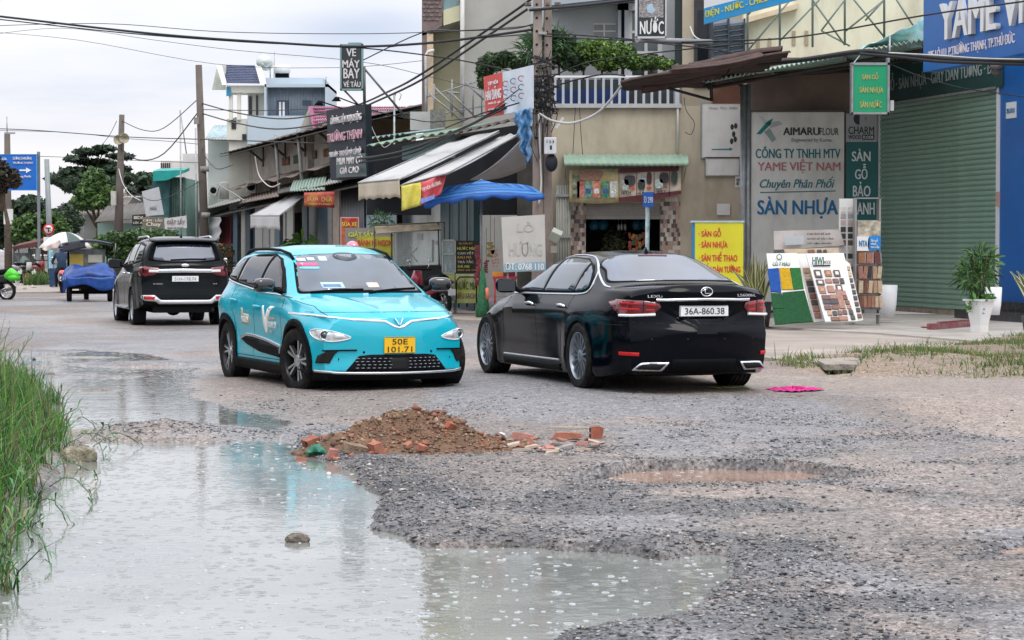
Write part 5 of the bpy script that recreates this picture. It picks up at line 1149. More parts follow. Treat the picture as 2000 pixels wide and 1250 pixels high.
 for px in(1362,1446):m=MB();m.bb(P(px,0,dy).x-.02,P(px,0,dy).x+.02,dy+.1,dy+.14,0,P(px,560,dy).z);m.build('leg',M_STEEL,t)
 RED=mat('sign_red',(.62,.03,.05),.5,var=.05)
 for s_,a,b,c,e in(('· SÀN GỖ',1365,1408,445,462),('· SÀN NHỰA',1365,1421,469,487),('· SÀN THỂ THAO',1365,1440,491,510),('· GIẤY DÁN TƯỜNG',1365,1446,514,532),('· RÈM CỬA',1365,1416,536,553)):ptext(s_,a,b,c,e,dy,RED,t,bold=.018)
corner_things()
DA=51.5
def shop():
 t=root('flooring_shop',(P(1600,613,DA).x,DA,0),'flooring shop with green roller shutter under a corrugated canopy','shop')
 x=lambda px,d=DA:P(px,400,d).x;z=lambda py,d=DA:P(1000,py,d).z
 w=MB();w.bb(x(1462),x(1720),DA+.35,DA+.6,0,z(110));w.bb(x(1462),x(1800),DA+.6,DA+1.25,z(140),z(108));w.build('wall',mat('brick_red_wall',(.22,.165,.135),.8,var=.15,vs=1.5,grime=(.12,.08,.07),ga=.5),t)
 w=MB();w.prism([P(1452,118,DA+1.2),P(1452,-600,DA+1.2),P(1830,-600,DA+1.2),P(1830,60,DA+1.2),P(1830,118,DA+1.2)],(0,.3,0));w.build('upper_wall',mat('lemon_wall',(.70,.68,.52),.8,var=.06,vs=.6,grime=(.36,.33,.25),ga=.6,gs=.5,streak=3),t)
 for px in(1477,1500,1547,1572):
  s=MB();pbox(s,px,px+7,60 if px>1540 else 74,88 if px>1540 else 104,DA+1.17,.03);s.build('vent_slot',mat('slot_tan',(.35,.30,.2),.7),t)
 s=MB();s.prism([P(1452,46,DA+.9),P(1452,36,DA+.9),P(1560,6,DA+.9),P(1560,16,DA+.9)],(0,.5,0));s.build('cornice',mat('peach_band',(.62,.50,.36),.7),t)
 s=MB();pbox(s,1392,1454,38,112,DA+1.0,.05);lv=s.build('louvre_window',mat('louvre_back',(.30,.34,.40),.5,var=.1),t)
 for k in range(7):
  for(a,b)in((1394,1421),(1425,1452)):
   s=MB();yy=44+k*10;s.slab([P(a,yy+3,DA+.95),P(b,yy-1,DA+.95),P(b,yy+4,DA+.9),P(a,yy+8,DA+.9)],.02);s.build('louvre_slat',mat('louvre_dark',(.03,.045,.065),.4),lv)
 for px in(1389,1421,1452):s=MB();pbox(s,px,px+4,36,112,DA+.88,.1);s.build('louvre_post',mat('louvre_dark',(.03,.045,.065),.4),lv)
 A=Vector((P(1719,613,51.4).x,51.4,0));B=Vector((P(1950,630,45.6).x,45.6,0));e=B-A;Ln=e.length;e.normalize();nn=Vector((e.y,-e.x,0))
 if nn.x>0:nn=-nn
 def F(s_,o,zz):return A+e*s_+nn*o+Vector((0,0,zz))
 def fb(mb,s0,s1,z0,z1,o0,o1,mi=0):mb.add([F(s,o,q)for s in(s0,s1)for o in(o0,o1)for q in(z0,z1)],[(0,1,3,2),(4,6,7,5),(0,4,5,1),(2,3,7,6),(0,2,6,4),(1,5,7,3)],mi);return mb
 Hs=4.75
 sb=MB();fb(sb,0,Ln,.10,.20,.02,-.06);sh=sb.build('roller_shutter',mat('shutter_foot',(.30,.24,.19),.6,.2,var=.3,vs=6),t)
 n=42;zz0=.20;st=(Hs-zz0)/n;slat=None
 for k in range(n):
  m=MB();z0=zz0+k*st
  pr=[(0,0),(.012,st*.10),(.034,st*.35),(.034,st*.75),(.010,st*.95),(0,st)]
  for i in range(5):
   a,b=pr[i],pr[i+1];m.add([F(.02,a[0],z0+a[1]),F(Ln-.02,a[0],z0+a[1]),F(Ln-.02,b[0],z0+b[1]),F(.02,b[0],z0+b[1])],[(0,1,2,3)])
  m.add([F(.02,0,z0),F(Ln-.02,0,z0),F(Ln-.02,0,z0+st),F(.02,0,z0+st)],[(3,2,1,0)])
  if slat is None:slat=m.build('shutter_slat',M_GREENSH,sh)
  else:
   c=slat.copy();COL.objects.link(c);c.location.z=k*st;OFF[c]=OFF[slat]
 for s0 in(-.07,Ln-.02):g=MB();fb(g,s0,s0+.09,.1,Hs,.07,-.08);g.build('shutter_guide',M_WPAINT,t)
 g=MB();fb(g,-.1,Ln+.3,Hs,Hs+1.25,.10,-.3);g.build('fascia',M_DKTEAL,t)
 g=MB();fb(g,-.1,Ln+.02,Hs-.03,Hs+.02,.14,.10);g.build('fascia_trim',M_STEEL,t)
 FL=mat('fascia_letter',(.26,.31,.30),.5,var=.15)
 text('SÀN GỖ · SÀN NHỰA · GIẤY DÁN TƯỜNG · ĐÁ',F(-.6+.55,.11,Hs+.22),e,(0,0,1),Ln+.1,.46,FL,t,bold=.02)
 text('Giá Rẻ',F(1.9,.11,Hs+.78),e,(0,0,1),1.2,.30,mat('fascia_letter_dim',(.09,.14,.12),.5),t,bold=.01)
 g=MB();fb(g,Ln+.09,Ln+5,.10,7.5,.06,-.3);g.build('blue_wall',M_BLUE,t)
 fl=MB();fb(fl,Ln+.10,Ln+.14,.5,4.6,.09,.06);fl.build('corner_bead',M_WPAINT,t)
 st2=MB();fb(st2,Ln-.25,Ln+4,.10,.28,.85,.06);fb(st2,Ln+.12,Ln+4,.28,.46,.50,.06);st2.build('step',mat('black_granite',(.03,.033,.037),.18,var=.4,vs=8),t)
 g=MB();fb(g,Ln+.42,Ln+.85,4.10,4.42,.075,.06);g.build('house_number_plate',M_WHITEP,t);text('295 LÒ LU',F(Ln+.46,.08,4.2),e,(0,0,1),.35,.12,M_INKB,t)
 g=MB();g.bb(0,0,0,0,0,0)if 0 else fb(g,Ln+.10,Ln+.16,2.35,2.65,.13,.06);g.build('door_bell',mat('pinkish_box',(.5,.33,.28),.5),t)
 cm=MB();c0=F(Ln+.55,.35,5.15);cm.lathe(c0,[(.001,.02),(.12,.02),(.13,-.08),(.09,-.09),(.09,-.16),(.05,-.21),(.001,-.22)],16);cm.build('ceiling_lamp',mat('lamp_dim',(.12,.11,.1),.4),t)
 c=MB()
 E0=P(1372,160,46.0);E1=P(1802,76,43.6)
 B0=P(1452,118,DA+1.1);B1=P(1830,60,DA+1.1);B0.z=E0.z+.75;B1.z=E1.z+.35
 nc=46
 def cf(u,v):
  p=(E0+(E1-E0)*u)*(1-v)+(B0+(B1-B0)*u)*v;p.z+=.035*math.sin(u*nc*2*math.pi);return p
 c.sheet(cf,nc*4,3,-.012);c.build('canopy_sheet',mat('mint_pale',(.32,.44,.36),.5,.1,var=.12,vs=3,grime=(.20,.24,.20),ga=.5),t)
 b=MB()
 for u in(.0,.33,.66,1.0):
  p,q=E0+(E1-E0)*u,B0+(B1-B0)*u;b.tube([p-Vector((0,0,.1)),q-Vector((0,0,.12))],.035,6)
 for v in(.12,.5,.9):b.tube([(E0*(1-v)+B0*v)-Vector((0,0,.16)),(E1*(1-v)+B1*v)-Vector((0,0,.16))],.04,6)
 b.build('canopy_frame',mat('frame_dark',(.05,.045,.04),.6,.3,var=.2),t)
 for px,ww in((1452,.07),(1462,.05)):
  p=MB();q=P(px,165,47.2);p.tube([(q.x,47.2,.05),(q.x,47.2,q.z)],ww,10);p.build('canopy_post',M_STEEL,t)
 g=MB();dl=DA-.4
 pts=[(1460,110,-60),(1523,98,-70),(1650,88,-80),(1727,76,-90),(1587,92,-76)]
 for px,y0,y1 in pts:g.tube([P(px,y0,dl),P(px,y1,dl)],.028,6)
 for a in((1587,0,1650,88),(1650,0,1604,60),(1604,60,1660,90),(1650,62,1727,0),(1660,-10,1730,76),(1727,0,1690,40),(1748,-5,1790,60),(1523,80,1600,0),(1460,30,1523,-40),(1460,100,1560,-20)):g.tube([P(a[0],a[1],dl),P(a[2],a[3],dl)],.022,6)
 g.build('lattice_frame',mat('green_steel',(.16,.20,.18),.5,.4,var=.2),t)
 tp=MB()
 def tf(u,v):
  a=P(1660,108,45.5)*(1-u)+P(1806,40,44.2)*u;c_=P(1690,92,47)*(1-u)+P(1812,96,44.0)*u
  p=a*v+c_*(1-v);p.z+=.03+.035*math.sin(u*23+v*5)*math.sin(v*11+u*3);p.y+=.06*math.sin(u*23);return p
 tp.sheet(tf,40,12,.01);tp.build('tarpaulin',mat('aqua_tarp',(.30,.58,.62),.4,var=.35,vs=3.5,grime=(.68,.72,.68),ga=.9,gs=3),t)
 return F,Ln,t
SF,SLN,SHOP=shop()
def shop_signs():
 t=root('company_board',P(1557,600,DA),'tall off white flooring company board with teal lettering behind the sample displays','board');t.location.z=0;OFF[t]=Vector(t.location)
 m=MB();pbox(m,1466,1649,218,606,DA,.08);m.build('panel',mat('board_white',(.80,.79,.75),.6,var=.05,vs=1.2,grime=(.36,.32,.27),ga=.45,gs=.8,streak=2),t)
 m=MB()
 for r_ in((1464,1467,216,606),(1648,1651,216,606),(1464,1651,215,219)):pbox(m,*r_,DA-.02,.1)
 m.build('frame',mat('board_frame',(.10,.09,.08),.6),t)
 ptext('AIMARU',1530,1600,249,264,DA,M_INKK,t,bold=.034);ptext('FLOUR',1601,1638,250,264,DA,M_INKK,t,bold=0)
 ptext('Engineered by Korea',1546,1624,270,279,DA,mat('grey_ink',(.3,.3,.3),.5),t)
 ptext('CÔNG TY TNHH MTV',1476,1641,286,309,DA,M_INKT,t,bold=.018);ptext('YAME VIỆT NAM',1480,1641,311,338,DA,M_INKR,t,bold=.018)
 ptext('Chuyên Phân Phối',1484,1630,345,372,DA,M_INKT,t,bold=.012,shear=.32)
 m=MB();m.slab([P(1485,375,DA-.006),P(1632,372,DA-.006),P(1632,374,DA-.006),P(1485,377,DA-.006)],.005);m.build('printed_line',M_INKT,t)
 ptext('SÀN NHỰA',1480,1636,384,427,DA,M_INKB,t,bold=.034)
 for pts,c in(([(1477,262),(1500,236),(1510,231),(1504,244),(1486,262)],(.01,.22,.22)),([(1500,240),(1522,236),(1528,243),(1505,250)],(.45,.47,.45)),([(1503,250),(1516,272),(1508,278),(1493,258)],(.30,.38,.37)),([(1480,225),(1490,228),(1500,240),(1494,244)],(.55,.57,.55))):
  m=MB();m.slab([P(a,b,DA-.008)for a,b in pts],.006);m.build('emblem',mat('emblem_%d'%int(c[0]*100),c,.5,var=.1),t)
 t=root('narrow_board',P(1682,440,DA-.12),'narrow teal board with white lettering left of the shutter','board')
 m=MB();pbox(m,1653,1712,222,277,DA-.15,.06);m.build('top_panel',mat('pale_grey_board',(.42,.44,.45),.5,var=.08,vs=2),t)
 m=MB();pbox(m,1653,1714,277.5,430,DA-.15,.06);m.build('panel',M_TEALSG,t)
 m=MB();m.prism([P(1679+12*math.cos(w),232+12*math.sin(w),DA-.155)for w in np.linspace(0,6.1,20)],(0,.004,0));m.build('emblem',M_INKK,t)
 m=MB();pbox(m,1679,1690,222,244,DA-.165,.008);m.build('emblem',mat('pale_grey_board',(.5,.5,.5),.5),t)
 ptext('CHARM',1657,1707,247,262,DA-.15,M_INKK,t,bold=.01);ptext('WOOD',1657,1682,264,272,DA-.15,M_INKK,t)
 m=MB();pbox(m,1684,1708,263,273,DA-.156,.005);m.build('printed_band',M_INKK,t);ptext('FLOOR',1686,1706,265,271,DA-.157,M_WHITEP,t)
 for s_,a,b,c,e in(('SÀN',1664,1700,291,315),('GỖ',1670,1694,320,350),('BẢO',1666,1700,355,384),('ANH',1674,1708,396,419)):ptext(s_,a,b,c,e,DA-.15,M_WHITEP,t,bold=.018)
 dg=43.5
 t=root('lightbox',P(1700,222,dg),'green hanging sign box with worn yellow lettering below the canopy','sign')
 m=MB();pbox(m,1667,1733,127,220,dg,.18);m.build('face',mat('box_green',(.012,.33,.15),.35,var=.06),t)
 m=MB()
 for r_ in((1663,1667,125,223),(1733,1738,112,223),(1663,1738,122,127),(1663,1738,219,223)):pbox(m,*r_,dg-.02,.22)
 m.build('frame',M_STEEL,t)
 YL=mat('worn_yellow',(.62,.48,.15),.5,var=.3,vs=20,grime=(.05,.28,.12),ga=.8,gs=16)
 ptext('SÀN GỖ',1684,1715,141,155,dg,YL,t,bold=.018);ptext('SÀN NHỰA',1679,1725,168,184,dg,YL,t,bold=.018);ptext('SÀN NƯỚC',1680,1722,195,210,dg,YL,t,bold=.018)
 m=MB();m.tube([P(1738,112,dg),P(1738,70,dg+.2)],.02,6);m.tube([P(1667,124,dg+.1),P(1690,95,dg+1.2)],.012,6);m.build('hanger',M_STEEL,t)
 m=MB();pbox(m,1739,1746,196,216,dg+.1,.1);m.build('junction_box',M_WHITE,t)
 a=P(1803,141,42.6);b=P(2000,106,0.1+42.6*0+38.3)
 e=Vector((b.x-a.x,b.y-a.y,0));L=e.length;e.normalize();zb_=(a.z+b.z)/2
 t=root('shop_sign',(a.x,a.y,zb_),'huge blue shop sign with raised white letters at the top right','sign')
 n_=Vector((e.y,-e.x,0));n_=n_ if n_.y<0 else-n_
 Q=lambda s,o,z_:Vector((a.x,a.y,0))+e*s+n_*o+Vector((0,0,z_))
 z0=a.z;L2=L*2.2
 m=MB();m.prism([Q(0,0,z0),Q(L2,0,z0),Q(L2,0,z0+2.4),Q(0,0,z0+2.4)],-n_*.25);m.build('panel',M_BLUE,t)
 text('YAME VIỆT NAM',Q(L*.22,.0,z0+.30),e,(0,0,1),L*1.62,1.12,mat('raised_white',(.72,.73,.72),.4,var=.03),t,ext=.045,bold=.018,off=.04)
 text('295 LÒ LU, P.TRƯỜNG THẠNH, TP.THỦ ĐỨC',Q(L*.06,.0,z0+.16),e,(0,0,1),L*.86,.26,mat('small_white',(.70,.66,.72),.5,var=.1),t,ext=.006,bold=.02,off=.008)
 for s_ in(.2,L*.9):m=MB();m.tube([Q(s_,-.2,z0+.4),Q(s_,-2.0,z0+.4)],.04,6);m.build('bracket',M_STEEL,t)
 t=root('shop_sign',P(1376,47,44),'blue and white sign board with yellow lettering above the louvred window','sign')
 p0,p1,p2,p3=P(1376,47,47.5),P(1580,-7,45.2),P(1580,-37,45.2),P(1376,16,47.5)
 m=MB();m.prism([p0,p1,p2,p3],(0,.15,0));m.build('band',mat('sign_skyblue',(.01,.28,.60),.4,var=.05),t)
 m=MB();m.prism([p3,p2,p2+Vector((0,0,.9)),p3+Vector((0,0,.9))],(0,.15,0));m.build('panel',M_WPAINT,t)
 ee=(p1-p0);text('ĐIỆN - NƯỚC - CHIẾU SÁNG - SƠN',p0+ee*.01+Vector((0,-.005,.09)),ee,(0,0,1),ee.length*.97,.24,mat('sign_yellow2',(.62,.60,.06),.5,var=.15),t,bold=.018)
 dn=44
 t=root('hanging_sign',P(1270,75,dn),'black framed sign with white NƯỚC lettering hung above the balcony','sign')
 m=MB();pbox(m,1245,1299,-40,71,dn,.14);m.build('panel',mat('sign_black',(.03,.04,.045),.4,var=.2),t)
 m=MB();pbox(m,1248,1296,-36,34,dn-.012,.01);m.build('picture',mat('sign_speckle',(.30,.28,.28),.6,var=.75,vs=60,grime=(.03,.03,.03),ga=.8,gs=22),t)
 m=MB()
 for r_ in((1241,1245,-42,74),(1299,1302,-42,74),(1241,1302,71,75)):pbox(m,*r_,dn-.02,.18)
 m.build('frame',mat('frame_white',(.5,.52,.53),.5),t)
 m=MB();m.prism(cr([tuple(P(a,b,dn-.018))for a,b in((1268,8),(1274,8),(1276,14),(1280,20),(1274,26),(1266,24),(1263,16))],3),(0,.004,0));m.build('emblem',mat('pale_blue',(.35,.5,.6),.5),t)
 ptext('NƯỚC',1250,1296,33,67,dn,mat('raised_white',(.72,.73,.72),.4),t,bold=.034,ext=.012,off=.014)
 m=MB();m.tube([P(1244,78,dn),P(1388,82,dn+1.8)],.055,8);m.build('bracket',mat('grey_pipe',(.30,.31,.32),.5,.3),t)
 t=root('rusty_roof',P(1330,150,46),'rusty brown corrugated roof sheets jutting out over the balcony rail','roof')
 m=MB();A,B,C_,D_=P(1212,166,44.6),P(1345,152,46),P(1530,112,46),P(1385,114,44.4)
 A2,B2=P(1212,163,43.4),P(1545,104,42.2)
 A3,B3=P(1218,172,47.0),P(1450,156,48)
 def f(u,v):
  p=(A2*(1-u)+B2*u)*(1-v)+(A3*(1-u)+B3*u)*v;p.z+=.045*math.sin(v*9*6.283)+.03*math.sin(u*9+v*4);return p
 m.sheet(f,14,52,.012);m.build('sheet',M_RUST,t)
 for k,(u0,u1,v0,v1,dz)in enumerate(((.42,.97,.1,.7,.14),(.05,.5,.3,.9,.07),(.3,.8,-.15,.3,.03),(.62,1.05,.35,1.1,.2),(.15,.7,.55,1.15,-.05))):
  m=MB();m.sheet(lambda u,v:f(u0+(u1-u0)*u*(1+.05*math.sin(v*19)),v0+(v1-v0)*v)+Vector((0,0,dz+.035*math.sin(v*44)+.05*(u-.5)*math.sin(k*2.3))),8,40,.012);m.build('sheet',(mat('rusty_sheet_b',(.07,.042,.036),.7,.2,var=.4,vs=4),mat('rusty_sheet_c',(.055,.035,.03),.8,.1,var=.4,vs=4))[k%2],t)
 m=MB();m.tube([P(1290,168,46),P(1392,196,46.5)],.03,6);m.tube([P(1388,150,46.5),P(1390,197,46.5)],.04,6);m.tube([P(1420,150,46),P(1450,170,47)],.02,6);m.tube([P(1425,135,44),P(1412,155,44)],.015,6);m.build('strut',mat('frame_dark',(.05,.045,.04),.6),t)
 m=MB();m.bb(P(1392,190,48.5).x,P(1452,190,48.5).x,48.5,49,P(0,200,48.5).z,P(0,160,48.5).z);m.build('end_wall',mat('red_clay',(.32,.16,.11),.8,var=.2),t)
shop_signs()
def displays():
 z=lambda py,d:P(1000,py,d).z
 def leaning(name,lab,px,y0,y1,lean,d,w0=None):
  """board leaning back against the wall: foot forward at distance d"""
  return None
 def board(nm,lab,pts,dfoot,lean,mt,cat):
  t=root(nm,P((pts[0][0]+pts[1][0])/2,max(pts[0][1],pts[1][1]),dfoot),lab,cat)
  ys=[p[1]for p in pts];ylo,yhi=max(ys),min(ys)
  Dp=lambda px,py,o=0:P(px,py,dfoot+lean*(ylo-py)/(ylo-yhi)-o)
  m=MB();m.slab([Dp(a,b)for a,b in pts],.04);m.build('panel',mt,t);return t,Dp
 W=mat('sample_white',(.66,.66,.64),.5,var=.05)
 t,D=board('turf_display','leaning board of blue, yellow and green turf samples',[(1516,632),(1588,628),(1556,494),(1497,495)],39.5,.8,W,'display')
 sub=lambda par,D_,pts,mt,nm,o=.03:(lambda m:(m.slab([D_(a,b,o)for a,b in pts],.028),m.build(nm,mt,par))[1])(MB())
 fz=dict(bump=.8,bs=80,rough=.9)
 sub(t,D,[(1499,525),(1521,523),(1526,571),(1506,569)],mat('turf_blue',(.01,.07,.30),var=.2,vs=20,**fz),'turf_sample')
 sub(t,D,[(1522,523),(1542,523),(1549,565),(1527,565)],mat('turf_yellow',(.50,.30,.01),var=.2,vs=20,**fz),'turf_sample')
 sub(t,D,[(1543,523),(1563,523),(1570,563),(1550,565)],mat('turf_green',(.02,.13,.03),var=.2,vs=20,**fz),'turf_sample')
 sub(t,D,[(1506,572),(1527,573),(1533,602),(1509,602)],mat('turf_dark',(.01,.075,.025),var=.2,vs=20,**fz),'turf_sample')
 sub(t,D,[(1528,571),(1571,567),(1588,628),(1535,631)],mat('turf_dark',(.01,.075,.025),var=.2,vs=20,**fz),'turf_sample')
 sub(t,D,[(1509,603),(1534,603),(1535,632),(1514,633)],mat('turf_dark',(.01,.075,.025),var=.2,vs=20,**fz),'turf_sample')
 ptext('CỎ 7 MÀU',1509,1543,510,519,40.15,mat('turf_ink',(.05,.18,.12),.5),t)
 m=MB();r_=[P(1522+5*math.cos(w),502+5*math.sin(w),40.2)for w in np.linspace(0,6.283,14)];m.tube(r_,.008,5);m.build('emblem',mat('turf_ink',(.05,.18,.12),.5),t)
 t,D=board('wood_sample_board','narrow leaning board of brown wood samples beside the turf display',[(1590,629),(1612,627),(1580,495),(1556,495)],39.7,.7,W,'display')
 BR=[mat('wood_%d'%i,c,.45,var=.25,vs=18)for i,c in enumerate(((.16,.06,.035),(.27,.12,.06),(.06,.035,.03),(.38,.24,.14),(.13,.04,.04),(.03,.025,.03),(.30,.14,.10),(.48,.36,.24)))]
 for k in range(8):y=523+k*12.5;xo=(y-495)*.25;sub(t,D,[(1563+xo,y+10),(1576+xo,y+10),(1574+xo,y),(1561+xo,y)],BR[(3,7,2,5,0,2,6,6)[k]],'wood_sample')
 t,D=board('wood_sample_board','wide leaning white board of brown wood trim samples, largest on the pavement',[(1612,628),(1676,627),(1648,494),(1574,495)],39.3,.8,W,'display')
 def smp(cx,cy,w,h,c,hollow=False):
  xo=(cy-515)*.26-4
  q=lambda a,b:(cx+xo+a*w/2+b*h/2*.26,cy+b*h/2)
  o=sub(t,D,[q(-1,1),q(1,1),q(1,-1),q(-1,-1)],BR[c],'wood_sample',.035)
  if hollow:sub(o,D,[q(-.5,.5),q(.5,.5),q(.5,-.5),q(-.5,-.5)],BR[3]if c!=2 else W,'sample_centre',.045)
 for a in((1597,534,14,15,2,1),(1617,533,13,12,1,1),(1634,533,12,12,2,1),(1597,551,15,10,2,1),(1614,548,12,8,6,0),(1628,548,11,8,4,0),(1640,548,8,10,5,0),(1597,565,13,14,6,1),(1614,564,13,13,6,0),(1631,562,12,13,2,1),(1601,580,17,8,4,0),(1617,579,15,8,6,0),(1600,589,15,8,5,0),(1614,589,15,8,5,0),(1599,600,13,8,4,0),(1614,599,13,8,0,0),(1600,611,8,8,3,0),(1610,611,8,8,5,0),(1620,610,8,8,0,0),(1630,609,8,8,4,0),(1608,622,17,7,0,0),(1624,621,17,7,6,0),(1628,583,11,38,6,0),(1637,572,9,9,6,0),(1638,581,8,7,4,0),(1640,590,8,7,0,0),(1641,599,8,7,6,0),(1642,609,8,8,5,0),(1643,619,8,8,5,0)):smp(*a)
 ptext('HIWI',1586,1608,502,517,39.95,mat('logo_dark',(.02,.10,.08),.5),t,bold=.034,off=.05);ptext('WOOD',1608,1622,509,516,39.95,M_INKK,t,off=.05)
 m=MB();m.slab([P(1588,518,39.93),P(1622,517,39.93),P(1622,519.5,39.93),P(1588,520.5,39.93)],.01);m.build('printed_line',M_INKK,t)
 t,D=board('wood_sample_board','narrow leaning board of dark samples at the right edge of the display',[(1677,627),(1686,625),(1660,515),(1640,500)],39.8,.6,W,'display')
 for k in range(9):y=520+k*11.6;xo=(y-500)*.245;sub(t,D,[(1648+xo,y+7),(1656+xo,y+7),(1655+xo,y),(1647+xo,y)],BR[(3,7,2,2,5,5,2,5,0)[k]],'wood_sample')
 t,D=board('faded_sign','dirty grey price sign propped behind the sample boards',[(1512,489),(1650,479),(1640,448),(1511,451)],41.5,.1,mat('dirty_metal',(.40,.37,.35),.5,.2,var=.2,vs=5,grime=(.16,.12,.11),ga=.8,gs=2.5),'sign')
 for s_,a,b,c,e in(('CHIA ĐÔI ĐỂ RÁP',1576,1622,453,459),('GIÁ KÈM SẬP NỐI 3 TẦNG',1576,1628,463,469),('CHẤT LƯỢNG HÀNG ĐẦU',1576,1624,472,478)):ptext(s_,a,b,c,e,41.45,M_INKK,t,bold=.02)
 m=MB();m.slab([P(1532,462,41.42),P(1570,460,41.42),P(1570,477,41.42),P(1534,479,41.42)],.01);m.build('printed_panel',mat('pale_blue_grey',(.46,.50,.52),.4),t)
 t,D=board('faded_sign','brown and cream board with dark stripes lying behind the sample boards',[(1514,600),(1655,598),(1638,484),(1512,487)],41.0,.4,mat('striped_board',(.42,.33,.24),.5,var=.3,vs=6),'sign')
 for k,(a,b)in enumerate(((1512,1533),(1536,1574),(1578,1592),(1596,1606),(1608,1616))):
  sub(t,D,[(a,494),(b,494),(b-2,487),(a,488)],(BR[5],mat('sand',(.45,.35,.22),.5),BR[0],BR[5],BR[5])[k],'printed_stripe')
 dt=41.6
 t=root('sample_tower',P(1655,600,dt),'tall white panel of small colour swatches standing left of the sample shelves','display');t.location.z=.1;OFF[t]=Vector(t.location)
 m=MB();pbox(m,1639,1673,388,560,dt,.1);m.bb(P(1645,0,dt).x,P(1668,0,dt).x,dt+.02,dt+.08,.1,P(0,560,dt).z);m.build('panel',W,t)
 for r_ in range(12):
  for c_ in range(2):
   y=404+r_*13;c=((.6,.58,.55),(.3,.29,.3),(.45,.36,.34),(.04,.03,.03),(.035,.03,.03),(.10,.06,.05),(.5,.48,.45),(.04,.03,.03),(.5,.45,.4),(.05,.04,.05),(.10,.04,.05),(.06,.05,.05))[r_]
   m=MB();pbox(m,1642+c_*14,1652+c_*14+c_*3,y,y+10,dt-.012,.01);m.build('swatch',mat('swatch_%d'%r_,c,.5,var=.2,vs=20),t)
 ds=41.2
 t=root('sample_shelves',P(1697,600,ds),'steel stand with four tiers of wood sample books and a blue and white header','display');t.location.z=.1;OFF[t]=Vector(t.location)
 m=MB()
 for px in(1674,1721):m.bb(P(px,0,ds).x-.015,P(px,0,ds).x+.015,ds,ds+.3,.12,P(0,386,ds).z)
 for y in(386,430,516,546,574,602):pbox(m,1673,1722,y,y+2,ds,.3)
 pbox(m,1688,1712,602,612,ds,.25);pbox(m,1684,1730,612,615,ds-.05,.35);m.build('stand',mat('stand_grey',(.30,.30,.30),.4,.4),t)
 m=MB();pbox(m,1675,1720,431,462,ds-.01,.02);m.build('poster',mat('poster_sofa',(.42,.36,.30),.5,var=.7,vs=9,grime=(.2,.25,.12),ga=.8,gs=6),t)
 m=MB();pbox(m,1674,1698,462,490,ds-.04,.03);m.build('header',M_WPAINT,t)
 m=MB();m.prism([P(1698-3*math.cos(w),476+14*math.sin(w),ds-.04)for w in np.linspace(-1.57,1.57,9)]+[P(1720,488,ds-.04),P(1720,460,ds-.04)],(0,.03,0));m.build('header',mat('header_blue',(.01,.22,.60),.4),t)
 ptext('NTA',1678,1694,470,481,ds-.04,M_INKB,t,bold=.034);ptext('Sàn gỗ\nnhựa\ncao cấp',1701,1717,466,486,ds-.045,M_WHITEP,t)
 rows=((493,514,(1,6,4)),(520,544,(6,6,5,3,7)),(548,572,(7,0,7,3,7)),(578,600,(0,6,1,6,7,7)))
 for ri,(y0,y1,cs)in enumerate(rows):
  n=len(cs);wpx=46/n
  for k,c in enumerate(cs):
   bx_=1675+ri*.8+k*wpx;tilt=rnd.uniform(-.08,.12);cpt=(P(bx_+wpx/2,(y0+y1)/2,ds-.06));hh=(y1-y0)*ds/4400;ww=wpx*ds/4400
   m=MB();m.box(cpt,(ww*.80,.10,hh),Matrix.Rotation(tilt,3,'Y'));m.box(cpt+Vector((ww*.42,.01,0)),(ww*.1,.09,hh*.97),Matrix.Rotation(tilt,3,'Y'),1);m.build('sample_book',[BR[c],W],t)
 for i_,(px,y0,y1,d,w,lab)in enumerate(((1733,557,618,42.6,.19,'tall white tapering pot between the sample shelves and the shutter'),(1940,561,615,39.6,.15,'plain white round topped pot behind the bushy plant'))):
  t=root('white_pot',P(px,y1,d),lab,'pot');z0=P(0,y1,d).z;z1=P(0,y0,d).z;xx=P(px,y1,d).x
  m=MB();m.lathe((xx,d,0),[(.01,z0),(w*.72,z0),(w*.9,z0+(z1-z0)*.4),(w,z1),(w*.9,z1+.004),(w*.85,z1-.1),(.01,z1-.12)],24);m.build('pot_body',M_WPAINT,t)
 t=root('snake_plant',P(1470,640,40.5),'spiky snake plant with striped leaves behind the black saloon','plant');t.location.z=.1;OFF[t]=Vector(t.location)
 base=P(1478,590,40.5);m=MB();m.lathe((base.x,40.5,.1),[(.01,0),(.22,0),(.28,.45),(.25,.45),(.01,.4)],20);m.build('pot',mat('dark_pot',(.04,.035,.035),.6),t)
 for k,(dx,top)in enumerate(((-75,522),(-58,532),(-38,520),(-28,512),(-18,500),(-8,490),(-2,497),(6,505),(14,512),(22,505),(30,520),(46,536),(60,520),(-12,515),(0,520),(40,505))):
  tip=P(1478+dx*.75,top,40.5+rnd.uniform(-.2,.2));b0=Vector((base.x+rnd.uniform(-.12,.12),40.5+rnd.uniform(-.12,.12),.5));w_=.028+.01*rnd.random()
  mm=MB();ax_=(tip-b0);sd=Vector((1,.2*rnd.uniform(-1,1),0))*w_
  prv=None;vs=[];n=7
  for i in range(n):
   u=i/(n-1);c_=b0+ax_*u+Vector((0,0,.10*math.sin(u*3.1)*(abs(dx)>30)));ww=(1-u**3)*(.7+.5*math.sin(u*3))
   for q in(-1,-.6,.6,1):vs.append(c_+sd*q*ww+Vector((0,.012*(1-abs(q)),0)))
  fs=[];mi=[]
  for i in range(n-1):
   for q in range(3):fs.append((i*4+q,i*4+q+1,i*4+q+5,i*4+q+4));mi.append(1 if q!=1 else 0)
  for f_,mm_ in zip(fs,mi):mm.f.append(list(f_));mm.m.append(mm_);mm.sm.append(True)
  mm.v=[tuple(v)for v in vs];mm.build('leaf',[mat('snake_green',(.07,.10,.05),.4,var=.4,vs=12),mat('snake_edge',(.42,.38,.14),.4,var=.2)],t)
displays()
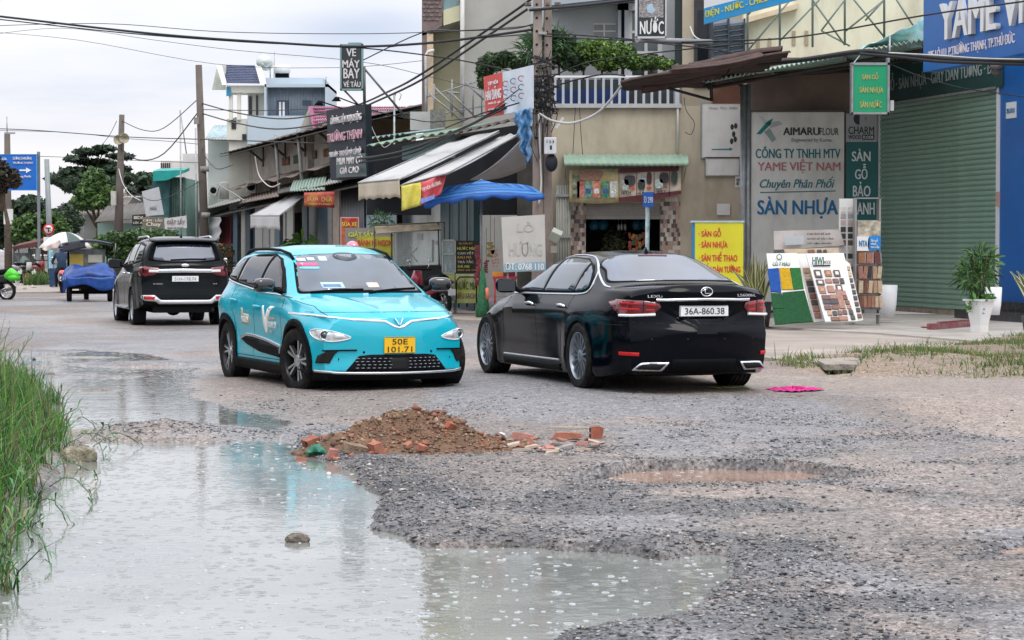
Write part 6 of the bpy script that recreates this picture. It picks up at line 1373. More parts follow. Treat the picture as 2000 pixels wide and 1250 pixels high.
def right_plants():
 d=38.0;zb_=.10;c=P(1913,636,d)
 t=root('potted_plant',(c.x,d,zb_),'bushy green plant in a square white pot before the green shutter','plant')
 m=MB();hw0,hw1=.105,.17;ztop=P(0,584,d).z
 rot=Matrix.Rotation(R(38),3,'Z');vs=[]
 for(z_,w_)in((zb_,hw0),(zb_+.12,hw0),(ztop-.03,hw1),(ztop-.03,hw1+.03),(ztop,hw1+.03),(ztop,hw1-.02),(ztop-.08,hw1-.03)):
  for(a,b)in((-1,-1),(1,-1),(1,1),(-1,1)):v=rot@Vector((a*w_,b*w_,0));vs.append((c.x+v.x,d+v.y,z_))
 m.add(vs,[(i*4+j,i*4+(j+1)%4,(i+1)*4+(j+1)%4,(i+1)*4+j)for i in range(6)for j in range(4)]+[(24,25,26,27),(3,2,1,0)]);m.build('pot',mat('pot_white',(.68,.68,.68),.35,var=.04,grime=(.4,.28,.18),ga=.35,gs=2),t)
 for k,(px,py)in enumerate(((1918,594),(1922,604),(1921,612))):
  q=P(px,py,d-.2);m=MB();m.prism([q+Vector((.022*math.cos(w)*(1+.5*(k==2)),0,.02*math.sin(w)))for w in(0,2.1,4.2)]if k!=1 else[q+Vector((.02*math.cos(w),0,.015*math.sin(w)))for w in np.linspace(0,6,8)],(0,.004,0));m.build('printed_motif',mat('motif_blue',(.15,.2,.4),.5),t)
 st=MB();zt=P(0,580,d).z
 for k in range(5):a=k*1.3;st.tube([(c.x+.04*math.cos(a),d+.04*math.sin(a),ztop-.06),(c.x+.10*math.cos(a),d+.1*math.sin(a),zt+.35),(c.x+.2*math.cos(a),d+.2*math.sin(a),zt+.75)],[.014,.011,.007],6)
 st.build('stem',mat('stem_brown',(.12,.09,.05),.7),t)
 C=P(1910,525,d)
 blades('leaves',t,[((C.x,d,P(0,540,d).z),(.30,.28,.30)),((C.x+.02,d,P(0,505,d).z),(.22,.2,.22)),((C.x-.18,d,P(0,530,d).z),(.16,.2,.24)),((C.x+.2,d,P(0,515,d).z),(.14,.2,.26))],620,.17,.016,[(.035,.10,.02),(.06,.16,.03),(.02,.06,.02),(.10,.22,.05)],seed=8)
 foliage('low_leaves',t,[((c.x+.02,d-.05,ztop+.03),(.24,.2,.07)),((c.x-.2,d-.1,ztop-.12),(.04,.05,.12))],90,.06,[(.06,.18,.03),(.10,.25,.06)],seed=9)
 d=36.5;c=P(2004,620,d)
 t=root('agave_plant',(c.x,d,.1),'cream edged broad leaf plant cut off by the right frame edge','plant')
 m=MB();m.lathe((c.x+.12,d,.1),[(.01,0),(.14,0),(.2,.32),(.17,.32),(.01,.28)],20);m.build('pot',mat('dark_pot',(.04,.035,.035),.6),t)
 for k,(dx,y)in enumerate(((-31,530),(-18,529),(-22,545),(6,520),(25,530),(40,545),(-6,535))):
  b0=Vector((c.x+.12,d,.45));tip=P(2004+dx,y,d-.1);n=9;mm=MB();vs=[]
  for i in range(n):
   u=i/(n-1);p=b0*(1-u)+tip*u+Vector((0,0,.10*math.sin(u*3.14)));ww=.045*math.sin(min(u*1.15,1)*3.0)**.7+.004*(1-u)
   dr=Vector((1,0,.35 if dx<0 else-.35)).normalized()
   for q in(-1,-.55,.55,1):vs.append(p+dr*ww*q)
  mm.v=[tuple(v)for v in vs]
  for i in range(n-1):
   for q in range(3):mm.f.append([i*4+q,i*4+q+1,i*4+q+5,i*4+q+4]);mm.m.append(1 if q!=1 else 0);mm.sm.append(True)
  mm.build('leaf',[mat('agave_green',(.06,.12,.06),.4,var=.3),mat('agave_cream',(.60,.56,.35),.4)],t)
 d=38.3;t=root('plank_bundle',P(1860,642,d),'broken maroon packing plank lying on the concrete apron','plank')
 MRN=mat('maroon_board',(.20,.05,.06),.5,var=.2,vs=8,grime=(.4,.33,.3),ga=.5,gs=7)
 m=MB();a,b=G(1812,644,.1),G(1902,636,.1);dr=(b-a).normalized();rt=Matrix.Rotation(math.atan2(dr.y,dr.x),3,'Z');cpt=(a+b)/2
 m.box(cpt+Vector((.05,0,.055)),((b-a).length,.14,.10),rt);m.box(cpt+Vector((.08,.06,.12)),((b-a).length*.7,.08,.012),rt);m.build('plank',MRN,t)
 m=MB();m.box(cpt+Vector((-.45,-.03,.04)),(.22,.16,.08),rt@Matrix.Rotation(.2,3,'Y'));m.build('torn_end',mat('torn_card',(.42,.33,.30),.7,var=.2),t)
 shoe_lab=('dark grey shoe at the left end of the granite step','brown shoe next to the pink sandals on the granite step','bright pink sandal on the granite step')
 for i_,(s_,o,c_)in enumerate(((.02,.58,(.02,.02,.022)),(.30,.56,(.09,.06,.05)),(.72,.6,(.80,.02,.25)))):
  p=SF(SLN+s_,o,.28);m=MB();m.ell(p+Vector((0,0,.035)),(.13,.05,.04),12,6,Matrix.Rotation(.3,3,'Z'));m.ell(p+Vector((.05,0,.07)),(.07,.045,.05),10,6);m.build('shoe',mat('shoe_%d'%i_,c_,.5),label=shoe_lab[i_],cat='shoe')
right_plants()
# ---------------------------------------------------------------- row of shop stalls running away along the left
def rowd(px,s=0.0):return 4400*(9.25+s)/(px-120)
def RP(px,py,s=0.0):return P(px,py,rowd(px,s))
M_ZINC=mat('old_zinc',(.33,.34,.31),.6,.3,var=.25,vs=3,grime=(.15,.12,.09),ga=.6,gs=3)
M_ROOFD=mat('dark_roof_sheet',(.14,.125,.115),.75,.1,var=.35,vs=2.5,grime=(.05,.045,.04),ga=.7,gs=1.5)
M_UNDER=mat('underside_dark',(.09,.085,.075),.85,var=.3,vs=2)  # dark tone for the roof linings and struts
M_PLAST=mat('stained_plaster',(.36,.33,.28),.9,var=.15,vs=1.2,grime=(.12,.10,.085),ga=.75,gs=1.4,streak=2)
M_TEALW=mat('blue_door_paint',(.012,.065,.11),.5,var=.25,vs=4,grime=(.03,.03,.03),ga=.5)
M_CANV=mat('cream_canvas',(.60,.52,.40),.8,var=.12,vs=3,grime=(.30,.24,.16),ga=.5,gs=3)
M_CANVW=mat('pale_canvas',(.50,.50,.50),.75,var=.15,vs=2,grime=(.28,.27,.26),ga=.7,gs=2)
M_POST=mat('grey_post',(.25,.25,.24),.7,var=.25,vs=5)
def rslab(mb,pts,s,th=.06,mi=0,dirv=None):
 q=[RP(a,b,s)for a,b in pts];return mb.prism(q,dirv if dirv is not None else(th,0,0),mi)
def awning(name,lab,A,B,C_,D_,val,mt,mt2=None,wav=.02,nu=18,group=None,sc=3):
 """A-B outer lower edge, D-C upper wall edge (world points); val = drop of the scalloped valance"""
 t=root(name,(A+B)/2,lab,'awning',group)
 m=MB();m.sheet(lambda u,v:(A*(1-u)+B*u)*(1-v)+(D_*(1-u)+C_*u)*v+Vector((0,0,-.05*math.sin(v*3.14)+wav*math.sin(u*11+v*3))),nu,6,-.012);cl=m.build('cloth',mt,t)
 if val:m=MB();m.sheet(lambda u,v:A*(1-u)+B*u+Vector((.03*math.sin(u*14)*v,.04*math.sin(u*17)*v,-val*v*(1-.10*abs(math.sin(u*sc*3.14))))),nu*2,4,.008);m.build('valance',mt2 or mt,t)
 m=MB();m.tube([A,B],.02,6);m.tube([A,D_-Vector((0,0,.03))],.018,6);m.tube([B,C_-Vector((0,0,.03))],.018,6);m.build('awning_frame',M_STEEL,t)
 return t
def row():
 t=root('stall_row',RP(640,590,2),'long low row of market stalls with stained upper wall and patched tin canopy','building');
 w=MB();rslab(w,[(655,235),(655,400),(452,440),(432,300)],1.2,.2);w.build('upper_wall',M_PLAST,t)
 r=MB();A,B=RP(668,238,-.3),RP(428,302,-.3);A2,B2=A+Vector((4,.8,.9)),B+Vector((4,.8,.9))
 r.sheet(lambda u,v:(A*(1-u)+B*u)*(1-v)+(A2*(1-u)+B2*u)*v+Vector((0,0,.05*abs(math.sin(u*60)))),120,3,.02);r.build('roof',M_ROOFD,t)
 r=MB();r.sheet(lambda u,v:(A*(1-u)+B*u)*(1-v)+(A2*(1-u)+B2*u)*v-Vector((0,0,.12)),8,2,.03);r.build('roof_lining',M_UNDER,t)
 for k,px in enumerate((500,543,582,638)):
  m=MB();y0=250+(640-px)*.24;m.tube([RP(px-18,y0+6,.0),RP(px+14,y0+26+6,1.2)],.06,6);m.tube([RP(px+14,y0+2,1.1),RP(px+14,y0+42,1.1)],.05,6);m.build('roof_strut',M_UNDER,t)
 for px,y0,y1 in((538,264,378),(582,255,355)):m=MB();m.tube([RP(px,y0,-.1),RP(px+8,y1,-.1)],.07,8);m.build('roof_post',M_POST,t)
 for k,(px,y)in enumerate(((551,308),(573,304),(604,296),(632,291),(606,345),(636,340),(528,355))):
  m=MB();rslab(m,[(px,y),(px+13,y-3),(px+13,y+13),(px,y+16)],1.15,.03);f=m.build('vent_window',mat('vent_dark',(.05,.045,.04),.8),t)
  for j in range(5):m=MB();q=px+1+j*2.7;m.tube([RP(q,y+1,1.1),RP(q,y+14,1.1)],.035,4);m.build('vent_slat',mat('vent_%d'%(k%3),((.30,.16,.11),(.16,.22,.17),(.2,.17,.14))[k%3],.7),f)
 k=0
 for(a,b,ya,yb)in((330,400,436,413),(398,470,413,396),(468,545,399,385),(543,600,383,372),(598,668,371,357),(660,735,360,343),(732,800,346,332)):
  A,B=RP(a,ya,-.9),RP(b,yb,-.9);C_,D_=RP(b,yb,2.0),RP(a,ya,2.0);up=1.2;C_.z=B.z+up;D_.z=A.z+up
  m=MB();m.sheet(lambda u,v:(A*(1-u)+B*u)*(1-v)+(D_*(1-u)+C_*u)*v+Vector((0,0,.04*abs(math.sin(u*45))+(.06 if k%2 else 0))),60,3,.02);m.build('canopy_sheet',(M_ROOFD,M_ZINC,mat('rust_zinc',(.20,.15,.12),.7,.2,var=.3,vs=3))[k%3]if k!=5 else M_GREENROOF,t);k+=1
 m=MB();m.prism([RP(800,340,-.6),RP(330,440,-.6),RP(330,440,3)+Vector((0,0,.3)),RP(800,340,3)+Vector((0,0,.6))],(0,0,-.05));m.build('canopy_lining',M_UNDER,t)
 A,B=RP(655,322,-.2),RP(440,372,-.2);m=MB();m.sheet(lambda u,v:A*(1-u)+B*u+Vector((1.6*v,.2,.5*v+.05*math.sin(u*40)+.05*math.sin(u*13))),90,2,.02);m.build('canopy_sheet',mat('rust_zinc',(.20,.15,.12),.7,.2,var=.3,vs=3),t)
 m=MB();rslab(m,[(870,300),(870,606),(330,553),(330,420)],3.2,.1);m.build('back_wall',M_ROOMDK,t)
 m=MB();m.prism([RP(870,606,-.5),RP(870,606,3.2),RP(330,553,3.2),RP(330,553,-.5)],(0,0,.03));m.build('floor_slab',M_CONC2,t)
 for i,(a,b,y0,mt)in enumerate(((365,398,418,'maroon'),(427,450,424,'maroon'),(455,463,405,'blue'),(471,478,405,'zinc'),(498,512,400,'zinc'),(514,525,400,'post'),(528,536,400,'zinc'),(538,546,400,'blue'),(553,557,390,'post'),(560,572,390,'zinc'),(590,600,385,'blue'),(620,640,380,'blue'),(640,648,378,'post'),(650,662,372,'tan'))):
  mm={'maroon':mat('maroon_cloth',(.20,.03,.045),.8,var=.25,vs=6),'blue':M_TEALW,'zinc':M_ZINC,'post':M_POST,'tan':mat('tan_post',(.34,.28,.24),.8,var=.15)}[mt]
  yb=500+(a-330)*.15+40;m=MB();rslab(m,[(a,y0),(b,y0-2),(b,yb),(a,yb)],.0,.06);m.build('door_leaf' if mt in('blue','maroon','zinc')else'wall_post',mm,t)
 for i,(a,b)in enumerate(((480,497),(600,620))):m=MB();rslab(m,[(a,400-i*15),(b,397-i*15),(b,560),(a,560)],.4,.05);m.build('door_leaf',mat('navy_door',(.006,.022,.06),.4,var=.3),t)
 def corr(px0,px1,y0,y1,s,mt,n):
  A,B=RP(px0,y1,s),RP(px1,y1,s);h=RP(px0,y0,s).z-A.z;m=MB();m.sheet(lambda u,v:A*(1-u)+B*u+Vector((-.03*math.sin(u*n*6.283),0,h*v)),n*6,1,.01);return m.build('corrugated_front',mt,t)
 corr(662,712,352,560,.1,mat('black_corrugated',(.03,.032,.036),.5,.3,var=.2),9);corr(712,775,380,560,.15,mat('blue_grey_corrugated',(.17,.22,.26),.5,.3,var=.15,grime=(.10,.09,.08),ga=.5),11)
 m=MB();rslab(m,[(786,405),(860,398),(860,606),(786,596)],.6,.15);m.build('wall',mat('white_wall_dirty',(.52,.54,.52),.85,var=.08,grime=(.22,.22,.20),ga=.6,gs=1.5),t)
 m=MB();rslab(m,[(860,380),(925,372),(925,606),(860,606)],.5,.15);m.build('shutter_dark',mat('green_black_shutter',(.008,.045,.055),.5,var=.2),t)
 for px in(878,896,912):m=MB();m.tube([RP(px,385,.45),RP(px,600,.45)],.02,4);m.build('shutter_rib',mat('rib_dark',(.01,.02,.025),.5),t)
 gf=mat('graffiti_ink',(.10,.02,.03),.6,var=.2)
 for s_ in([(790,488),(790,500)],[(787,494),(794,494)],[(802,482),(802,512)],[(814,485),(803,497),(815,511)],[(790,507),(793,510),(790,513),(788,510),(790,507)]):m=MB();m.tube([RP(a,b,.58)for a,b in s_],.022,5);m.build('graffiti',gf,t)
 for(a,b,c,e)in((814,823,456,468),(848,853,470,478)):m=MB();rslab(m,[(a,c),(b,c),(b,e),(a,e)],.55,.04);m.build('meter_box',M_POST,t)
 m=MB();A,B,C_,D_=P(780,312,58),P(880,262,57),P(1010,232,55),P(1010,300,55)
 m.slab([P(785,286,57),P(888,262,56.6),P(888,308,56.6),P(785,312,57)],.05);m.build('sheet_wall',mat('aqua_sheet',(.28,.42,.42),.6,.1,var=.12,vs=3,grime=(.15,.2,.2),ga=.5),t)
 def ragged(p0,p1,back,mt,nm='roof_sheet'):
  m=MB();b=Vector(back);m.sheet(lambda u,v:p0*(1-u)+p1*u+b*v+Vector((0,0,.03*math.sin(u*60))),90,2,.015);m.build(nm,mt,t)
 ragged(P(716,286,56.5),P(885,257,55.5),(1.0,2.5,.35),M_GREENROOF);ragged(P(690,275,62),P(790,262,60),(1,3,.3),mat('aqua_sheet',(.28,.42,.42),.6));ragged(P(860,268,55),P(1035,228,54.2),(.2,2.2,.2),M_ROOFD)
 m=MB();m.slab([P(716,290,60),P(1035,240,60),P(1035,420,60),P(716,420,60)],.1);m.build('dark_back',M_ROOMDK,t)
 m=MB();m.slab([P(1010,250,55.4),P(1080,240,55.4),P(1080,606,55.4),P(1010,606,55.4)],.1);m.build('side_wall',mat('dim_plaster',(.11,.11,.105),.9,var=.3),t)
 return t
row()
def row_signs():
 A,B=RP(566,374,-1.0),RP(634,371,-1.0);t=root('small_awning',(A+B)/2,'short mint green curved awning over the navy doors','awning')
 C_,D_=RP(640,352,.6),RP(580,358,.6)
 m=MB();m.sheet(lambda u,v:(A*(1-u)+B*u)*(1-v)+(D_*(1-u)+C_*u)*v+Vector((0,0,.22*math.sin(v*2.6)+.02*math.sin(u*70))),60,8,.015);m.build('sheet',M_GREENROOF,t)
 m=MB();m.tube([A,D_],.02,6);m.tube([B,C_],.02,6);m.build('bracket',M_STEEL,t)
 d=66;t=root('banner',P(622,376,d),'small red and orange banner hanging under the mint awning','banner')
 m=MB();m.sheet(lambda u,v:P(594+59*u,376-2*u+(27+5*u)*v,d)+Vector((0,.05*math.sin(u*8),0)),14,4,.01);m.build('cloth',mat('banner_red',(.38,.04,.05),.6,var=.3,vs=6,grime=(.55,.28,.08),ga=.8,gs=2.5),t)
 ptext('SỬA',600,622,381,392,d-.08,mat('banner_gold',(.6,.4,.12),.5),t);ptext('CHỮA',628,648,381,394,d-.08,mat('banner_gold',(.6,.4,.12),.5),t);ptext('ĐIỆN THOẠI',602,645,396,401,d-.08,mat('banner_gold',(.6,.4,.12),.5),t)
 awning('cloth_awning','white canvas awning with scalloped edge above the grey columns',RP(489,421,-1.9),RP(545,421,-1.9),RP(600,378,-.3),RP(566,380,-.3),.5,M_CANVW,sc=3)
 awning('cloth_awning','long cream edged awning sloping left over the corrugated shop fronts',P(700,357,50),P(779,350,47),P(975,256,54),P(905,264,56),.40,M_CANVW,M_CANV,sc=5)
 awning('cloth_awning','grey awning with a ragged edge above the yellow and red banner',P(782,363,47),P(874,338,46),P(1012,262,53.5),P(985,262,55),0,M_CANVW)
 t=root('loose_canvas',P(970,300,50),'slack grey canvas sheet hanging behind the blue parasol','canvas')
 m=MB();m.sheet(lambda u,v:P(918+108*u*(1-v)+(110*u)*v,352-88*u*(1-v)+(-24*u)*v,50+v)+Vector((0,0,-.1*math.sin(u*3.1))),12,6,.01);m.build('cloth',M_CANVW,t)
 t=root('tarpaulin',P(1022,215,49),'creased blue tarpaulin hanging beside the utility pole','tarpaulin')
 m=MB();m.sheet(lambda u,v:P(1003+35*u+16*v*(1-u)+0*v,218-8*u+(82+40*u*(1-abs(u-.6)))*v,48.6)+Vector((.03*math.sin(v*20+u*4),.08*math.sin(u*10+v*5),0)),16,24,.008);m.build('cloth',mat('tarp_blue',(.03,.16,.34),.4,var=.5,vs=7,grime=(.45,.5,.55),ga=.6,gs=8),t)
 t=root('banner',P(827,358,46.4),'yellow and red grocery banner with white letters hanging under the grey awning','banner')
 d=46.3
 for(a,b,ya0,yb0,ya1,yb1,c,nm)in((784,822,363,356,412,401,(.66,.58,.10),'yellow_half'),(822,872,356,339,401,378,(.62,.08,.10),'red_half')):
  m=MB();m.sheet(lambda u,v:P(a+(b-a)*u-(10*u*v if a>800 else 0),(ya0+(yb0-ya0)*u)*(1-v)+(ya1+(yb1-ya1)*u)*v,d)+Vector((0,.05*math.sin(u*9+v*3),0)),12,8,.008);m.build(nm,mat('cloth_'+nm,c,.65,var=.15,vs=5,grime=(.3,.35,.08)if a<800 else(.6,.2,.2),ga=.6,gs=7),t)
 text('TẠP HÓA HẢI ĐĂNG',P(826,376,d-.1),P(866,360,d-.1)-P(826,376,d-.1),(0,0,1),.42,.12,M_WHITEP,t,bold=.02)
 m=MB();m.slab([P(822,388,d-.09),P(850,380,d-.09),P(848,388,d-.09),P(822,398,d-.09)],.006);m.build('printed_patch',mat('print_blue',(.2,.25,.6),.5,var=.3,vs=15),t)
 d=60;t=root('tall_sign',P(686,176,d),'black framed upright sign with white lettering VÉ MÁY BAY high on a mast','sign')
 m=MB();pbox(m,667,706,90,173,d,.15);m.build('panel',mat('sign_black',(.03,.04,.045),.4),t)
 m=MB()
 for r_ in((664,667,87,176),(706,709,85,176),(664,709,86,90),(664,709,173,176.5),(680,706,83,86)):pbox(m,*r_,d-.03,.2)
 m.build('frame',mat('frame_teal',(.20,.32,.32),.5,.3),t)
 WL=mat('letter_white',(.66,.62,.62),.5,var=.15)
 for s_,a,b,c,e in(('VÉ',677,695,91,110),('MÁY',669,702,114,132),('BAY',671,702,134,153),('VÉ TÀU',671,704,157,170)):ptext(s_,a,b,c,e,d,WL,t,bold=.018,ext=.01)
 m=MB();m.tube([P(711,130,d+.1),P(712,205,d+.1)],.04,8);m.tube([P(673,177,d+.1),P(700,205,d+.1)],.03,6);m.tube([P(710,132,d+.1),P(790,226,d+.5)],.03,6);m.build('mast',mat('mast_grey',(.15,.15,.15),.5,.4),t)
 d0,d1=62.5,58.5
 t=root('phone_shop_sign',P(680,350,60),'large black shop sign with white and pink lettering fixed under the upright sign','sign')
 c0,c1,c2,c3=P(646,352,d0),P(716,345,d1),P(713,203,d1),P(637,216,d0)
 m=MB();m.prism([c0,c1,c2,c3],(.15,.25,0));m.build('panel',mat('sign_navy_black',(.008,.016,.026),.7,var=.15),t)
 def tx(s_,u0,u1,v0,v1,mt,b=.02):
  Q=lambda u,v:(c0*(1-u)+c1*u)*v+(c3*(1-u)+c2*u)*(1-v)
  a=Q(u0,v1);r_=Q(u1,v1)-a;up=Q(u0,v0)-a;text(s_,a+Vector((-.02,-.03,0)),r_,(0,0,1),r_.length,up.z,mt,t,bold=b,off=.05,ext=.012)
 PK=mat('letter_pink',(.62,.36,.42),.5,var=.2,vs=12)
 tx('CỬA HÀNG ĐIỆN THOẠI DI ĐỘNG',.16,.96,.09,.24,WL,.01);tx('TRƯỜNG THỊNH',.04,.96,.30,.50,PK,.02);tx('MUA BÁN · TRAO ĐỔI MÁY CŨ MỚI',.08,.93,.56,.68,WL,.01)
 m=MB();m.prism([P(656,303,d0-1),P(714,299,d1-.5),P(716,344,d1-.5),P(657,347,d0-1)],(.05,.08,0));m.build('lower_panel',mat('sign_teal_black',(.015,.045,.05),.4),t)
 a,b=P(662,322,60.9),P(710,319,57.9);text('MUA MÁY CŨ',a,b-a,(0,0,1),(b-a).length,.24,WL,t,bold=.018,off=.05,ext=.01)
 a,b=P(668,340,60.55),P(704,337,58.2);text('GIÁ CAO',a,b-a,(0,0,1),(b-a).length,.21,WL,t,bold=.018,off=.05,ext=.01)
 for(a,b,c,e)in((626,198,658,212),(660,190,692,206)):
  m=MB();m.tube([P(a,b,59),P(c+10,e,59.5)],.018,5);m.lathe(P(a-3,b+3,59),[(.001,.06),(.04,.05),(.13,-.06),(.001,-.05)],12);m.build('spot_lamp',M_BLACKP,t)
 c0,c1,c2,c3=P(949,230,51),P(1040,212,48.6),P(1040,127,48.6),P(944,150,51)
 t=root('grocery_sign',c0,'big red and white grocery sign fixed beside the utility pole under the shrubs','sign')
 Q=lambda u,v:(c0*(1-u)+c1*u)*v+(c3*(1-u)+c2*u)*(1-v)
 m=MB();m.prism([Q(0,0),Q(.40,0),Q(.40,1),Q(0,1)],(.03,.06,0));m.build('red_panel',mat('poster_red',(.60,.07,.06),.5,var=.1),t)
 m=MB();m.prism([Q(.40,0),Q(1,0),Q(1,1),Q(.40,1)],(.03,.06,0));m.build('white_panel',mat('poster_white',(.62,.68,.74),.5,var=.08,vs=2,grime=(.3,.45,.6),ga=.5,gs=1.5),t)
 for s_,u0,u1,v0,v1 in(('TẠP HÓA',.10,.32,.16,.27),('HẢI ĐĂNG',.04,.37,.34,.60),('Nước đá - gas',.09,.35,.66,.72),('ĐT 0903 112 445',.08,.36,.82,.88)):
  a=Q(u0,v1);r_=Q(u1,v1)-a;text(s_,a,r_,(0,0,1),r_.length,(v1-v0)*1.1,M_WHITEP,t,bold=.02,off=.02)
 for k in range(9):
  u=.48+(k%3)*.16;v=.30+(k//3)*.2-(k%3)*.02;m=MB();q=Q(u,v)+Vector((-.02,-.04,0));m.tube([q+Vector((.07*math.cos(w),0,.06*math.sin(w*1.0)))for w in np.linspace(0,5,9)],.012,5);m.build('printed_scrawl',mat('scrawl_%d'%(k%2),((.3,.12,.14),(.12,.14,.2))[k%2],.6),t)
row_signs()
def stall_things():
 d=48.0;z=lambda py:P(0,py,d).z
 ap=P(940,350,d);cpx=Vector((ap.x,d,0))
 t=root('parasol',(ap.x+.02,d,.0),'blue striped square parasol beside the drinks cabinet','parasol')
 corners=[P(828,398,d-.9),P(1062,384,d-.6),P(1010,372,d+1.2),P(880,372,d+1.0)]
 for k in range(4):
  a,b=corners[k],corners[(k+1)%4];m=MB()
  def f(u,v):
   e=a*(1-u)+b*u;p=ap*(1-v)+e*v;p.z+=.05*math.sin(v*math.pi)+.12*v**2*math.sin(u*math.pi)-.04*math.sin(v*5);return p
  n=10
  for j in range(n):
   mm=j%2;
   m.sheet(lambda u,v,j=j:f(u,.0001+(j+v)/n),14,1,.006,mm)
  if k==0:
   m.sheet(lambda u,v:f(u,1)+Vector((.02*math.sin(u*40),-.02*v,-.13*v*(1+.25*math.sin(u*30)))),40,2,.006,0)
  m.build('canopy_panel',[mat('parasol_blue',(.008,.09,.38),.5,var=.15,bump=.5,bs=9),mat('parasol_light',(.04,.22,.52),.5,var=.15,bump=.5,bs=9)],t)
 m=MB();m.tube([(ap.x,d,0),(ap.x,d,ap.z)],.022,8);m.build('pole',M_STEEL,t)
 m=MB()
 for c in corners:m.tube([(ap.x,d,ap.z-.03),c],.01,5)
 m.build('rib',M_STEEL,t)
 d=50.0
 t=root('drinks_cabinet',(P(900,598,d).x,d,0),'drinks stall cabinet with glass case, black menu board and yellow panels','cabinet')
 m=MB();pbox(m,864,888,534,592,d,.5);m.build('side_panel',mat('juice_yellow',(.55,.60,.16),.5,var=.25,vs=5,grime=(.62,.66,.62),ga=.9,gs=3),t)
 m=MB();pbox(m,890,934,535,592,d-.02,.5);m.build('front_panel',mat('juice_yellow_b',(.52,.58,.10),.5,var=.2,vs=5,grime=(.62,.64,.6),ga=.9,gs=2.6),t)
 m=MB();m.tube([P(891,592,d-.05),P(891,550,d-.05),P(898,541,d-.05),P(926,541,d-.05),P(931,550,d-.05),P(931,592,d-.05)],.015,6);m.build('panel_arch',M_BLACKP,t)
 ptext('NƯỚC MÍA',892,931,545,566,d-.03,mat('menu_dark',(.06,.08,.05),.5),t,bold=.01);ptext('SIÊU SẠCH',892,929,570,586,d-.03,mat('menu_brown',(.25,.12,.08),.5),t)
 ptext('NƯỚC\nMÍA',866,886,543,580,d,mat('menu_grey',(.25,.3,.25),.5),t)
 m=MB();pbox(m,889,937,470,534,d,.3);m.build('menu_board',mat('menu_black',(.015,.018,.012),.5,var=.2),t)
 YE=mat('menu_yellow',(.62,.62,.08),.5,var=.1);OR=mat('menu_orange',(.62,.34,.08),.5);WH=mat('menu_white',(.6,.6,.52),.5)
 for s_,a,b,c,e,mm in(('Ép Dầu ĐT',897,923,473,478,OR),('NƯỚC MÍA',893,929,481,488,YE),('CAM VẮT',894,925,490,497,WH),('RAU MÁ',894,921,499,505,OR),('TRÀ TẮC',894,925,507,514,WH),('ĐÁ ME',894,917,517,523,YE),('0903 446 178',894,930,526,529,OR)):ptext(s_,a,b,c,e,d,mm,t,bold=.018)
 m=MB()
 for r_ in((863,865,468,535),(888,890,468,535),(863,890,468,470),(863,890,495,497),(863,890,532,535)):pbox(m,*r_,d-.03,.5)
 m.build('case_frame',mat('case_white',(.5,.56,.52),.4),t)
 m=MB();pbox(m,865,888,470,533,d+.4,.02);m.build('case_back',mat('case_back',(.25,.30,.28),.6,var=.4,vs=6),t)
 m=MB();pbox(m,865,888,470,533,d-.01,.005);m.build('case_glass',mat('clear_glass',(.8,.9,.88),.02,var=0,alpha=.25),t)
 for a,b,c,mm in((876,480,493,WH),(882,474,493,mat('bottle_aqua',(.2,.45,.5),.3)),(870,515,531,M_WPAINT),(879,508,531,mat('bottle_aqua',(.2,.45,.5),.3))):m=MB();q0,q1=P(a,c,d+.15),P(a,b,d+.15);m.tube([q0,(q0+q1)/2,q1],[.03,.03,.012],10);m.build('bottle',mm,t)
 for px in(868,888,930):m=MB();m.bb(P(px,0,d).x-.03,P(px,0,d).x+.03,d+.1,d+.4,0,P(0,592,d).z);m.build('leg',M_POST,t)
 d=52.5
 t=root('food_cart',(P(800,600,d).x,d,0),'street food cart with glazed top frame and dark counter','cart')
 m=MB();pbox(m,795,863,520,597,d,1.2);m.build('counter',mat('counter_dark',(.02,.022,.026),.5,var=.2),t)
 m=MB()
 for a in((731,445,731,560),(765,445,765,530),(856,436,858,520),(868,434,868,520)):m.tube([P(a[0],a[1],d),P(a[2],a[3],d)],.02,6)
 for a in((730,441,868,434),(730,453,862,449),(760,521,862,518)):m.tube([P(a[0],a[1],d-.02),P(a[2],a[3],d-.02)],.018,6)
 m.build('frame',mat('cart_frame',(.12,.11,.09),.5,.4),t)
 m=MB();m.slab([P(731,441,d+.1),P(862,435,d+.1),P(862,447,d-.3),P(735,456,d-.3)],.02);m.build('cart_roof',mat('cart_tan',(.30,.24,.15),.6,var=.3,vs=8,grime=(.07,.06,.05),ga=.8,gs=5),t)
 m=MB();m.slab([P(765,455,d+.02),P(856,449,d+.02),P(858,518,d+.02),P(765,521,d+.02)],.006);m.build('cart_glass',mat('clear_glass',(.8,.9,.88),.02,var=0,alpha=.25),t)
 m=MB();pbox(m,843,848,468,512,d+.2,.04);m.build('price_card',mat('card_dark',(.05,.045,.05),.5),t)
 d=53.5;t=root('signboard',(P(715,600,d).x,d,0),'grey and yellow board reading GIẶT SẤY beside the food cart','sign')
 m=MB();pbox(m,674,771,445,500,d,.05);m.build('panel',mat('board_grey',(.22,.22,.20),.6,var=.1),t)
 m=MB();pbox(m,697,733,462,500,d-.012,.01);pbox(m,733,769,462,500,d-.011,.01);m.build('yellow_panel',mat('board_mustard',(.42,.40,.04),.5,var=.2,vs=5),t)
 ptext('GIẶT SẤY',681,730,449,465,d-.013,mat('menu_yellow',(.62,.62,.08),.5),t,bold=.02);ptext('BÁNH MÌ NGON',699,766,466,480,d-.014,mat('menu_red',(.45,.04,.03),.5),t,bold=.02)
 m=MB();m.bb(P(680,0,d).x,P(683,0,d).x,d,d+.05,0,P(0,500,d).z);m.bb(P(765,0,d).x,P(768,0,d).x,d,d+.05,0,P(0,500,d).z);m.build('leg',M_POST,t)
 d=56;t=root('signboard',(P(682,600,d).x,d,0),'red upright price board left of the grey and yellow board','sign')
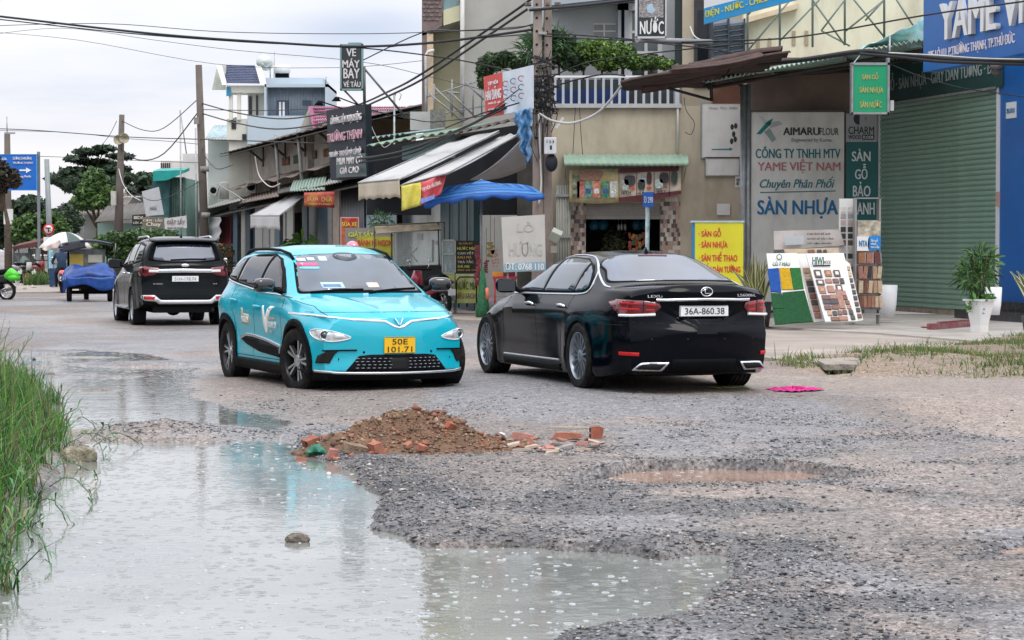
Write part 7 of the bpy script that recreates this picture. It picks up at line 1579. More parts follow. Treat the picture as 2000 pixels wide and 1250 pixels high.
 m=MB();pbox(m,665,701,424,500,d,.05);m.build('frame',mat('pinkish_frame',(.5,.36,.34),.5),t);m=MB();pbox(m,667,699,426,498,d-.01,.01);m.build('panel',mat('board_red',(.42,.02,.03),.5,var=.15,grime=(.55,.35,.05),ga=.6,gs=3),t)
 ptext('SỬA XE',668,697,431,442,d-.012,mat('menu_yellow',(.62,.62,.08),.5),t)
 t=root('potted_palm',(P(745,600,54.5).x,54.5,0),'leafy potted plant rising behind the food cart','plant');c=P(745,432,54.5)
 m=MB();m.lathe((c.x,54.5,0),[(.01,0),(.18,0),(.22,.5),(.01,.48)],14);m.build('pot',M_RUST,t);trunk(t,[(c.x,54.5,.3),(c.x+.03,54.5,1.2),(c.x,54.5,c.z)],.03,.015)
 blades('leaves',t,[((c.x,54.5,c.z),(.28,.25,.16))],160,.22,.018,[(.03,.09,.03),(.05,.13,.04)],seed=12)
 d=46.5;t=root('phone_board',(P(1022,600,d).x,d,0),'pale grey board with a blue strip and phone number behind the black saloon','sign')
 m=MB();m.slab([P(979,424,d),P(1064,419,d),P(1066,529,d),P(984,532,d)],.05);m.build('panel',mat('board_pale',(.50,.49,.46),.6,var=.05,vs=1.5,grime=(.38,.38,.38),ga=.4,gs=2),t)
 m=MB();m.slab([P(985,515,d-.01),P(1066,511,d-.01),P(1066,528,d-.01),P(985,531,d-.01)],.008);m.build('strip',mat('strip_blue',(.24,.38,.46),.5),t)
 ptext('ĐT: 0768 110',988,1062,514,527,d-.012,M_WHITEP,t,bold=.018);FA=mat('ghost_ink',(.44,.435,.41),.6);ptext('LÒ',1010,1042,433,453,d,FA,t,bold=.02);ptext('HƯƠNG',994,1058,470,500,d,FA,t,bold=.02)
 m=MB();m.bb(P(990,0,d).x,P(993,0,d).x,d+.05,d+.1,0,P(0,531,d).z);m.bb(P(1056,0,d).x,P(1059,0,d).x,d+.05,d+.1,0,P(0,531,d).z);m.build('leg',M_POST,t)
 d=47;t=root('plastic_table',(P(985,600,d).x,d,0),'low red plastic table with an orange tray under the parasol','table')
 m=MB();pbox(m,962,1010,540,545,d,.6);m.build('tabletop',mat('plastic_red',(.42,.03,.06),.35,var=.1),t)
 for px in(966,1006):
  for o in(.05,.5):m=MB();m.tube([(P(px,0,d).x,d+o,0),(P(px,0,d).x,d+o,P(0,543,d).z)],.02,6);m.build('leg',mat('plastic_red',(.42,.03,.06),.35),t)
 m=MB();pbox(m,962,982,531,540,d+.1,.3);m.build('tray',mat('plastic_orange',(.62,.26,.03),.4),label='orange basket on the red plastic table',cat='basket')
 m=MB();pbox(m,983,1006,531,540,d+.12,.3);m.build('crate',mat('dark_red_plastic',(.16,.02,.03),.4),label='dark red crate on the red plastic table',cat='crate')
 m=MB();c=P(943,560,47.4);m.tube([(c.x,47.4,.02),(c.x,47.4,.3),(c.x,47.4,1.1)],[.16,.13,.03],12);m.build('folded_net',mat('net_green',(.02,.12,.05),.8,var=.4,vs=20),label='dark green folded net at the foot of the parasol pole',cat='net')
 m=MB();m.tube([P(952,585,46.8),P(951,562,46.8)],.035,10);m.build('orange_bottle',mat('coral',(.65,.16,.10),.4),label='coral coloured bottle standing beside the folded green net',cat='bottle')
 for i_,(px,y0,y1,c,w)in enumerate(((932,480,560,(.16,.02,.03),.07),(958,470,500,(.20,.14,.05),.10),(966,485,520,(.30,.22,.18),.11),(950,505,530,(.10,.015,.02),.06))):
  t=root('hanging_packets',P(px,y0,47.8),('string of dark red packets hanging right of the menu board','brown bag hanging behind the parasol pole','round beige basket hanging left of the pale board','small maroon packet low beside the parasol pole')[i_],'packet')
  m=MB();n=6
  for k in range(n):u=k/n;m.box(P(px+rnd.uniform(-2,2),y0+(y1-y0)*u+5,47.8),(w*1.4,.05,(y1-y0)*47.8/4400/n*.9),Matrix.Rotation(rnd.uniform(-.3,.3),3,'Y'))
  m.build('packets',mat('goods_%d'%i_,c,.5,var=.5,vs=15),t)
  m=MB();m.tube([P(px,y0-60,47.8),P(px,y0+3,47.8)],.004,4);m.build('string',M_INKK,t)
 t=root('hanging_cloth',RP(414,425,-.6),'white cloth hanging under the canopy beside the dark pole','cloth')
 A=RP(404,424,-.6);B=RP(430,424,-.6);m=MB();m.sheet(lambda u,v:(A*(1-u)+B*u)+Vector((.25*v*(1-u)*-1+.06*math.sin(v*12),0,-1.8*v*(1-.35*u))),12,14,.01);m.build('cloth',M_CANVW,t)
 t=root('stall_goods',RP(505,560,-.4),'bundled wares and a potted banana leaf by the stall front above the taxi roof','plant')
 c=RP(590,470,-.8);blades('leaves',t,[((c.x,c.y,c.z),(.25,.25,.35))],30,.6,.10,[(.10,.22,.05),(.16,.30,.07)],seed=14);foliage('low_leaves',t,[((c.x-.4,c.y,c.z-.2),(.5,.3,.25))],150,.09,[(.03,.06,.03),(.06,.10,.04)],seed=15)
 m=MB();m.lathe((c.x,c.y,0),[(.01,0),(.2,0),(.25,c.z-.3),(.01,c.z-.35)],12);m.build('pot',M_RUST,t)
 t=root('stall_plants',RP(430,500,-1.2),'dark potted plants with dried flowers beside the parked SUV','plant');c=RP(432,500,-1.2)
 foliage('leaves',t,[((c.x,c.y,c.z+.2),(.7,.4,.5)),((c.x+.2,c.y,c.z-.4),(.5,.4,.6))],420,.11,[(.05,.08,.03),(.10,.12,.05),(.25,.12,.05),(.03,.05,.03)],seed=16)
 m=MB();m.lathe((c.x+.1,c.y,0),[(.01,0),(.3,0),(.35,.9),(.01,.85)],12);m.build('pot',M_POST,t)
 for i_,(px,py,lab)in enumerate(((418,372,'tilted grey meter box strapped to the dark pole side'),(440,372,'white water drum on the tin canopy next to the pole'),(492,365,'air conditioner unit on the wall under the second strip roof'))):
  t=root('wall_unit',RP(px,py,.2),lab,'appliance');c=RP(px,py,.2);m=MB()
  if i_==1:m.lathe((c.x,c.y,c.z-.5),[(.01,0),(.32,0),(.34,.9),(.2,1.0),(.01,1.0)],16);m.build('drum',mat('drum_grey',(.42,.41,.38),.6,var=.15),t)
  else:
   m.box(c,(.5,.35,.6),Matrix.Rotation(.35 if i_==0 else 0,3,'Y'));m.build('casing',mat('casing_grey',(.42,.43,.42),.5,var=.1,grime=(.2,.18,.15),ga=.5),t,bevel=.02)
   m=MB();m.lathe(c+Vector((-.02,-.18,0)),[(.2,.0),(.18,-.015),(.001,-.01)],16,'y');m.build('fan_grille',M_BLACKP,t)
stall_things()
# ---------------------------------------------------------------- houses behind, far end of the street
def far_houses():
 z=lambda py,d:P(0,py,d).z
 d=125;t=root('tiled_house',(P(500,480,d).x,d,0),'tall pale house with navy tiled gable roof and steel water tanks','house')
 CW=mat('house_cream',(.66,.66,.58),.8,var=.05);LB=mat('house_pale_blue',(.46,.55,.62),.8,var=.06,vs=.4,grime=(.36,.42,.46),ga=.5,gs=.3);DB=mat('trim_blue',(.04,.26,.44),.6)
 m=MB();m.prism([P(425,160,d+2),P(441,127,d+1.5),P(512,127,d+1.5),P(525,165,d)],(0,.3,0));
 A,B,C_,D_=P(432,127,d+1.6),P(498,128,d+1.4),P(508,164,d-.6),P(442,163,d-.6)
 rows=11
 for k in range(rows):
  u0,u1=k/rows,(k+1)/rows;pa,pb=A*(1-u0)+D_*u0,B*(1-u0)+C_*u0;qa,qb=A*(1-u1)+D_*u1,B*(1-u1)+C_*u1
  m2=MB();m2.sheet(lambda u,v:(pa*(1-u)+pb*u)*(1-v)+(qa*(1-u)+qb*u)*v+Vector((0,0,.05*v+.03*abs(math.sin(u*24*math.pi)))),72,1,.04);m2.build('tile_course',mat('navy_tile',(.035,.055,.14),.35,var=.2,vs=2),t)
 WT=mat('gable_white',(.66,.68,.66),.7,var=.05)
 for pts in([(441,126),(424,128),(414,175),(440,175)],):m=MB();m.prism([P(a,b,d+.4)for a,b in pts],(0,.25,0));m.build('gable',mat('gable_cream',(.58,.62,.54),.8),t)
 m=MB();m.prism([P(422,126,d-.2),P(433,127,d-.2),P(443,166,d-.8),P(434,166,d-.8)],(0,.3,0));m.build('verge_board',WT,t)
 m=MB();m.prism([P(498,127,d-.2),P(510,130,d-.2),P(521,168,d-.8),P(509,166,d-.8)],(0,.3,0));m.build('verge_board',WT,t)
 m=MB();pbox(m,443,522,167,181,d-.3,2);m.build('fascia',CW,t)
 m=MB();m.prism([P(442,170,d-.35),P(450,170,d-.35),P(452,186,d-.35),P(442,188,d-.35)],(0,.1,0));m.build('blue_trim',DB,t)
 for a,b in((447,454),(463,470)):m=MB();pbox(m,a,b,182,234,d-.2,.2);m.build('column',CW,t)
 m=MB();pbox(m,484,520,181,234,d+.8,2);m.build('wall',CW,t)
 m=MB();pbox(m,486,492,188,225,d+.75,.05);pbox(m,500,504,186,225,d+.75,.05);m.build('window',M_GLASS,t)
 m=MB();pbox(m,443,482,232,275,d,5);m.build('wall',CW,t);m=MB();pbox(m,452,461,235,252,d-.05,.05);m.build('window',M_GLASS,t);m=MB();pbox(m,473,481,262,274,d-.05,.05);m.build('window',M_GLASS,t)
 m=MB();m.tube([P(450,234,d),P(462,230,d)],.05,5);m.build('railing',M_STEEL,t)
 m=MB();pbox(m,517,641,164,170,d-.8,6);pbox(m,516,520,164,226,d-.8,2);pbox(m,635,641,164,226,d-.8,6);m.build('concrete_frame',LB,t)
 m=MB();pbox(m,519,631,152,164,d+.5,4);m.build('parapet',LB,t)
 m=MB();A=P(519,226,d);B=P(636,226,d);h=P(0,170,d).z-A.z;m.sheet(lambda u,v:A*(1-u)+B*u+Vector((0,.05*math.sin(u*40*6.283),h*v)),200,1,.02);m.build('corrugated_wall',mat('corrugated_blue_grey',(.30,.36,.42),.5,.3,var=.08),t)
 for a,b,c,e in((541,563,196,226),(591,608,196,206)):m=MB();pbox(m,a,b,c,e,d-.12,.08);m.build('window',mat('window_blue_dark',(.05,.07,.11),.3),t)
 for a in(545,552):m=MB();pbox(m,a,a+4,199,226,d-.16,.03);m.build('window_bar',M_WPAINT,t)
 m=MB();pbox(m,483,596,226,282,d-1,6);m.build('lower_wall',LB,t)
 m=MB();m.bb(P(445,0,d).x,P(640,0,d).x,d+.2,d+8,0,z(270,d));m.build('lower_wall',CW,t)
 for c0,rr,ax in((P(517,122,d+1),.42,'y'),(P(540,134,d+1),0,'x')):
  if ax=='y':m=MB();m.lathe(c0,[(.001,-.6),(.3,-.58),(.42,-.45),(.42,.6),(.001,.6)],20,'y');m.build('water_tank',mat('tank_steel',(.6,.66,.64),.25,.7,var=.1),t);m=MB();m.tube([c0+Vector((-.3,0,-.3)),P(516,156,d+1)],.03,5);m.tube([c0+Vector((.3,0,-.3)),P(528,156,d+1)],.03,5);m.build('tank_stand',M_STEEL,t)
 m=MB();c0=P(551,135,d+1);m.lathe(c0,[(.001,-.45),(.22,-.45),(.24,0),(.22,.45),(.001,.45)],16,'x');m.build('water_heater',M_WPAINT,t);m=MB();pbox(m,537,563,141,151,d+1,.6);m.build('solar_panel',M_BLACKP,t)
 m=MB();m.tube([P(535,158,d+1),P(536,100,d+1)],.02,4);m.tube([P(636,165,d+1),P(637,150,d+1)],.03,4);m.build('aerial',M_STEEL,t)
 d=92;t=root('tiled_house',(P(690,480,d).x,d,0),'house with magenta tiled roof behind the phone shop sign','house');PT=mat('magenta_tile',(.24,.045,.11),.5,var=.2,vs=2)
 A,B,C_,D_=P(605,209,d+1),P(792,209,d-1),P(800,234,d-3),P(612,248,d-1.5)
 for k in range(6):
  u0,u1=k/6,(k+1)/6;pa,pb=A*(1-u0)+D_*u0,B*(1-u0)+C_*u0;qa,qb=A*(1-u1)+D_*u1,B*(1-u1)+C_*u1;m=MB();m.sheet(lambda u,v:(pa*(1-u)+pb*u)*(1-v)+(qa*(1-u)+qb*u)*v+Vector((0,0,.06*v+.035*abs(math.sin(u*40*math.pi)))),120,1,.04);m.build('tile_course',PT,t)
 m=MB();m.prism([P(602,209,d+.6),P(610,209,d+.6),P(620,252,d-1.8),P(611,250,d-1.8)],(0,.3,.05));m.build('ridge',PT,t)
 m=MB();m.prism([P(603,211,d),P(612,250,d),P(586,252,d)],(0,.3,0));m.build('gable',mat('gable_grey',(.42,.40,.36),.8,var=.1),t)
 m=MB();m.bb(P(595,0,d).x,P(800,0,d).x,d+1.2,d+5,0,z(236,d));m.build('wall',M_PLAST,t)
 d=80;t=root('flat_roof_house',(P(760,480,d).x,d,0),'low tan house with concrete parapet behind the green sheet roofs','house');m=MB();pbox(m,712,803,232,262,d,4);m.bb(P(712,0,d).x,P(803,0,d).x,d+.1,d+4,0,z(262,d));m.build('wall',mat('tan_wall',(.26,.19,.14),.85,var=.2,grime=(.1,.08,.06),ga=.6),t)
 m=MB();pbox(m,755,806,219,233,d+.5,4);m.build('parapet',mat('pale_parapet',(.55,.54,.50),.8),t);m=MB();m.prism([P(770,219,d),P(800,206,d),P(824,206,d),P(824,233,d),P(790,233,d)],(0,3,0));m.build('gable',mat('pale_parapet',(.55,.54,.50),.8),t)
 d=70;t=root('tall_building',(P(930,480,d).x,d,0),'tall unpainted grey building with cream recess and brown tiled corner','building')
 GW=mat('raw_cement',(.44,.44,.41),.9,var=.12,vs=.5,grime=(.30,.30,.27),ga=.7,gs=.45);CRM=mat('building_cream',(.62,.60,.40),.8,var=.06,grime=(.42,.40,.3),ga=.4)
 m=MB();m.bb(P(904,0,d).x,P(1062,0,d).x,d,d+9,0,z(-800,d));m.build('wall',GW,t)
 m=MB();m.bb(P(824,0,d).x,P(904,0,d).x,d+1.0,d+9,0,z(-800,d));m.build('recess_wall',CRM,t)
 bt=mat('brown_tile',(.20,.15,.14),.6,var=.2,vs=4)
 m=MB();m.prism([P(824,-60,d),P(868,-60,d),P(864,50,d),P(838,66,d),P(824,70,d)],(0,1,0));m.build('tiled_corner',bt,t)
 m=MB();m.prism([P(824,60,d),P(834,62,d),P(836,230,d),P(824,230,d)],(0,1,0));m.build('tiled_pilaster',bt,t)
 for k in range(14):
  for j in range(5):
   px,py=827+j*8+(k%2)*3,-50+k*8
   if py<46 and px<860:m=MB();q=P(px,py,d-.02);m.box(q,(.10,.03,.045),None);m.build('stone_tile',mat('stone_tile_%d'%((k+j)%2),((.26,.2,.19),(.16,.12,.12))[(k+j)%2],.7),t)
 m=MB();m.prism([P(866,20,d-.05),P(898,10,d-.05),P(898,40,d-.05),P(866,50,d-.05)],(0,1.0,0));m.build('balcony_front',CRM,t)
 m=MB();m.prism([P(866,-40,d-.02),P(897,-40,d-.02),P(897,12,d-.02),P(866,22,d-.02)],(0,.1,0));m.build('window',mat('glass_aqua',(.16,.26,.27),.08,ior=1.6,var=.3),t)
 m=MB();m.prism([P(837,62,d-.1),P(898,40,d-.1),P(898,58,d+.9),P(840,68,d+.9)],(0,.1,0));m.build('soffit',mat('soffit_grey',(.42,.42,.38),.8),t)
 m=MB();pbox(m,834,846,66,240,d-.02,.3);m.build('pilaster',mat('peach_pilaster',(.62,.50,.36),.8),t)
 m=MB();m.tube([P(833,240,d-.2),P(832,108,d-.2),P(836,101,d-.2),P(848,98,d-.2)],.05,8);m.tube([P(903,240,d-.2),P(903,-60,d-.2)],.07,8);m.build('downpipe',M_WHITE,t)
 m=MB()
 for px in(832,848,883,905,924,941):m.tube([P(px,228,d-3),P(px,168-(px-832)*.25,d-3)],.022,5)
 m.tube([P(832,190,d-3),P(941,156,d-3)],.022,5);m.tube([P(832,228,d-3),P(950,206,d-3)],.022,5)
 for a in((838,182,905,238),(848,170,905,225),(909,160,945,195),(880,180,930,230)):m.tube([P(a[0],a[1],d-3),P(a[2],a[3],d-3)],.03,5)
 m.build('roof_frame',M_STEEL,t)
 for i_,px in enumerate((876,)):m=MB();m.tube([P(872,180,d-2),P(897,182,d-2)],.04,5);m.tube([P(882,215,d-2),P(882,184,d-2),P(872,178,d-2)],.04,5);m.build('tank_bracket',M_STEEL,t)
 m=MB();pbox(m,801,840,218,254,66,.6);m.build('wall_unit',mat('unit_white',(.55,.56,.54),.5,var=.1,grime=(.3,.3,.28),ga=.5),label='white outdoor unit standing on the roof left of the tall building',cat='appliance')
 m=MB();pbox(m,840,870,214,250,65,.4);m.build('roof_cage',mat('cage_grey',(.25,.25,.22),.7,var=.4,vs=12),label='rusty wire cage on the roof beside the white outdoor unit',cat='cage')
 def blockh(nm,lab,px0,px1,y0,d,c,roof=None,depth=5):
  t=root(nm,(P((px0+px1)/2,480,d).x,d,0),lab,'house');m=MB();m.bb(P(px0,0,d).x,P(px1,0,d).x,d,d+depth,0,z(y0,d));m.build('wall',mat('wall_'+nm+str(px0),c,.85,var=.12,vs=.6,grime=tuple(q*.5 for q in c),ga=.5,gs=.5),t)
  if roof:m=MB();A,B=P(px0-3,y0+roof[1],d-1.5),P(px1+3,y0+roof[2],d-1.5);m.sheet(lambda u,v:A*(1-u)+B*u+Vector((0,4*v,1.0*v+.05*abs(math.sin(u*50)))),70,1,.05);m.build('roof',mat('roof_'+str(px0),roof[0],.7,.1,var=.2),t)
  return t
 blockh('white_house','white plastered house behind the green corrugated shed',355,440,300,150,(.58,.58,.56));
 t=blockh('small_white_block','small white rooftop block with slit windows above the teal tarp',312,362,314,170,(.62,.60,.56))
 for k in range(5):m=MB();pbox(m,314+k*4,316+k*4,318,328,169.9,.1);m.build('slit_window',M_GLASS,t)
 t=blockh('green_shed','green corrugated shed with teal tarp roof beside the tilted sign',326,362,348,128,(.20,.34,.30));A,B=P(326,424,127.8),P(362,424,127.8);h=z(346,127.8)-A.z;m=MB();m.sheet(lambda u,v:A*(1-u)+B*u+Vector((0,.05*math.sin(u*60),h*v)),60,1,.02);m.build('corrugated_front',mat('shed_green',(.20,.33,.30),.6,.1,var=.15,grime=(.1,.14,.12),ga=.6),t)
 m=MB();m.prism([P(299,334,126),P(360,332,126),P(360,338,126),P(326,352,126),P(299,354,126)],(0,2,.2));m.build('tarp_roof',mat('teal_tarp',(.01,.30,.27),.5,var=.15),t);m=MB();m.prism([P(297,352,127),P(330,350,127),P(330,424,127),P(297,424,127)],(0,1,0));m.build('shade_net',mat('net_teal',(.05,.13,.13),.9,var=.4,vs=2),t)
 blockh('mint_hut','mint green hut with dark tin roof behind the umbrella cart',188,300,436,132,(.32,.46,.40),((.12,.11,.10),0,-10));blockh('grey_house','low grey house behind the loudspeaker pole',240,330,385,160,(.46,.46,.42),((.26,.22,.18),0,-3))
 t=blockh('poster_house','pale blue billboard wall above the far market roofs',124,156,396,150,(.34,.45,.52));m=MB();pbox(m,136,152,400,420,149.9,.1);m.build('poster',mat('poster_light',(.6,.64,.64),.5,var=.4,vs=2),t)
 blockh('tin_roof_house','far low house with rusty tin roof at the end of the street',150,235,420,145,(.30,.30,.28),((.20,.17,.15),0,-4));blockh('tin_roof_house','far low house with blue grey tin roof behind the hedge',165,215,404,170,(.36,.38,.38),((.30,.36,.40),0,-2))
 blockh('street_end_house','pale house closing the street behind the market carts',20,125,440,165,(.34,.36,.34),((.22,.14,.12),4,0))
 t=blockh('upper_house','pale green roofed house at the foot of the tall tiled house',405,500,272,140,(.50,.55,.52),((.34,.44,.46),0,-2));
 def hs(nm,lab,pts,d,c,txt,tc,tb,th=.08):
  t=root(nm,P(pts[0][0],pts[0][1],d),lab,'sign');m=MB();m.slab([P(a,b,d)for a,b in pts],th);m.build('panel',mat('panel_'+nm+str(pts[0][0]),c,.5,var=.08),t)
  for(s_,a,b,y0,y1)in txt:ptext(s_,a,b,y0,y1,d,tc,t,bold=tb,ext=.01,off=.02)
  m=MB();px=(pts[0][0]+pts[1][0])/2;q=P(px,pts[2][1],d);m.tube([(q.x,d+.1,0),(q.x,d+.1,q.z+.5)],.05,6);m.build('post',M_POST,t);return t
 hs('laundry_sign','white hanging sign reading GIẶT SẤY above the SUV',[(321,427),(364,421),(365,445),(322,451)],112,(.56,.56,.55),(('GIẶT SẤY',326,361,426,440),('Chuyên rửa Motobike',327,359,443,447)),mat('laundry_ink',(.25,.2,.22),.5),.04)
 hs('food_sign','brown sign reading CƠM - LẨU Chay above the hedge',[(278,424),(320,424),(320,444),(278,446)],114,(.17,.15,.12),(('CƠM - LẨU',280,317,426,433),('Chay',286,314,434,444)),mat('food_letter',(.66,.62,.50),.5),.03)
 hs('black_sign','small black sign left of the brown CƠM - LẨU sign',[(258,420),(284,418),(284,440),(258,441)],116,(.015,.015,.02),(('BIDA',262,281,422,428),('LỘC AN',261,282,432,438)),mat('food_letter',(.66,.62,.50),.5),.02)
 hs('tilted_sign','large pale grey sign tilted to the left under the teal tarp',[(277,374),(310,365),(320,419),(285,422)],120,(.46,.48,.50),(('NHÀ',293,306,402,410),),mat('tilt_ink',(.2,.2,.25),.5),.02)
 d=96;t=root('direction_sign',(P(72,480,d).x,d,0),'large blue road direction sign with a white arrow at the left edge','sign')
 m=MB();pbox(m,-30,72,301,372,d,.08);m.build('panel',mat('road_sign_blue',(.008,.13,.52),.35,var=.04),t)
 m=MB();m.bb(P(69,0,d).x,P(74,0,d).x,d+.1,d+.25,0,z(296,d));m.build('post',mat('post_grey_blue',(.2,.22,.24),.5,.3),t)
 m=MB()
 for r_ in((-30,72,301,302),(-30,72,371,372),(71,72.5,301,372)):pbox(m,*r_,d-.02,.02)
 m.build('border',mat('sign_edge_blue',(.06,.3,.65),.4),t)
 m=MB();m.slab([P(38,331,d-.03),P(51,331,d-.03),P(51,327,d-.03),P(61,332.5,d-.03),P(51,338,d-.03),P(51,334,d-.03),P(38,334,d-.03)],.01);m.build('arrow',M_WHITEP,t)
 for s_,a,b,y0,y1 in(('ĐƯỜNG ĐI PHƯỜNG',25,62,305,312),('TRƯỜNG THẠNH',25,64,315,321),('Long Phước',36,61,342,348),('QL',4,14,308,313)):ptext(s_,a,b,y0,y1,d-.03,M_WHITEP,t,bold=.01,ext=.01,off=.01)
 d=92;t=root('street_pole',(P(93,480,d).x,d,0),'plain grey steel pole carrying the round red rimmed traffic sign','pole');m=MB();m.tube([(P(97,0,d).x,d,0),(P(89,0,d).x,d,z(311,d))],[.13,.10],10);m.build('shaft',mat('pole_grey',(.26,.29,.30),.6,.2,var=.1),t)
 t=root('traffic_sign',P(95,448,d-.3),'round white traffic sign with red rim and black arrow','sign');c=P(95,448,d-.3)
 for r_,o,mt,n_ in((.23,0,mat('sign_rim_red',(.60,.02,.03),.4),'rim'),(.165,-.015,M_WHITEP,'face')):m=MB();m.lathe(c+Vector((0,o,0)),[(.001,.02),(r_,.02),(r_,-.02),(.001,-.02)],24,'y');m.build(n_,mt,t)
 m=MB();m.tube([c+Vector((0,-.05,-.11)),c+Vector((0,-.05,.05))],.022,5);m.tube([c+Vector((-.10,-.05,.06)),c+Vector((.10,-.05,.06))],.022,5);m.tube([c+Vector((-.09,-.05,.02)),c+Vector((-.11,-.05,.06)),c+Vector((-.09,-.05,.10))],.018,5);m.build('arrow',M_INK,t);m=MB();m.tube([c+Vector((.10,-.055,-.1)),c+Vector((-.1,-.055,.1))],.014,5);m.build('slash',mat('sign_rim_red',(.60,.02,.03),.4),t)
 m=MB();pbox(m,85,103,463,476,d-.35,.03);m.build('plate',M_WHITEP,t)
far_houses()
def tree(nm,lab,blobs,tr,n,size,cols,seed,group=None):
 t=root(nm,(tr[0][0],tr[0][1],0),lab,'tree',group);trunk(t,tr,tr[-1][2]*.022+.05,.05)
 base=Vector(tr[-1])
 m=MB();r=random.Random(seed)
 for b in blobs:c=Vector(b[0]);mid=(base+c)/2+Vector((r.uniform(-.4,.4),0,r.uniform(-.2,.4)));m.tube([base-Vector((0,0,.6)),mid,c],[.10,.06,.025],6)
 m.build('limb',mat('bark',(.10,.075,.055),.9),t);foliage('crown',t,blobs,n,size,cols,seed);return t
def trees():
 DG=[(.030,.065,.030),(.020,.045,.024),(.045,.085,.035),(.016,.034,.018)];BG=[(.08,.16,.035),(.05,.11,.03),(.11,.20,.045),(.03,.07,.02)]
 def B(px,py,d,rx,ry,rz):return((P(px,py,d).x,d,P(px,py,d).z),(rx*d/4400,ry,rz*d/4400))
 d=150;c=P(150,400,d)
 tree('spreading_tree','wide dark spreading tree behind the loudspeaker pole',[B(150,335,d,32,2,9),B(190,318,d+2,36,2,7),B(175,296,d,30,2,6),B(205,290,d,22,2,5),B(225,330,d,30,2,9),B(120,350,d,28,2,12),B(160,360,d,42,3,16),B(245,345,d,22,2,7),B(190,345,d,40,3,12),B(235,305,d,24,2,5),B(150,310,d,22,2,6),B(215,355,d,35,3,14)],[(c.x+.6,d,0),(c.x+.8,d,2.5),(c.x+.9,d,4.5)],9500,.22,DG,31)
 d=138;tree('bright_tree','bright green feathery tree in front of the dark spreading tree',[B(185,350,d,20,1.5,24),B(178,375,d,30,2,22),B(200,392,d,30,2,18),B(165,395,d,26,2,16),B(215,375,d,18,1.5,14)],[(P(188,0,d).x,d,0),(P(187,0,d).x,d,2),(P(186,0,d).x,d,3.4)],6500,.15,BG,32)
 d=104;tree('street_tree','round bright green street tree beside the grey pole',[B(60,440,d,34,1.2,22),B(92,428,d,30,1.2,18),B(40,455,d,26,1.2,20),B(115,452,d,24,1.2,22),B(80,462,d,38,1.5,20)],[(P(82,0,d).x,d,0),(P(80,0,d).x,d,1),(P(78,0,d).x,d,1.7)],6500,.13,BG,33)
 d=120;tree('hedge_tree','dark green tree standing behind the round street tree',[B(20,420,d,40,2,30),B(125,430,d,34,2,30),B(60,400,d,30,2,20),B(-10,450,d,30,2,40)],[(P(20,0,d).x,d,0),(P(22,0,d).x,d,1),(P(24,0,d).x,d,2)],5200,.17,DG,34)
 d=90;tree('edge_tree','dark reddish tree overlapping the blue direction sign at the left edge',[B(8,345,d,30,1,18),B(-8,330,d,26,1,20),B(22,356,d,18,.8,11),B(-15,365,d,30,1,14)],[(P(14,0,d).x,d,0),(P(12,0,d).x,d,2.5),(P(2,0,d).x,d,3.6)],4200,.10,[(.045,.035,.02),(.03,.04,.02),(.07,.04,.03),(.02,.022,.016)],35)
 d=160;tree('far_tree','pale distant tree right of the loudspeaker pole',[B(285,350,d,26,2,14),B(270,370,d,20,2,12),B(300,368,d,16,2,10)],[(P(282,0,d).x,d,0),(P(282,0,d).x,d,3),(P(283,0,d).x,d,4.5)],2200,.2,DG,36)
 d=100;t=root('hedge',(P(250,500,d).x,d,0),'overgrown green hedge behind the roof of the SUV','hedge');foliage('leaves',t,[B(230,470,d,40,1,18),B(275,462,d,40,1,16),B(320,462,d,32,1,14),B(255,490,d,60,1,24),B(205,478,d,26,1,18)],6500,.11,BG+DG[:1],37)
 m=MB();m.tube([(P(250,0,d).x,d,0),(P(252,0,d).x,d,1.5)],.06,6);m.build('stem',mat('bark',(.10,.075,.055),.9),t)
 d=55.2;F_=lambda px,py,rx,rz:((P(px,py,d).x,d+.1,P(px,py-7,d).z),(rx*d/3600,.5,rz*d/3700))
 YG=[(.22,.36,.06),(.15,.28,.05),(.30,.44,.10),(.07,.16,.03)]
 for i_,(lab,bl,cols,n,sz)in enumerate((('feathery dark green shrub on the balcony next to the pole',[F_(1092,105,34,28),F_(1118,120,28,22),F_(1080,80,20,14),F_(1060,112,18,12)],DG+BG[:2],3400,.075),('bright green shrub second from left on the balcony',[F_(1140,110,20,20),F_(1148,96,14,12)],YG+BG,1700,.06),('bright green bushy shrub in the middle of the balcony',[F_(1176,105,22,22),F_(1185,125,28,18)],YG+BG,2200,.06),('green shrub right of the middle of the balcony',[F_(1216,112,22,20),F_(1232,125,26,14)],BG+YG[:2],2000,.06),('low leafy shrub at the right end of the balcony',[F_(1272,128,26,12),F_(1300,132,18,9),F_(1250,132,20,10)],YG+DG,1600,.06),('dark rounded shrub over the red and white grocery sign',[F_(962,128,26,16),F_(985,120,22,12),F_(945,142,14,14),F_(1012,130,24,10),F_(942,165,8,14)],DG+BG[:1],3000,.06))):
  t=root('balcony_shrub',bl[0][0],lab,'shrub');foliage('leaves',t,bl,int(n*1.5),sz*.78,cols,40+i_)
  m=MB();c=bl[0][0];m.lathe((c[0],c[1],P(0,200,d).z),[(.01,0),(.14,0),(.18,.35),(.01,.33)],12);m.build('pot',mat('clay_pot',(.20,.10,.07),.8),t);m=MB();m.tube([(c[0],c[1],P(0,190,d).z),c],.03,6);m.build('stem',mat('bark',(.10,.075,.055),.9),t)
 t=root('balcony_fern',P(1045,120,55),'feathery fronds reaching left past the utility pole','plant');blades('leaves',t,[F_(1040,108,20,18),F_(1085,90,24,16),F_(1060,85,22,10)],700,.42,.018,[(.06,.15,.05),(.04,.10,.04)],47)
trees()
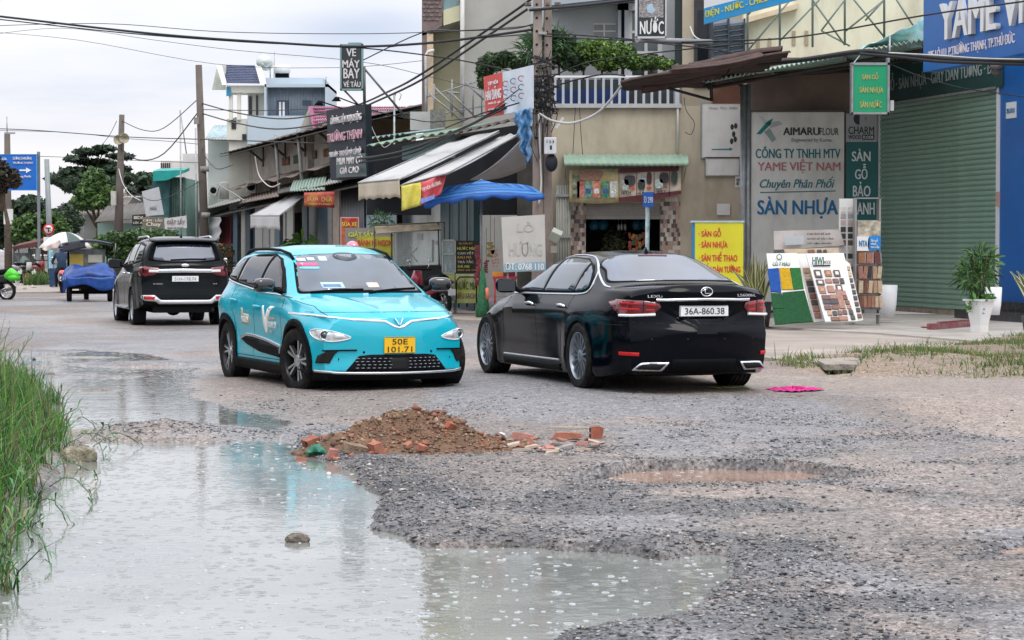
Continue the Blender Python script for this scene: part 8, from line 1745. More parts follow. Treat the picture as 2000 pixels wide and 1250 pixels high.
def side_greenery():
 """trees and bushes lining the far left side of the street, beyond the frame edge; they show in the car flanks"""
 r=random.Random(17);DG=[(.030,.065,.030),(.020,.045,.024),(.05,.10,.035),(.016,.034,.018)]
 for i,(y,h,lab)in enumerate(((15,4.2,'dark roadside tree on the left bank closest to the camera'),(24,5.0,'second dark roadside tree on the left bank'),(33,4.6,'third dark roadside tree on the left bank'),(42,5.4,'fourth dark roadside tree on the left bank'),(52,5.0,'fifth dark roadside tree on the left bank'),(62,5.6,'sixth dark roadside tree on the left bank'),(73,5.6,'farthest dark roadside tree on the left bank'))):
  x=-.2273*y-4.6;t=root('roadside_tree',(x,y,0),lab,'tree','roadside trees on the left bank');trunk(t,[(x,y,0),(x-.1,y,1.2),(x,y,h*.5)],.16,.09)
  foliage('crown',t,[((x-.8,y+r.uniform(-1,1),h*.62),(2.2,3.4,h*.36)),((x-.9,y+3.4,h*.42),(1.9,2.6,h*.36)),((x-.5,y-2.5,h*.35),(1.7,2.4,h*.34))],2600,.2,DG,60+i)
side_greenery()
# ---------------------------------------------------------------- rubble heap in the road
M_SOIL=mat('heap_soil',(.19,.112,.07),.95,var=.35,vs=14,bump=1.0,bs=45,grime=(.08,.055,.04),ga=.7,gs=7)
M_BRICK=[mat('brick_%d'%i,c,.85,var=.2,vs=14,grime=(.24,.16,.11),ga=.85,gs=16,bump=.3,bs=60)for i,c in enumerate(((.30,.085,.05),(.36,.13,.085),(.26,.11,.08),(.42,.19,.16)))]
def heap():
 c0=G(800,885);
 def hh(x,y):
  u=(x-c0.x);v=(y-c0.y-.05)
  a=np.arctan2(v,u)
  s=.235*np.exp(-(np.abs((u+.0)/.33)**2.9+(v/.34)**2))+.13*np.exp(-(((u+.36)/.28)**2+(v/.30)**2))+.14*np.exp(-(((u-.34)/.30)**2+((v+.02)/.28)**2))+.06*np.exp(-(((u-.75)/.35)**2+((v-.05)/.18)**2))+.05*np.exp(-(((u+.6)/.2)**2+((v+.1)/.2)**2))
  n=fbm(x*1.0,y*1.0,7,301,5,.6);n2=fbm(x,y,24,303,3,.6)
  return s*(.72+.56*n)+(n-.5)*.04*(s>.015)+(n2-.5)*.035*np.clip(s*14,0,1)-.012-.06*(s<.012)
 n=190;x=np.linspace(c0.x-1.1,c0.x+1.5,int(n*1.3));y=np.linspace(c0.y-.75,c0.y+.85,n);X,Y=np.meshgrid(x,y);Z=hh(X,Y)+.012
 t=root('soil_heap',(c0.x,c0.y,0),'heap of brown soil and broken bricks dumped in the middle of the road','heap')
 mb=MB();nx=len(x);V=np.stack([X,Y,Z],-1).reshape(-1,3);i=np.arange(len(y)-1)[:,None]*nx+np.arange(nx-1)[None]
 mb.add(V.tolist(),np.stack([i,i+1,i+nx+1,i+nx],-1).reshape(-1,4).tolist(),0,True);mb.build('soil',M_SOIL,t)
 r=np.random.RandomState(5);N=4200;px=c0.x+r.normal(0,.42,N)+.08;py=c0.y+r.normal(-.05,.26,N);h=hh(px,py);k=h>.0;px,py,h=px[k],py[k],h[k]
 sz=r.gamma(1.3,.0046,len(px))+.002;stones('clods',px,py,h+.012+sz*.25,sz,[(.20,.12,.075),(.15,.09,.058),(.27,.18,.12),(.34,.25,.18),(.11,.07,.05),(.32,.14,.09)],parent=t,seed=6,rough=.9,flat=.9)
 H=lambda x_,y_:max(float(hh(np.array([x_]),np.array([y_]))[0])+.012,hat(x_,y_))
 rr=random.Random(9)
 def piece(px_,py_,L,W,T,mt,rot,label,up=0.0,cat='brick',name='broken_brick',group='broken bricks in the rubble',hollow=False):
  g=G(px_,py_,.02);z0=H(g.x,g.y);M=Matrix.Rotation(rot[2],3,'Z')@Matrix.Rotation(rot[1],3,'Y')@Matrix.Rotation(rot[0],3,'X')
  m=MB();n_=3;vs=[]
  for i_ in range(n_+1):
   u=-L/2+L*i_/n_;s=1 if i_<n_ else rr.uniform(.55,.9)
   for a,b in((-1,-1),(1,-1),(1,1),(-1,1)):vs.append(M@Vector((u+rr.uniform(-.3,.3)*L/n_*(1 if i_ in(0,n_)else .3),a*W/2*s*rr.uniform(.80,1.03),b*T/2*s*rr.uniform(.78,1.03))))
  c=Vector((g.x,g.y,z0+T*.30+up));vs=[v+c for v in vs]
  fs=[(i_*4+j,i_*4+(j+1)%4,(i_+1)*4+(j+1)%4,(i_+1)*4+j)for i_ in range(n_)for j in range(4)]+[(0,3,2,1),(n_*4,n_*4+1,n_*4+2,n_*4+3)]
  m.add(vs,fs)
  if hollow:
   for a in(-.25,.25):
    for b in(-.22,.22):
     q=[M@Vector((-L/2-.001,a*W+.13*W*sa,b*T+.16*T*sb))+c for sa,sb in((-1,-1),(1,-1),(1,1),(-1,1))];m.prism(q,M@Vector((-.003,0,0)),1)
  o=m.build(name,[mt,M_DARK],bevel=.003);setp(o,label,cat,group if group else None);return o
 sp=[((1165,858),(.10,.10,.11),0,(0,0,.1),'upright hollow red brick at the far right end of the rubble'),((1110,860),(.22,.07,.055),1,(0,0,.05),'long red brick beside the upright brick at the right end'),((1020,862),(.16,.07,.06),3,(0,.1,.2),'pinkish brick lying between the soil and the right end bricks'),((700,868),(.10,.08,.03),3,(.5,.3,.4),'flat salmon pink brick flake on the left slope of the soil'),((610,880),(.12,.09,.07),0,(.2,-.35,.5),'large red brick at the left tip of the heap by the water'),((592,893),(.09,.08,.06),0,(.2,.3,1.2),'rust red brick lump touching the puddle at the left tip'),((650,895),(.07,.05,.09),3,(.2,.2,.2),'pale pink brick stub standing in front of the left slope'),((735,893),(.08,.09,.09),1,(.1,-.3,.7),'ribbed orange brick piece at the front left foot of the heap'),((825,890),(.07,.06,.05),1,(.3,.2,.4),'small red brick cube at the front foot of the heap'),((880,882),(.08,.05,.06),0,(.5,.4,.9),'orange tile shard at the front right foot of the heap')]
 for(p,s,mi,ro,lab)in sp:piece(p[0],p[1],*s,M_BRICK[mi],ro,lab,hollow=s[1]>.08,up=.012,group=None)
 pl=mat('old_plank',(.42,.34,.27),.8,var=.2,vs=9)
 piece(1115,854,.30,.04,.018,pl,(0,.02,.03),'pale plank lying on top of the bricks at the right end',.06,'plank','plank',None)
 piece(1040,878,.22,.05,.015,pl,(.1,.1,-.35),'grey brown plank half under the soil at the front right',.0,'plank','plank',None)
 piece(985,878,.10,.05,.02,mat('chalk_white',(.6,.6,.58),.8),(.4,.6,1.2),'whitish splinter sticking up at the front right of the heap',.02,'debris','splinter',None)
 piece(1080,882,.14,.03,.014,mat('bone_white',(.55,.45,.38),.7),(0,0,.2),'cream splinter in front of the long red brick',.0,'debris','splinter',None)
 piece(695,890,.20,.12,.08,mat('grey_soil_lump',(.24,.17,.12),.95,var=.3,vs=14,bump=.8),(.1,.2,.3),'big brown mortar lump at the front left foot of the heap',.0,'rubble','mortar_lump',None)
 piece(845,862,.14,.10,.12,mat('grey_soil_lump',(.24,.17,.12),.95),(.5,.8,.3),'grey brown stone leaning on the middle of the slope',.0,'rubble','stone',None)
 for q in range(52):
  px_=rr.choice([rr.uniform(640,780),rr.uniform(640,960),rr.uniform(950,1170),rr.uniform(960,1175)]);py_=898-(px_-640)*.045+rr.uniform(-26,2)if px_<960 else rr.uniform(856,882)
  s=rr.uniform(.022,.07);piece(px_,py_,s*1.3,s,s*rr.uniform(.4,.9),rr.choice(M_BRICK),(rr.uniform(-.6,.6),rr.uniform(-.6,.6),rr.uniform(0,6)),'broken red brick piece '+('among the pile of bricks right of the soil heap' if px_>950 else'at the left foot of the soil heap by the water' if px_<700 else'on the front left slope of the soil heap' if px_<790 else'on the front right slope of the soil heap'),.0,group='broken bricks '+('right' if px_>950 else'left' if px_<700 else'front left' if px_<790 else'front right'))
 for q in range(26):
  px_=rr.uniform(950,1180);py_=rr.uniform(856,886);s=rr.uniform(.03,.10);piece(px_,py_,s*1.6,s*.7,s*.3,rr.choice([pl,mat('grey_debris',(.30,.27,.25),.9,var=.2),mat('dark_debris',(.07,.06,.06),.9)]),(rr.uniform(-.3,.3),rr.uniform(-.3,.3),rr.uniform(-.6,.6)),'grey splinter of wood or mortar strewn right of the soil heap',.0,'debris','debris_piece','splinters right of the soil heap')
 g=G(832,845);m=MB();r2=random.Random(4)
 for _ in range(26):a=Vector((g.x+r2.uniform(-.06,.08),g.y-.05+r2.uniform(-.04,.04),H(g.x,g.y)+.02+r2.uniform(0,.05)));m.tube([a,a+Vector((r2.uniform(-.05,.05),r2.uniform(-.03,.03),r2.uniform(-.01,.03)))],[.007,.004],5)
 m.build('plastic_scraps',mat('cream_plastic',(.55,.50,.38),.6,var=.2),label='crumpled cream plastic on the middle of the soil heap',cat='litter')
 g=G(618,893);m=MB();m.sheet(lambda u,v:Vector((g.x-.08+.16*u,g.y-.03+.05*v,.02+.07*math.sin(u*3.1)*math.sin(v*3.1+.3)+.02*math.sin(u*17)*math.sin(v*9))),14,8,.003);m.build('green_bag',mat('green_bag',(.02,.16,.10),.4,var=.3,vs=10),label='dark green plastic scrap at the left water edge of the heap',cat='litter')
 tip=G(602,878);m=MB();m.slab([Vector((tip.x-.02,tip.y,.0)),Vector((tip.x+.06,tip.y,.0)),Vector((tip.x+.02,tip.y,.13))],.02);m.build('brick_shard',M_BRICK[0],label='pointed brick shard sticking up at the left tip of the heap',cat='brick')
heap()
def lump(name,lab,cat,px,py,rx,ry,rz,mt,seed,z=0.0,sq=.8):
 g=G(px,py,z);r=random.Random(seed);m=MB()
 def f(a,b):
  th=a*6.2832;ph=-math.pi/2+b*math.pi;q=lambda v,n:math.copysign(abs(v)**n,v)
  n_=1+.14*math.sin(3*th+seed)*math.cos(2*ph)+.08*math.sin(7*th+ph*5+seed)+.04*math.sin(13*th+ph*9)
  return Vector((rx*q(math.cos(ph),sq)*q(math.cos(th),sq)*n_,ry*q(math.cos(ph),sq)*q(math.sin(th),sq)*n_,rz*q(math.sin(ph),sq)*n_))+g+Vector((0,ry,rz*.55))
 m.grid(f,36,20);o=m.build(name,mt,label=lab,cat=cat);return o
lump('concrete_block','mossy broken concrete block lying in the water by the grass','block',148,903,.115,.09,.065,mat('block_mossy',(.30,.27,.20),.95,var=.35,vs=22,bump=1.0,bs=60,grime=(.12,.12,.07),ga=.8,gs=14),2,sq=.6)
lump('mud_lump','muddy stone poking out of the middle of the puddle','stone',580,1060,.058,.04,.026,mat('lump_mud',(.20,.17,.14),.9,var=.4,vs=30,bump=1.0,bs=90),3)
lump('pebble','white pebble in the puddle below the left end of the heap','stone',642,928,.014,.012,.012,M_WPAINT,4)
lump('stone','brown stone in the far film of water','stone',98,735,.055,.04,.025,mat('lump_mud',(.20,.17,.14),.9),5)
lump('stone','small dark stone in the far shallow water near the grass top','stone',66,703,.02,.02,.014,mat('lump_dark',(.03,.03,.03),.8),6)
lump('stone','dark stone on the worn road near the right frame edge','stone',1977,808,.018,.018,.02,mat('lump_dark',(.03,.03,.03),.8),7)
lump('stone','flat pale stone among the chippings at the lower right edge','stone',1945,1146,.060,.04,.010,mat('lump_pale',(.45,.42,.40),.8,var=.2),8)
lump('stone','reddish flat stone at the lower right corner','stone',1998,1155,.035,.03,.012,mat('lump_red',(.38,.26,.23),.8,var=.2),9)
lump('stone','pale chip on the road edge of the lower pothole','stone',1488,1146,.014,.01,.008,M_WPAINT,10)
def litter():
 m=MB();g=G(1548,764,.035)
 def f(u,v):
  a=u*6.2832;rr=v*(1+.18*math.sin(3*a+1)+.1*math.sin(7*a));return Vector((g.x+.27*rr*math.cos(a),g.y+.22*rr*math.sin(a),hat(g.x,g.y)+.012+(1-v**2)*(.014+.013*math.sin(a*5+v*9)+.010*math.sin(a*11+v*14))+.005*math.sin(a*23)))
 m.grid(f,110,16);m.build('pink_cloth',mat('magenta_cloth',(.52,.015,.19),.8,var=.45,bump=.5,bs=9,vs=12),label='crumpled magenta cloth lying flat on the road behind the saloon',cat='cloth')
 m=MB();g=G(1415,765,.03)
 for k in range(7):a=Vector((g.x-.18+k*.05,g.y+(k%3-1)*.04,hat(g.x,g.y)+.012));m.sheet(lambda u,v:a+Vector((.14*u,.03*(v-.5)+.02*math.sin(u*5+k),.008*math.sin(u*3.1+v*3))),5,2,.003)
 m.build('flattened_leaves',mat('leaf_olive',(.26,.30,.06),.6,var=.25,vs=12),label='flattened olive leaves on the road below the saloon',cat='leaves',kind='thing')
litter()
# ---------------------------------------------------------------- people
def figure(nm,parent,J,E_,mt,sub=2):
 me=bpy.data.meshes.new(nm);ks=list(J);me.from_pydata([J[k][0]for k in ks],[(ks.index(a),ks.index(b))for a,b in E_],[]);o=bpy.data.objects.new(nm,me);COL.objects.link(o)
 md=o.modifiers.new('s','SKIN');
 if not me.skin_vertices:bpy.context.view_layer.update()
 sv=me.skin_vertices[0].data if me.skin_vertices else None
 for i,k in enumerate(ks):sv[i].radius=(J[k][1],J[k][1]if len(J[k])<3 else J[k][2]);sv[i].use_root=(i==0)
 ss=o.modifiers.new('u','SUBSURF');ss.levels=sub;ss.render_levels=sub
 dg=bpy.context.evaluated_depsgraph_get();dg.update();m2=bpy.data.meshes.new_from_object(o.evaluated_get(dg),depsgraph=dg);o.modifiers.clear();o.data=m2;m2.materials.clear();m2.materials.append(mt)
 m2.polygons.foreach_set('use_smooth',[True]*len(m2.polygons));o.parent=parent;OFF[o]=Vector((0,0,0));return o
SKIN=mat('skin',(.34,.19,.12),.55,var=.06)
def seated_rider(loc,rz,shirt,helmet,lab,trousers=(.03,.035,.05),seat=.78):
 """rider on a motorbike, local x forward"""
 t=root('person',loc,lab,'person',rz=rz,local=True);s=seat
 J={'pelvis':((0,0,s+.08),.15,.13),'waist':((.02,0,s+.27),.13,.11),'chest':((.07,0,s+.46),.165,.12),'neckb':((.10,0,s+.60),.075),'head':((.13,0,s+.74),.09)}
 E_=[('pelvis','waist'),('waist','chest'),('chest','neckb'),('neckb','head')]
 for q,g in(('l',1),('r',-1)):
  J.update({q+'sh':((.09,g*.19,s+.54),.065),q+'el':((.26,g*.30,s+.30),.045),q+'wr':((.50,g*.30,s+.26),.032),q+'hand':((.56,g*.29,s+.26),.034),q+'hip':((.05,g*.10,s+.04),.095),q+'kn':((.46,g*.17,s-.05),.065),q+'an':((.34,g*.17,s-.45),.042),q+'toe':((.48,g*.18,s-.52),.04)})
  E_+=[('chest',q+'sh'),(q+'sh',q+'el'),(q+'el',q+'wr'),(q+'wr',q+'hand'),('pelvis',q+'hip'),(q+'hip',q+'kn'),(q+'kn',q+'an'),(q+'an',q+'toe')]
 figure('body',t,J,E_,shirt)
 m=MB()
 m.ell((.13,0,s+.78),(.135,.12,.13),20,12,zmin=-.35);m.build('helmet',helmet,t)
 for q,g in(('l',1),('r',-1)):
  m=MB();m.tube([(.08,g*.10,s+.03),(.46,g*.17,s-.04),(.35,g*.17,s-.42)],[.105,.078,.052],10);m.build('trouser_leg',mat('trousers_%d'%int(trousers[0]*100),trousers,.8),t)
  m=MB();m.ell((.40,g*.175,s-.50),(.12,.045,.045),12,8);m.build('shoe',M_BLACKP,t)
  for k in range(4):m=MB();m.tube([(.56,g*.27-g*.0+g*(k-1.5)*.018,s+.275),(.60,g*.27+g*(k-1.5)*.018,s+.262),(.595,g*.27+g*(k-1.5)*.018,s+.235)],.009,5);m.build('finger',SKIN,t)
 return t
def standing_person(loc,rz,shirt,helmet,lab):
 t=root('person',loc,lab,'person',rz=rz,local=True)
 J={'pelvis':((0,0,.88),.15,.11),'waist':((0,0,1.04),.12,.10),'chest':((0,0,1.22),.155,.11),'neckb':((0,0,1.36),.06),'head':((.01,0,1.46),.085),'top':((.01,0,1.54),.075)}
 E_=[('pelvis','waist'),('waist','chest'),('chest','neckb'),('neckb','head'),('head','top')]
 for q,g in(('l',1),('r',-1)):
  J.update({q+'sh':((0,g*.18,1.30),.055),q+'el':((-.02,g*.24,1.04),.042),q+'wr':((.10,g*.22,.84),.03),q+'hand':((.14,g*.21,.78),.035),q+'hip':((0,g*.09,.80),.09),q+'kn':((.01,g*.10,.45),.06),q+'an':((0,g*.10,.08),.042),q+'toe':((.12,g*.11,.035),.04)})
  E_+=[('chest',q+'sh'),(q+'sh',q+'el'),(q+'el',q+'wr'),(q+'wr',q+'hand'),('pelvis',q+'hip'),(q+'hip',q+'kn'),(q+'kn',q+'an'),(q+'an',q+'toe')]
 figure('body',t,J,E_,shirt);m=MB();m.ell((.01,0,1.50),(.14,.125,.13),20,12,zmin=-.2);m.build('helmet',helmet,t);return t
def motorbike(loc,rz,paint,lab,group=None,green=None,lit=False):
 t=root('motorbike',loc,lab,'motorbike',group,rz=rz,local=True)
 for nm,x_ in(('wheel',.62),('wheel',-.58)):
  m=MB();m.lathe((x_,0,.28),[(.21,-.04),(.27,-.045),(.285,0),(.27,.045),(.21,.04)],28,'y');w=m.build(nm,M_TYRE,t);m=MB();m.lathe((x_,0,.28),[(.21,-.02),(.19,-.025),(.19,.025),(.21,.02)],24,'y')
  for k in range(6):a=k*1.047;m.tube([(x_+.03*math.cos(a),0,.28+.03*math.sin(a)),(x_+.2*math.cos(a),0,.28+.2*math.sin(a))],.012,4)
  m.build('rim',M_ALU,w)
 m=MB();m.tube([(.62,.0,.28),(.50,0,.62),(.42,0,.95)],[.05,.07,.05],8);m.tube([(.42,0,.60),(.20,0,.32),(-.15,0,.32),(-.45,0,.45)],[.09,.11,.12,.09],8);m.build('frame',M_BLACKP,t)
 m=MB();m.tube([(.46,0,.98),(.50,0,.78),(.52,0,.55)],[.09,.14,.11],12);m.tube([(.30,0,.45),(.0,0,.50),(-.35,0,.62),(-.75,0,.72),(-.86,0,.74)],[.10,.13,.15,.11,.04],12);m.build('fairing',paint,t)
 m=MB();m.tube([(.10,0,.72),(-.15,0,.76),(-.55,0,.80),(-.72,0,.82)],[.07,.12,.12,.06],10);m.build('seat',M_BLACKP,t)
 m=MB();m.tube([(.40,-.32,1.0),(.44,-.12,1.0),(.44,.12,1.0),(.40,.32,1.0)],.015,6);m.build('handlebar',M_BLACKP,t)
 for g in(1,-1):m=MB();m.tube([(.42,g*.22,1.0),(.38,g*.27,1.16)],.007,5);m.ell((.37,g*.28,1.20),(.015,.06,.04),10,6);m.build('mirror',M_CHROME,t)
 m=MB();m.ell((-.86,0,.74),(.05,.10,.05),12,8);m.build('tail_lamp',mat('brake_lit',(1.0,.03,.03),.3,var=0,emit=6.0)if lit else M_RED,t)
 m=MB();m.tube([(-.80,0,.70),(-.92,0,.45)],[.03,.025],5);m.box((-.92,0,.52),(.01,.19,.14));m.build('plate_holder',M_WHITEP,t)
 m=MB();m.tube([(.05,-.13,.26),(-.35,-.16,.28),(-.75,-.17,.38)],[.03,.05,.05],8);m.build('exhaust',M_GUN,t)
 if green:m=MB();m.tube([(-.45,0,.62),(-.75,0,.78),(-.98,0,.72)],[.10,.17,.07],10);m.ell((-.80,0,.66),(.2,.18,.12),14,8);m.build('green_cover',green,t)
 return t
DB_=P(121,570,75)
BK=motorbike((DB_.x,75,-.02),R(103),mat('bike_black',(.02,.02,.03),.2,coat=.8),'dark motorbike with lit red brake lamp beside the cargo tricycle',lit=True)
seated_rider((DB_.x,75,-.02),R(103),mat('navy_jacket',(.02,.045,.09),.8,var=.3,vs=6),mat('helmet_navy',(.015,.02,.05),.2,coat=1),'person in a navy jacket and dark helmet riding the motorbike away')
e_=P(-20,585,65)
motorbike((e_.x,65,0),R(160),mat('bike_black',(.02,.02,.03),.2,coat=.8),'scooter with a bright green rear cover cut off by the left frame edge',green=mat('lime_plastic',(.09,.62,.04),.4,var=.1))
seated_rider((e_.x-.15,65,0),R(160),mat('purple_shirt',(.17,.13,.24),.8,var=.2),mat('helmet_grey',(.2,.2,.22),.2),'person in a purple shirt on the scooter at the left frame edge')
ph=P(688,478,42.0)
standing_person((ph.x,42.0,.02),R(-60),mat('pink_shirt',(.42,.20,.22),.8),mat('helmet_pink',(.75,.20,.28),.25,coat=1),'person with a pink helmet just showing above the taxi roof')
def tricycle():
 c=P(180,590,64);t=root('cargo_tricycle',(c.x,63.5,-.02),'motor cargo tricycle with a blue tarpaulin over its load','tricycle',rz=R(103),local=True)
 for x_,y_ in((-.55,.56),(-.55,-.56),(1.75,0)):
  m=MB();m.lathe((x_,y_,.30),[(.20,-.06),(.28,-.065),(.30,0),(.28,.065),(.20,.06)],26,'y');w=m.build('wheel',M_TYRE,t);m=MB();m.lathe((x_,y_,.30),[(.001,-.04),(.20,-.05),(.20,.05),(.001,.04)],20,'y');m.build('rim',M_GUN,w)
 DG=mat('tricycle_dark',(.015,.02,.03),.5,var=.2)
 m=MB();m.bb(-1.0,.75,-.60,.60,.50,.56);m.bb(-1.02,-.98,-.60,.60,.50,.70);m.bb(-1.0,.75,-.62,-.58,.50,.70);m.bb(-1.0,.75,.58,.62,.50,.70);m.build('cargo_bed',DG,t)
 m=MB();m.bb(-1.03,-.99,-.5,.5,.40,.52);m.bb(-.9,.7,-.25,.25,.32,.50);m.tube([(-.55,-.5,.3),(-.55,.5,.3)],.05,8);m.tube([(.7,0,.4),(1.3,0,.45),(1.75,0,.30)],.05,6);m.tube([(1.75,0,.3),(1.55,0,1.05)],.04,6);m.build('chassis',M_BLACKP,t)
 for g in(1,-1):
  m=MB();m.tube([(-.8,g*.50,.54),(-.92,g*.50,.30)],.015,5);m.build('bracket',M_BLACKP,t);m=MB();m.box((-1.04,g*.45,.62),(.02,.12,.06));m.build('tail_lamp',M_RED,t)
 m=MB();m.box((-1.035,0,.66),(.01,.26,.12));m.build('number_plate',mat('plate_grey',(.35,.36,.36),.5),t)
 tb=mat('tarp_royal',(.005,.045,.23),.4,var=.5,bump=.6,bs=7,vs=5,grime=(.012,.09,.36),ga=.8,gs=4)
 m=MB()
 def f(u,v):
  x_=-1.10+1.95*u;y_=(v-.5)*1.50;e=1-abs(2*v-1)**3;ee=min(1,4.5*u)*min(1,4.5*(1-u))
  z_=.72+(.40*e*(ee**.6))*(.85+.25*math.sin(u*5+v*4)+.10*math.sin(u*13-v*9))+.025*math.sin(v*15+u*6)*(1-.5*e)-.10*(abs(2*v-1)>.9)
  return Vector((x_,y_+.03*math.sin(u*19),z_))
 m.sheet(f,40,40,.008);m.sheet(lambda u,v:f(0,u)+Vector((-.015-.02*math.sin(u*17)*v,0,.01-.30*v*(1+.3*math.sin(u*7)))),30,5,.008);m.build('tarpaulin',tb,t)
 for x_,y_ in((.75,.55),(.75,-.55),(1.5,.5),(1.5,-.5)):m=MB();m.tube([(x_,y_,.5),(x_,y_,1.62)],.02,6);m.build('canopy_post',M_BLACKP,t)
 m=MB();m.sheet(lambda u,v:Vector((.45+1.3*u,(v-.5)*1.35,1.62+.10*math.sin(v*3.14)+.03*math.sin(u*9))),12,12,.03);m.build('canopy',mat('canopy_navy',(.015,.022,.045),.5,var=.3),t)
 m=MB();m.sheet(lambda u,v:Vector((.42,.70-.62*u,1.66-.25*v+.12*u))+Vector((.05*math.sin(u*9),0,0)),8,4,.02);m.build('canopy_flap',mat('canopy_grey',(.05,.05,.06),.7),t)
 m=MB();m.bb(.80,.84,-.5,.5,1.0,1.5);m.build('cab_screen',mat('cab_back',(.16,.17,.14),.5,var=.4,vs=6),t);m=MB();m.bb(.77,.80,.12,.50,1.02,1.36);m.build('cargo_crate',mat('crate_yellow',(.55,.40,.06),.5),t);m=MB();m.bb(.77,.80,-.42,-.02,1.12,1.34);m.build('cream_panel',mat('cream_panel',(.52,.50,.38),.5),t)
 m=MB();m.tube([(1.35,0,.95),(1.1,0,.78),(.9,0,.75)],[.10,.16,.12],10);m.build('seat',M_BLACKP,t)
 m=MB();m.tube([(1.0,-.75,1.05),(1.0,-.78,1.62),(.4,-.78,1.66),(.38,-.76,1.40)],.012,5);m.build('side_rail',M_STEEL,t)
tricycle()
def market():
 d=88;ap=P(128,453,d);t=root('umbrella',(ap.x,d,0),'large white and green segmented market umbrella behind the tricycle','umbrella')
 n=8
 for k in range(n):
  m=MB()
  def f(u,v,k=k):a=(k+u)/n*6.2832+.3;r_=1.05*v;return Vector((ap.x+r_*math.cos(a)*(1-.02*math.sin(u*3.14)),d+r_*math.sin(a),ap.z-.62*v**1.9+.0*u))
  m.sheet(f,6,8,.01);m.build('umbrella_panel',mat('umbrella_white',(.62,.60,.56),.7,var=.1)if k%3 else mat('umbrella_green',(.07,.11,.10),.7,var=.2),t)
 m=MB();m.tube([(ap.x,d,0),(ap.x,d,ap.z)],.025,6);m.build('pole',M_STEEL,t)
 d=86;t=root('parasol_cloth',P(100,470,d),'pink white cloth draped from the lower left side of the umbrella','cloth');a=P(82,488,d);m=MB();m.sheet(lambda u,v:P(82+34*u+6*v,486-18*u+4*v+10*v*u,d)+Vector((0,.1*math.sin(u*9),0)),12,5,.01);m.build('cloth',mat('cloth_pinkish',(.58,.50,.48),.8,var=.15),t)
 c=P(100,550,84);t=root('market_banner_post',(c.x,84,0),'blue and white printed post standing under the umbrella','post');m=MB();pbox(m,95,103,488,525,84,.1);m.build('upper_panel',mat('print_cyan',(.25,.45,.55),.5,var=.4,vs=6),t);m=MB();m.bb(P(93,0,84).x,P(108,0,84).x,84,84.15,0,P(0,524,84).z);m.build('lower_panel',mat('print_deep_blue',(.015,.05,.14),.5,var=.4,vs=4),t)
 d=98;c=P(34,551,d);t=root('handcart',(c.x,d,0),'old handcart with a tilted tray and two dark wheels at the far left','cart')
 for px in(27,38):q=P(px,537,d);m=MB();m.lathe((q.x,d,.32),[(.20,-.04),(.30,-.045),(.32,0),(.30,.045),(.20,.04)],24,'y');m.lathe((q.x,d,.32),[(.001,-.02),(.21,-.02)],16,'y');m.build('wheel',M_TYRE,t)
 m=MB();A=P(16,546,d);B=P(46,506,d);m.prism([A,P(22,540,d),P(50,508,d),P(44,500,d)],(0,.7,0));m.build('tray',mat('cart_teal',(.22,.28,.27),.6,var=.3,vs=5),t)
 d=99;t=root('market_stall',(P(50,551,d).x,d,0),'small open market stall with glass shelf and rusty roof at the far left','stall')
 m=MB()
 for px in(22,33,54,72):m.tube([(P(px,0,d).x,d,0),(P(px,0,d).x,d,P(0,478,d).z)],.03,6)
 m.build('stall_frame',mat('stall_grey',(.20,.22,.22),.6,var=.3),t)
 m=MB();pbox(m,28,55,494,512,d,.5);m.build('glass_case',mat('case_dark',(.14,.16,.15),.3,var=.6,vs=6),t);m=MB();m.prism([P(24,482,d-.5),P(80,470,d-.5),P(82,480,d-.5),P(26,488,d-.5)],(0,1.4,.15));m.build('roof_sheet',mat('maroon_roof',(.10,.035,.03),.7,var=.3),t)
 m=MB();pbox(m,55,68,486,530,d+.4,.3);m.build('grey_cabinet',mat('cabinet_grey',(.26,.28,.26),.6,var=.3),t)
 for i_,(px,c_,lab)in enumerate(((58,(.30,.30,.31),'pale grey parked motorbike nearest the handcart'),(66,(.02,.02,.025),'black parked motorbike between the other two in front of the market stall'),(76,(.30,.02,.03),'dark red parked motorbike nearest the blue printed post'))):
  q=P(px,548,94-i_);motorbike((q.x,94-i_,0),R(40+25*i_),mat('parked_%d'%i_,c_,.3,coat=.5),lab,'motorbikes parked before the market stall')
 for i_,(px,y0,y1,c_,lab,nm)in enumerate(((54,534,552,(.40,.04,.05),'small red plastic stool below the parked motorbikes','stool'),(57,512,528,(.5,.5,.48),'white sack on the cabinet of the far market stall','sack'))):
  m=MB();q=P(px,y1,92);h=(y1-y0)*92/4400;m.lathe((q.x,92,max(q.z,.0)),[(.01,0),(.13,0),(.12,h*.5),(.10,h),(.01,h)],12);m.build(nm,mat(nm+'_c',c_,.5),label=lab,cat=nm)
 d=90;x_=NR.uniform(P(60,0,d).x,P(93,0,d).x,900);y_=NR.uniform(88,92,900);grass('weeds',x_,y_,np.zeros(900)+.02,NR.gamma(4,.09,900),np.full(900,.02),[(.10,.20,.05),(.16,.22,.07),(.06,.12,.03)],8,.5,'patch of weeds by the kerb at the far left')
 x_=NR.uniform(-19,-8,500);y_=NR.uniform(76,92,500);stones('rubble_strip',x_,y_,np.full(500,.04),NR.gamma(2,.035,500),[(.3,.27,.25),(.18,.15,.13),(.4,.38,.36)],'small rubble along the far kerb',seed=9)
 q=P(838,600,50);motorbike((q.x,50,.03),R(125),mat('bike_red',(.35,.02,.05),.3,coat=.8),'dark red motorbike parked behind the taxi bonnet beside the drinks cabinet')
 q=P(452,560,62);motorbike((q.x,62,0),R(80),mat('bike_black',(.02,.02,.03),.2),'black motorbike parked between the dark SUV and the taxi')
market()
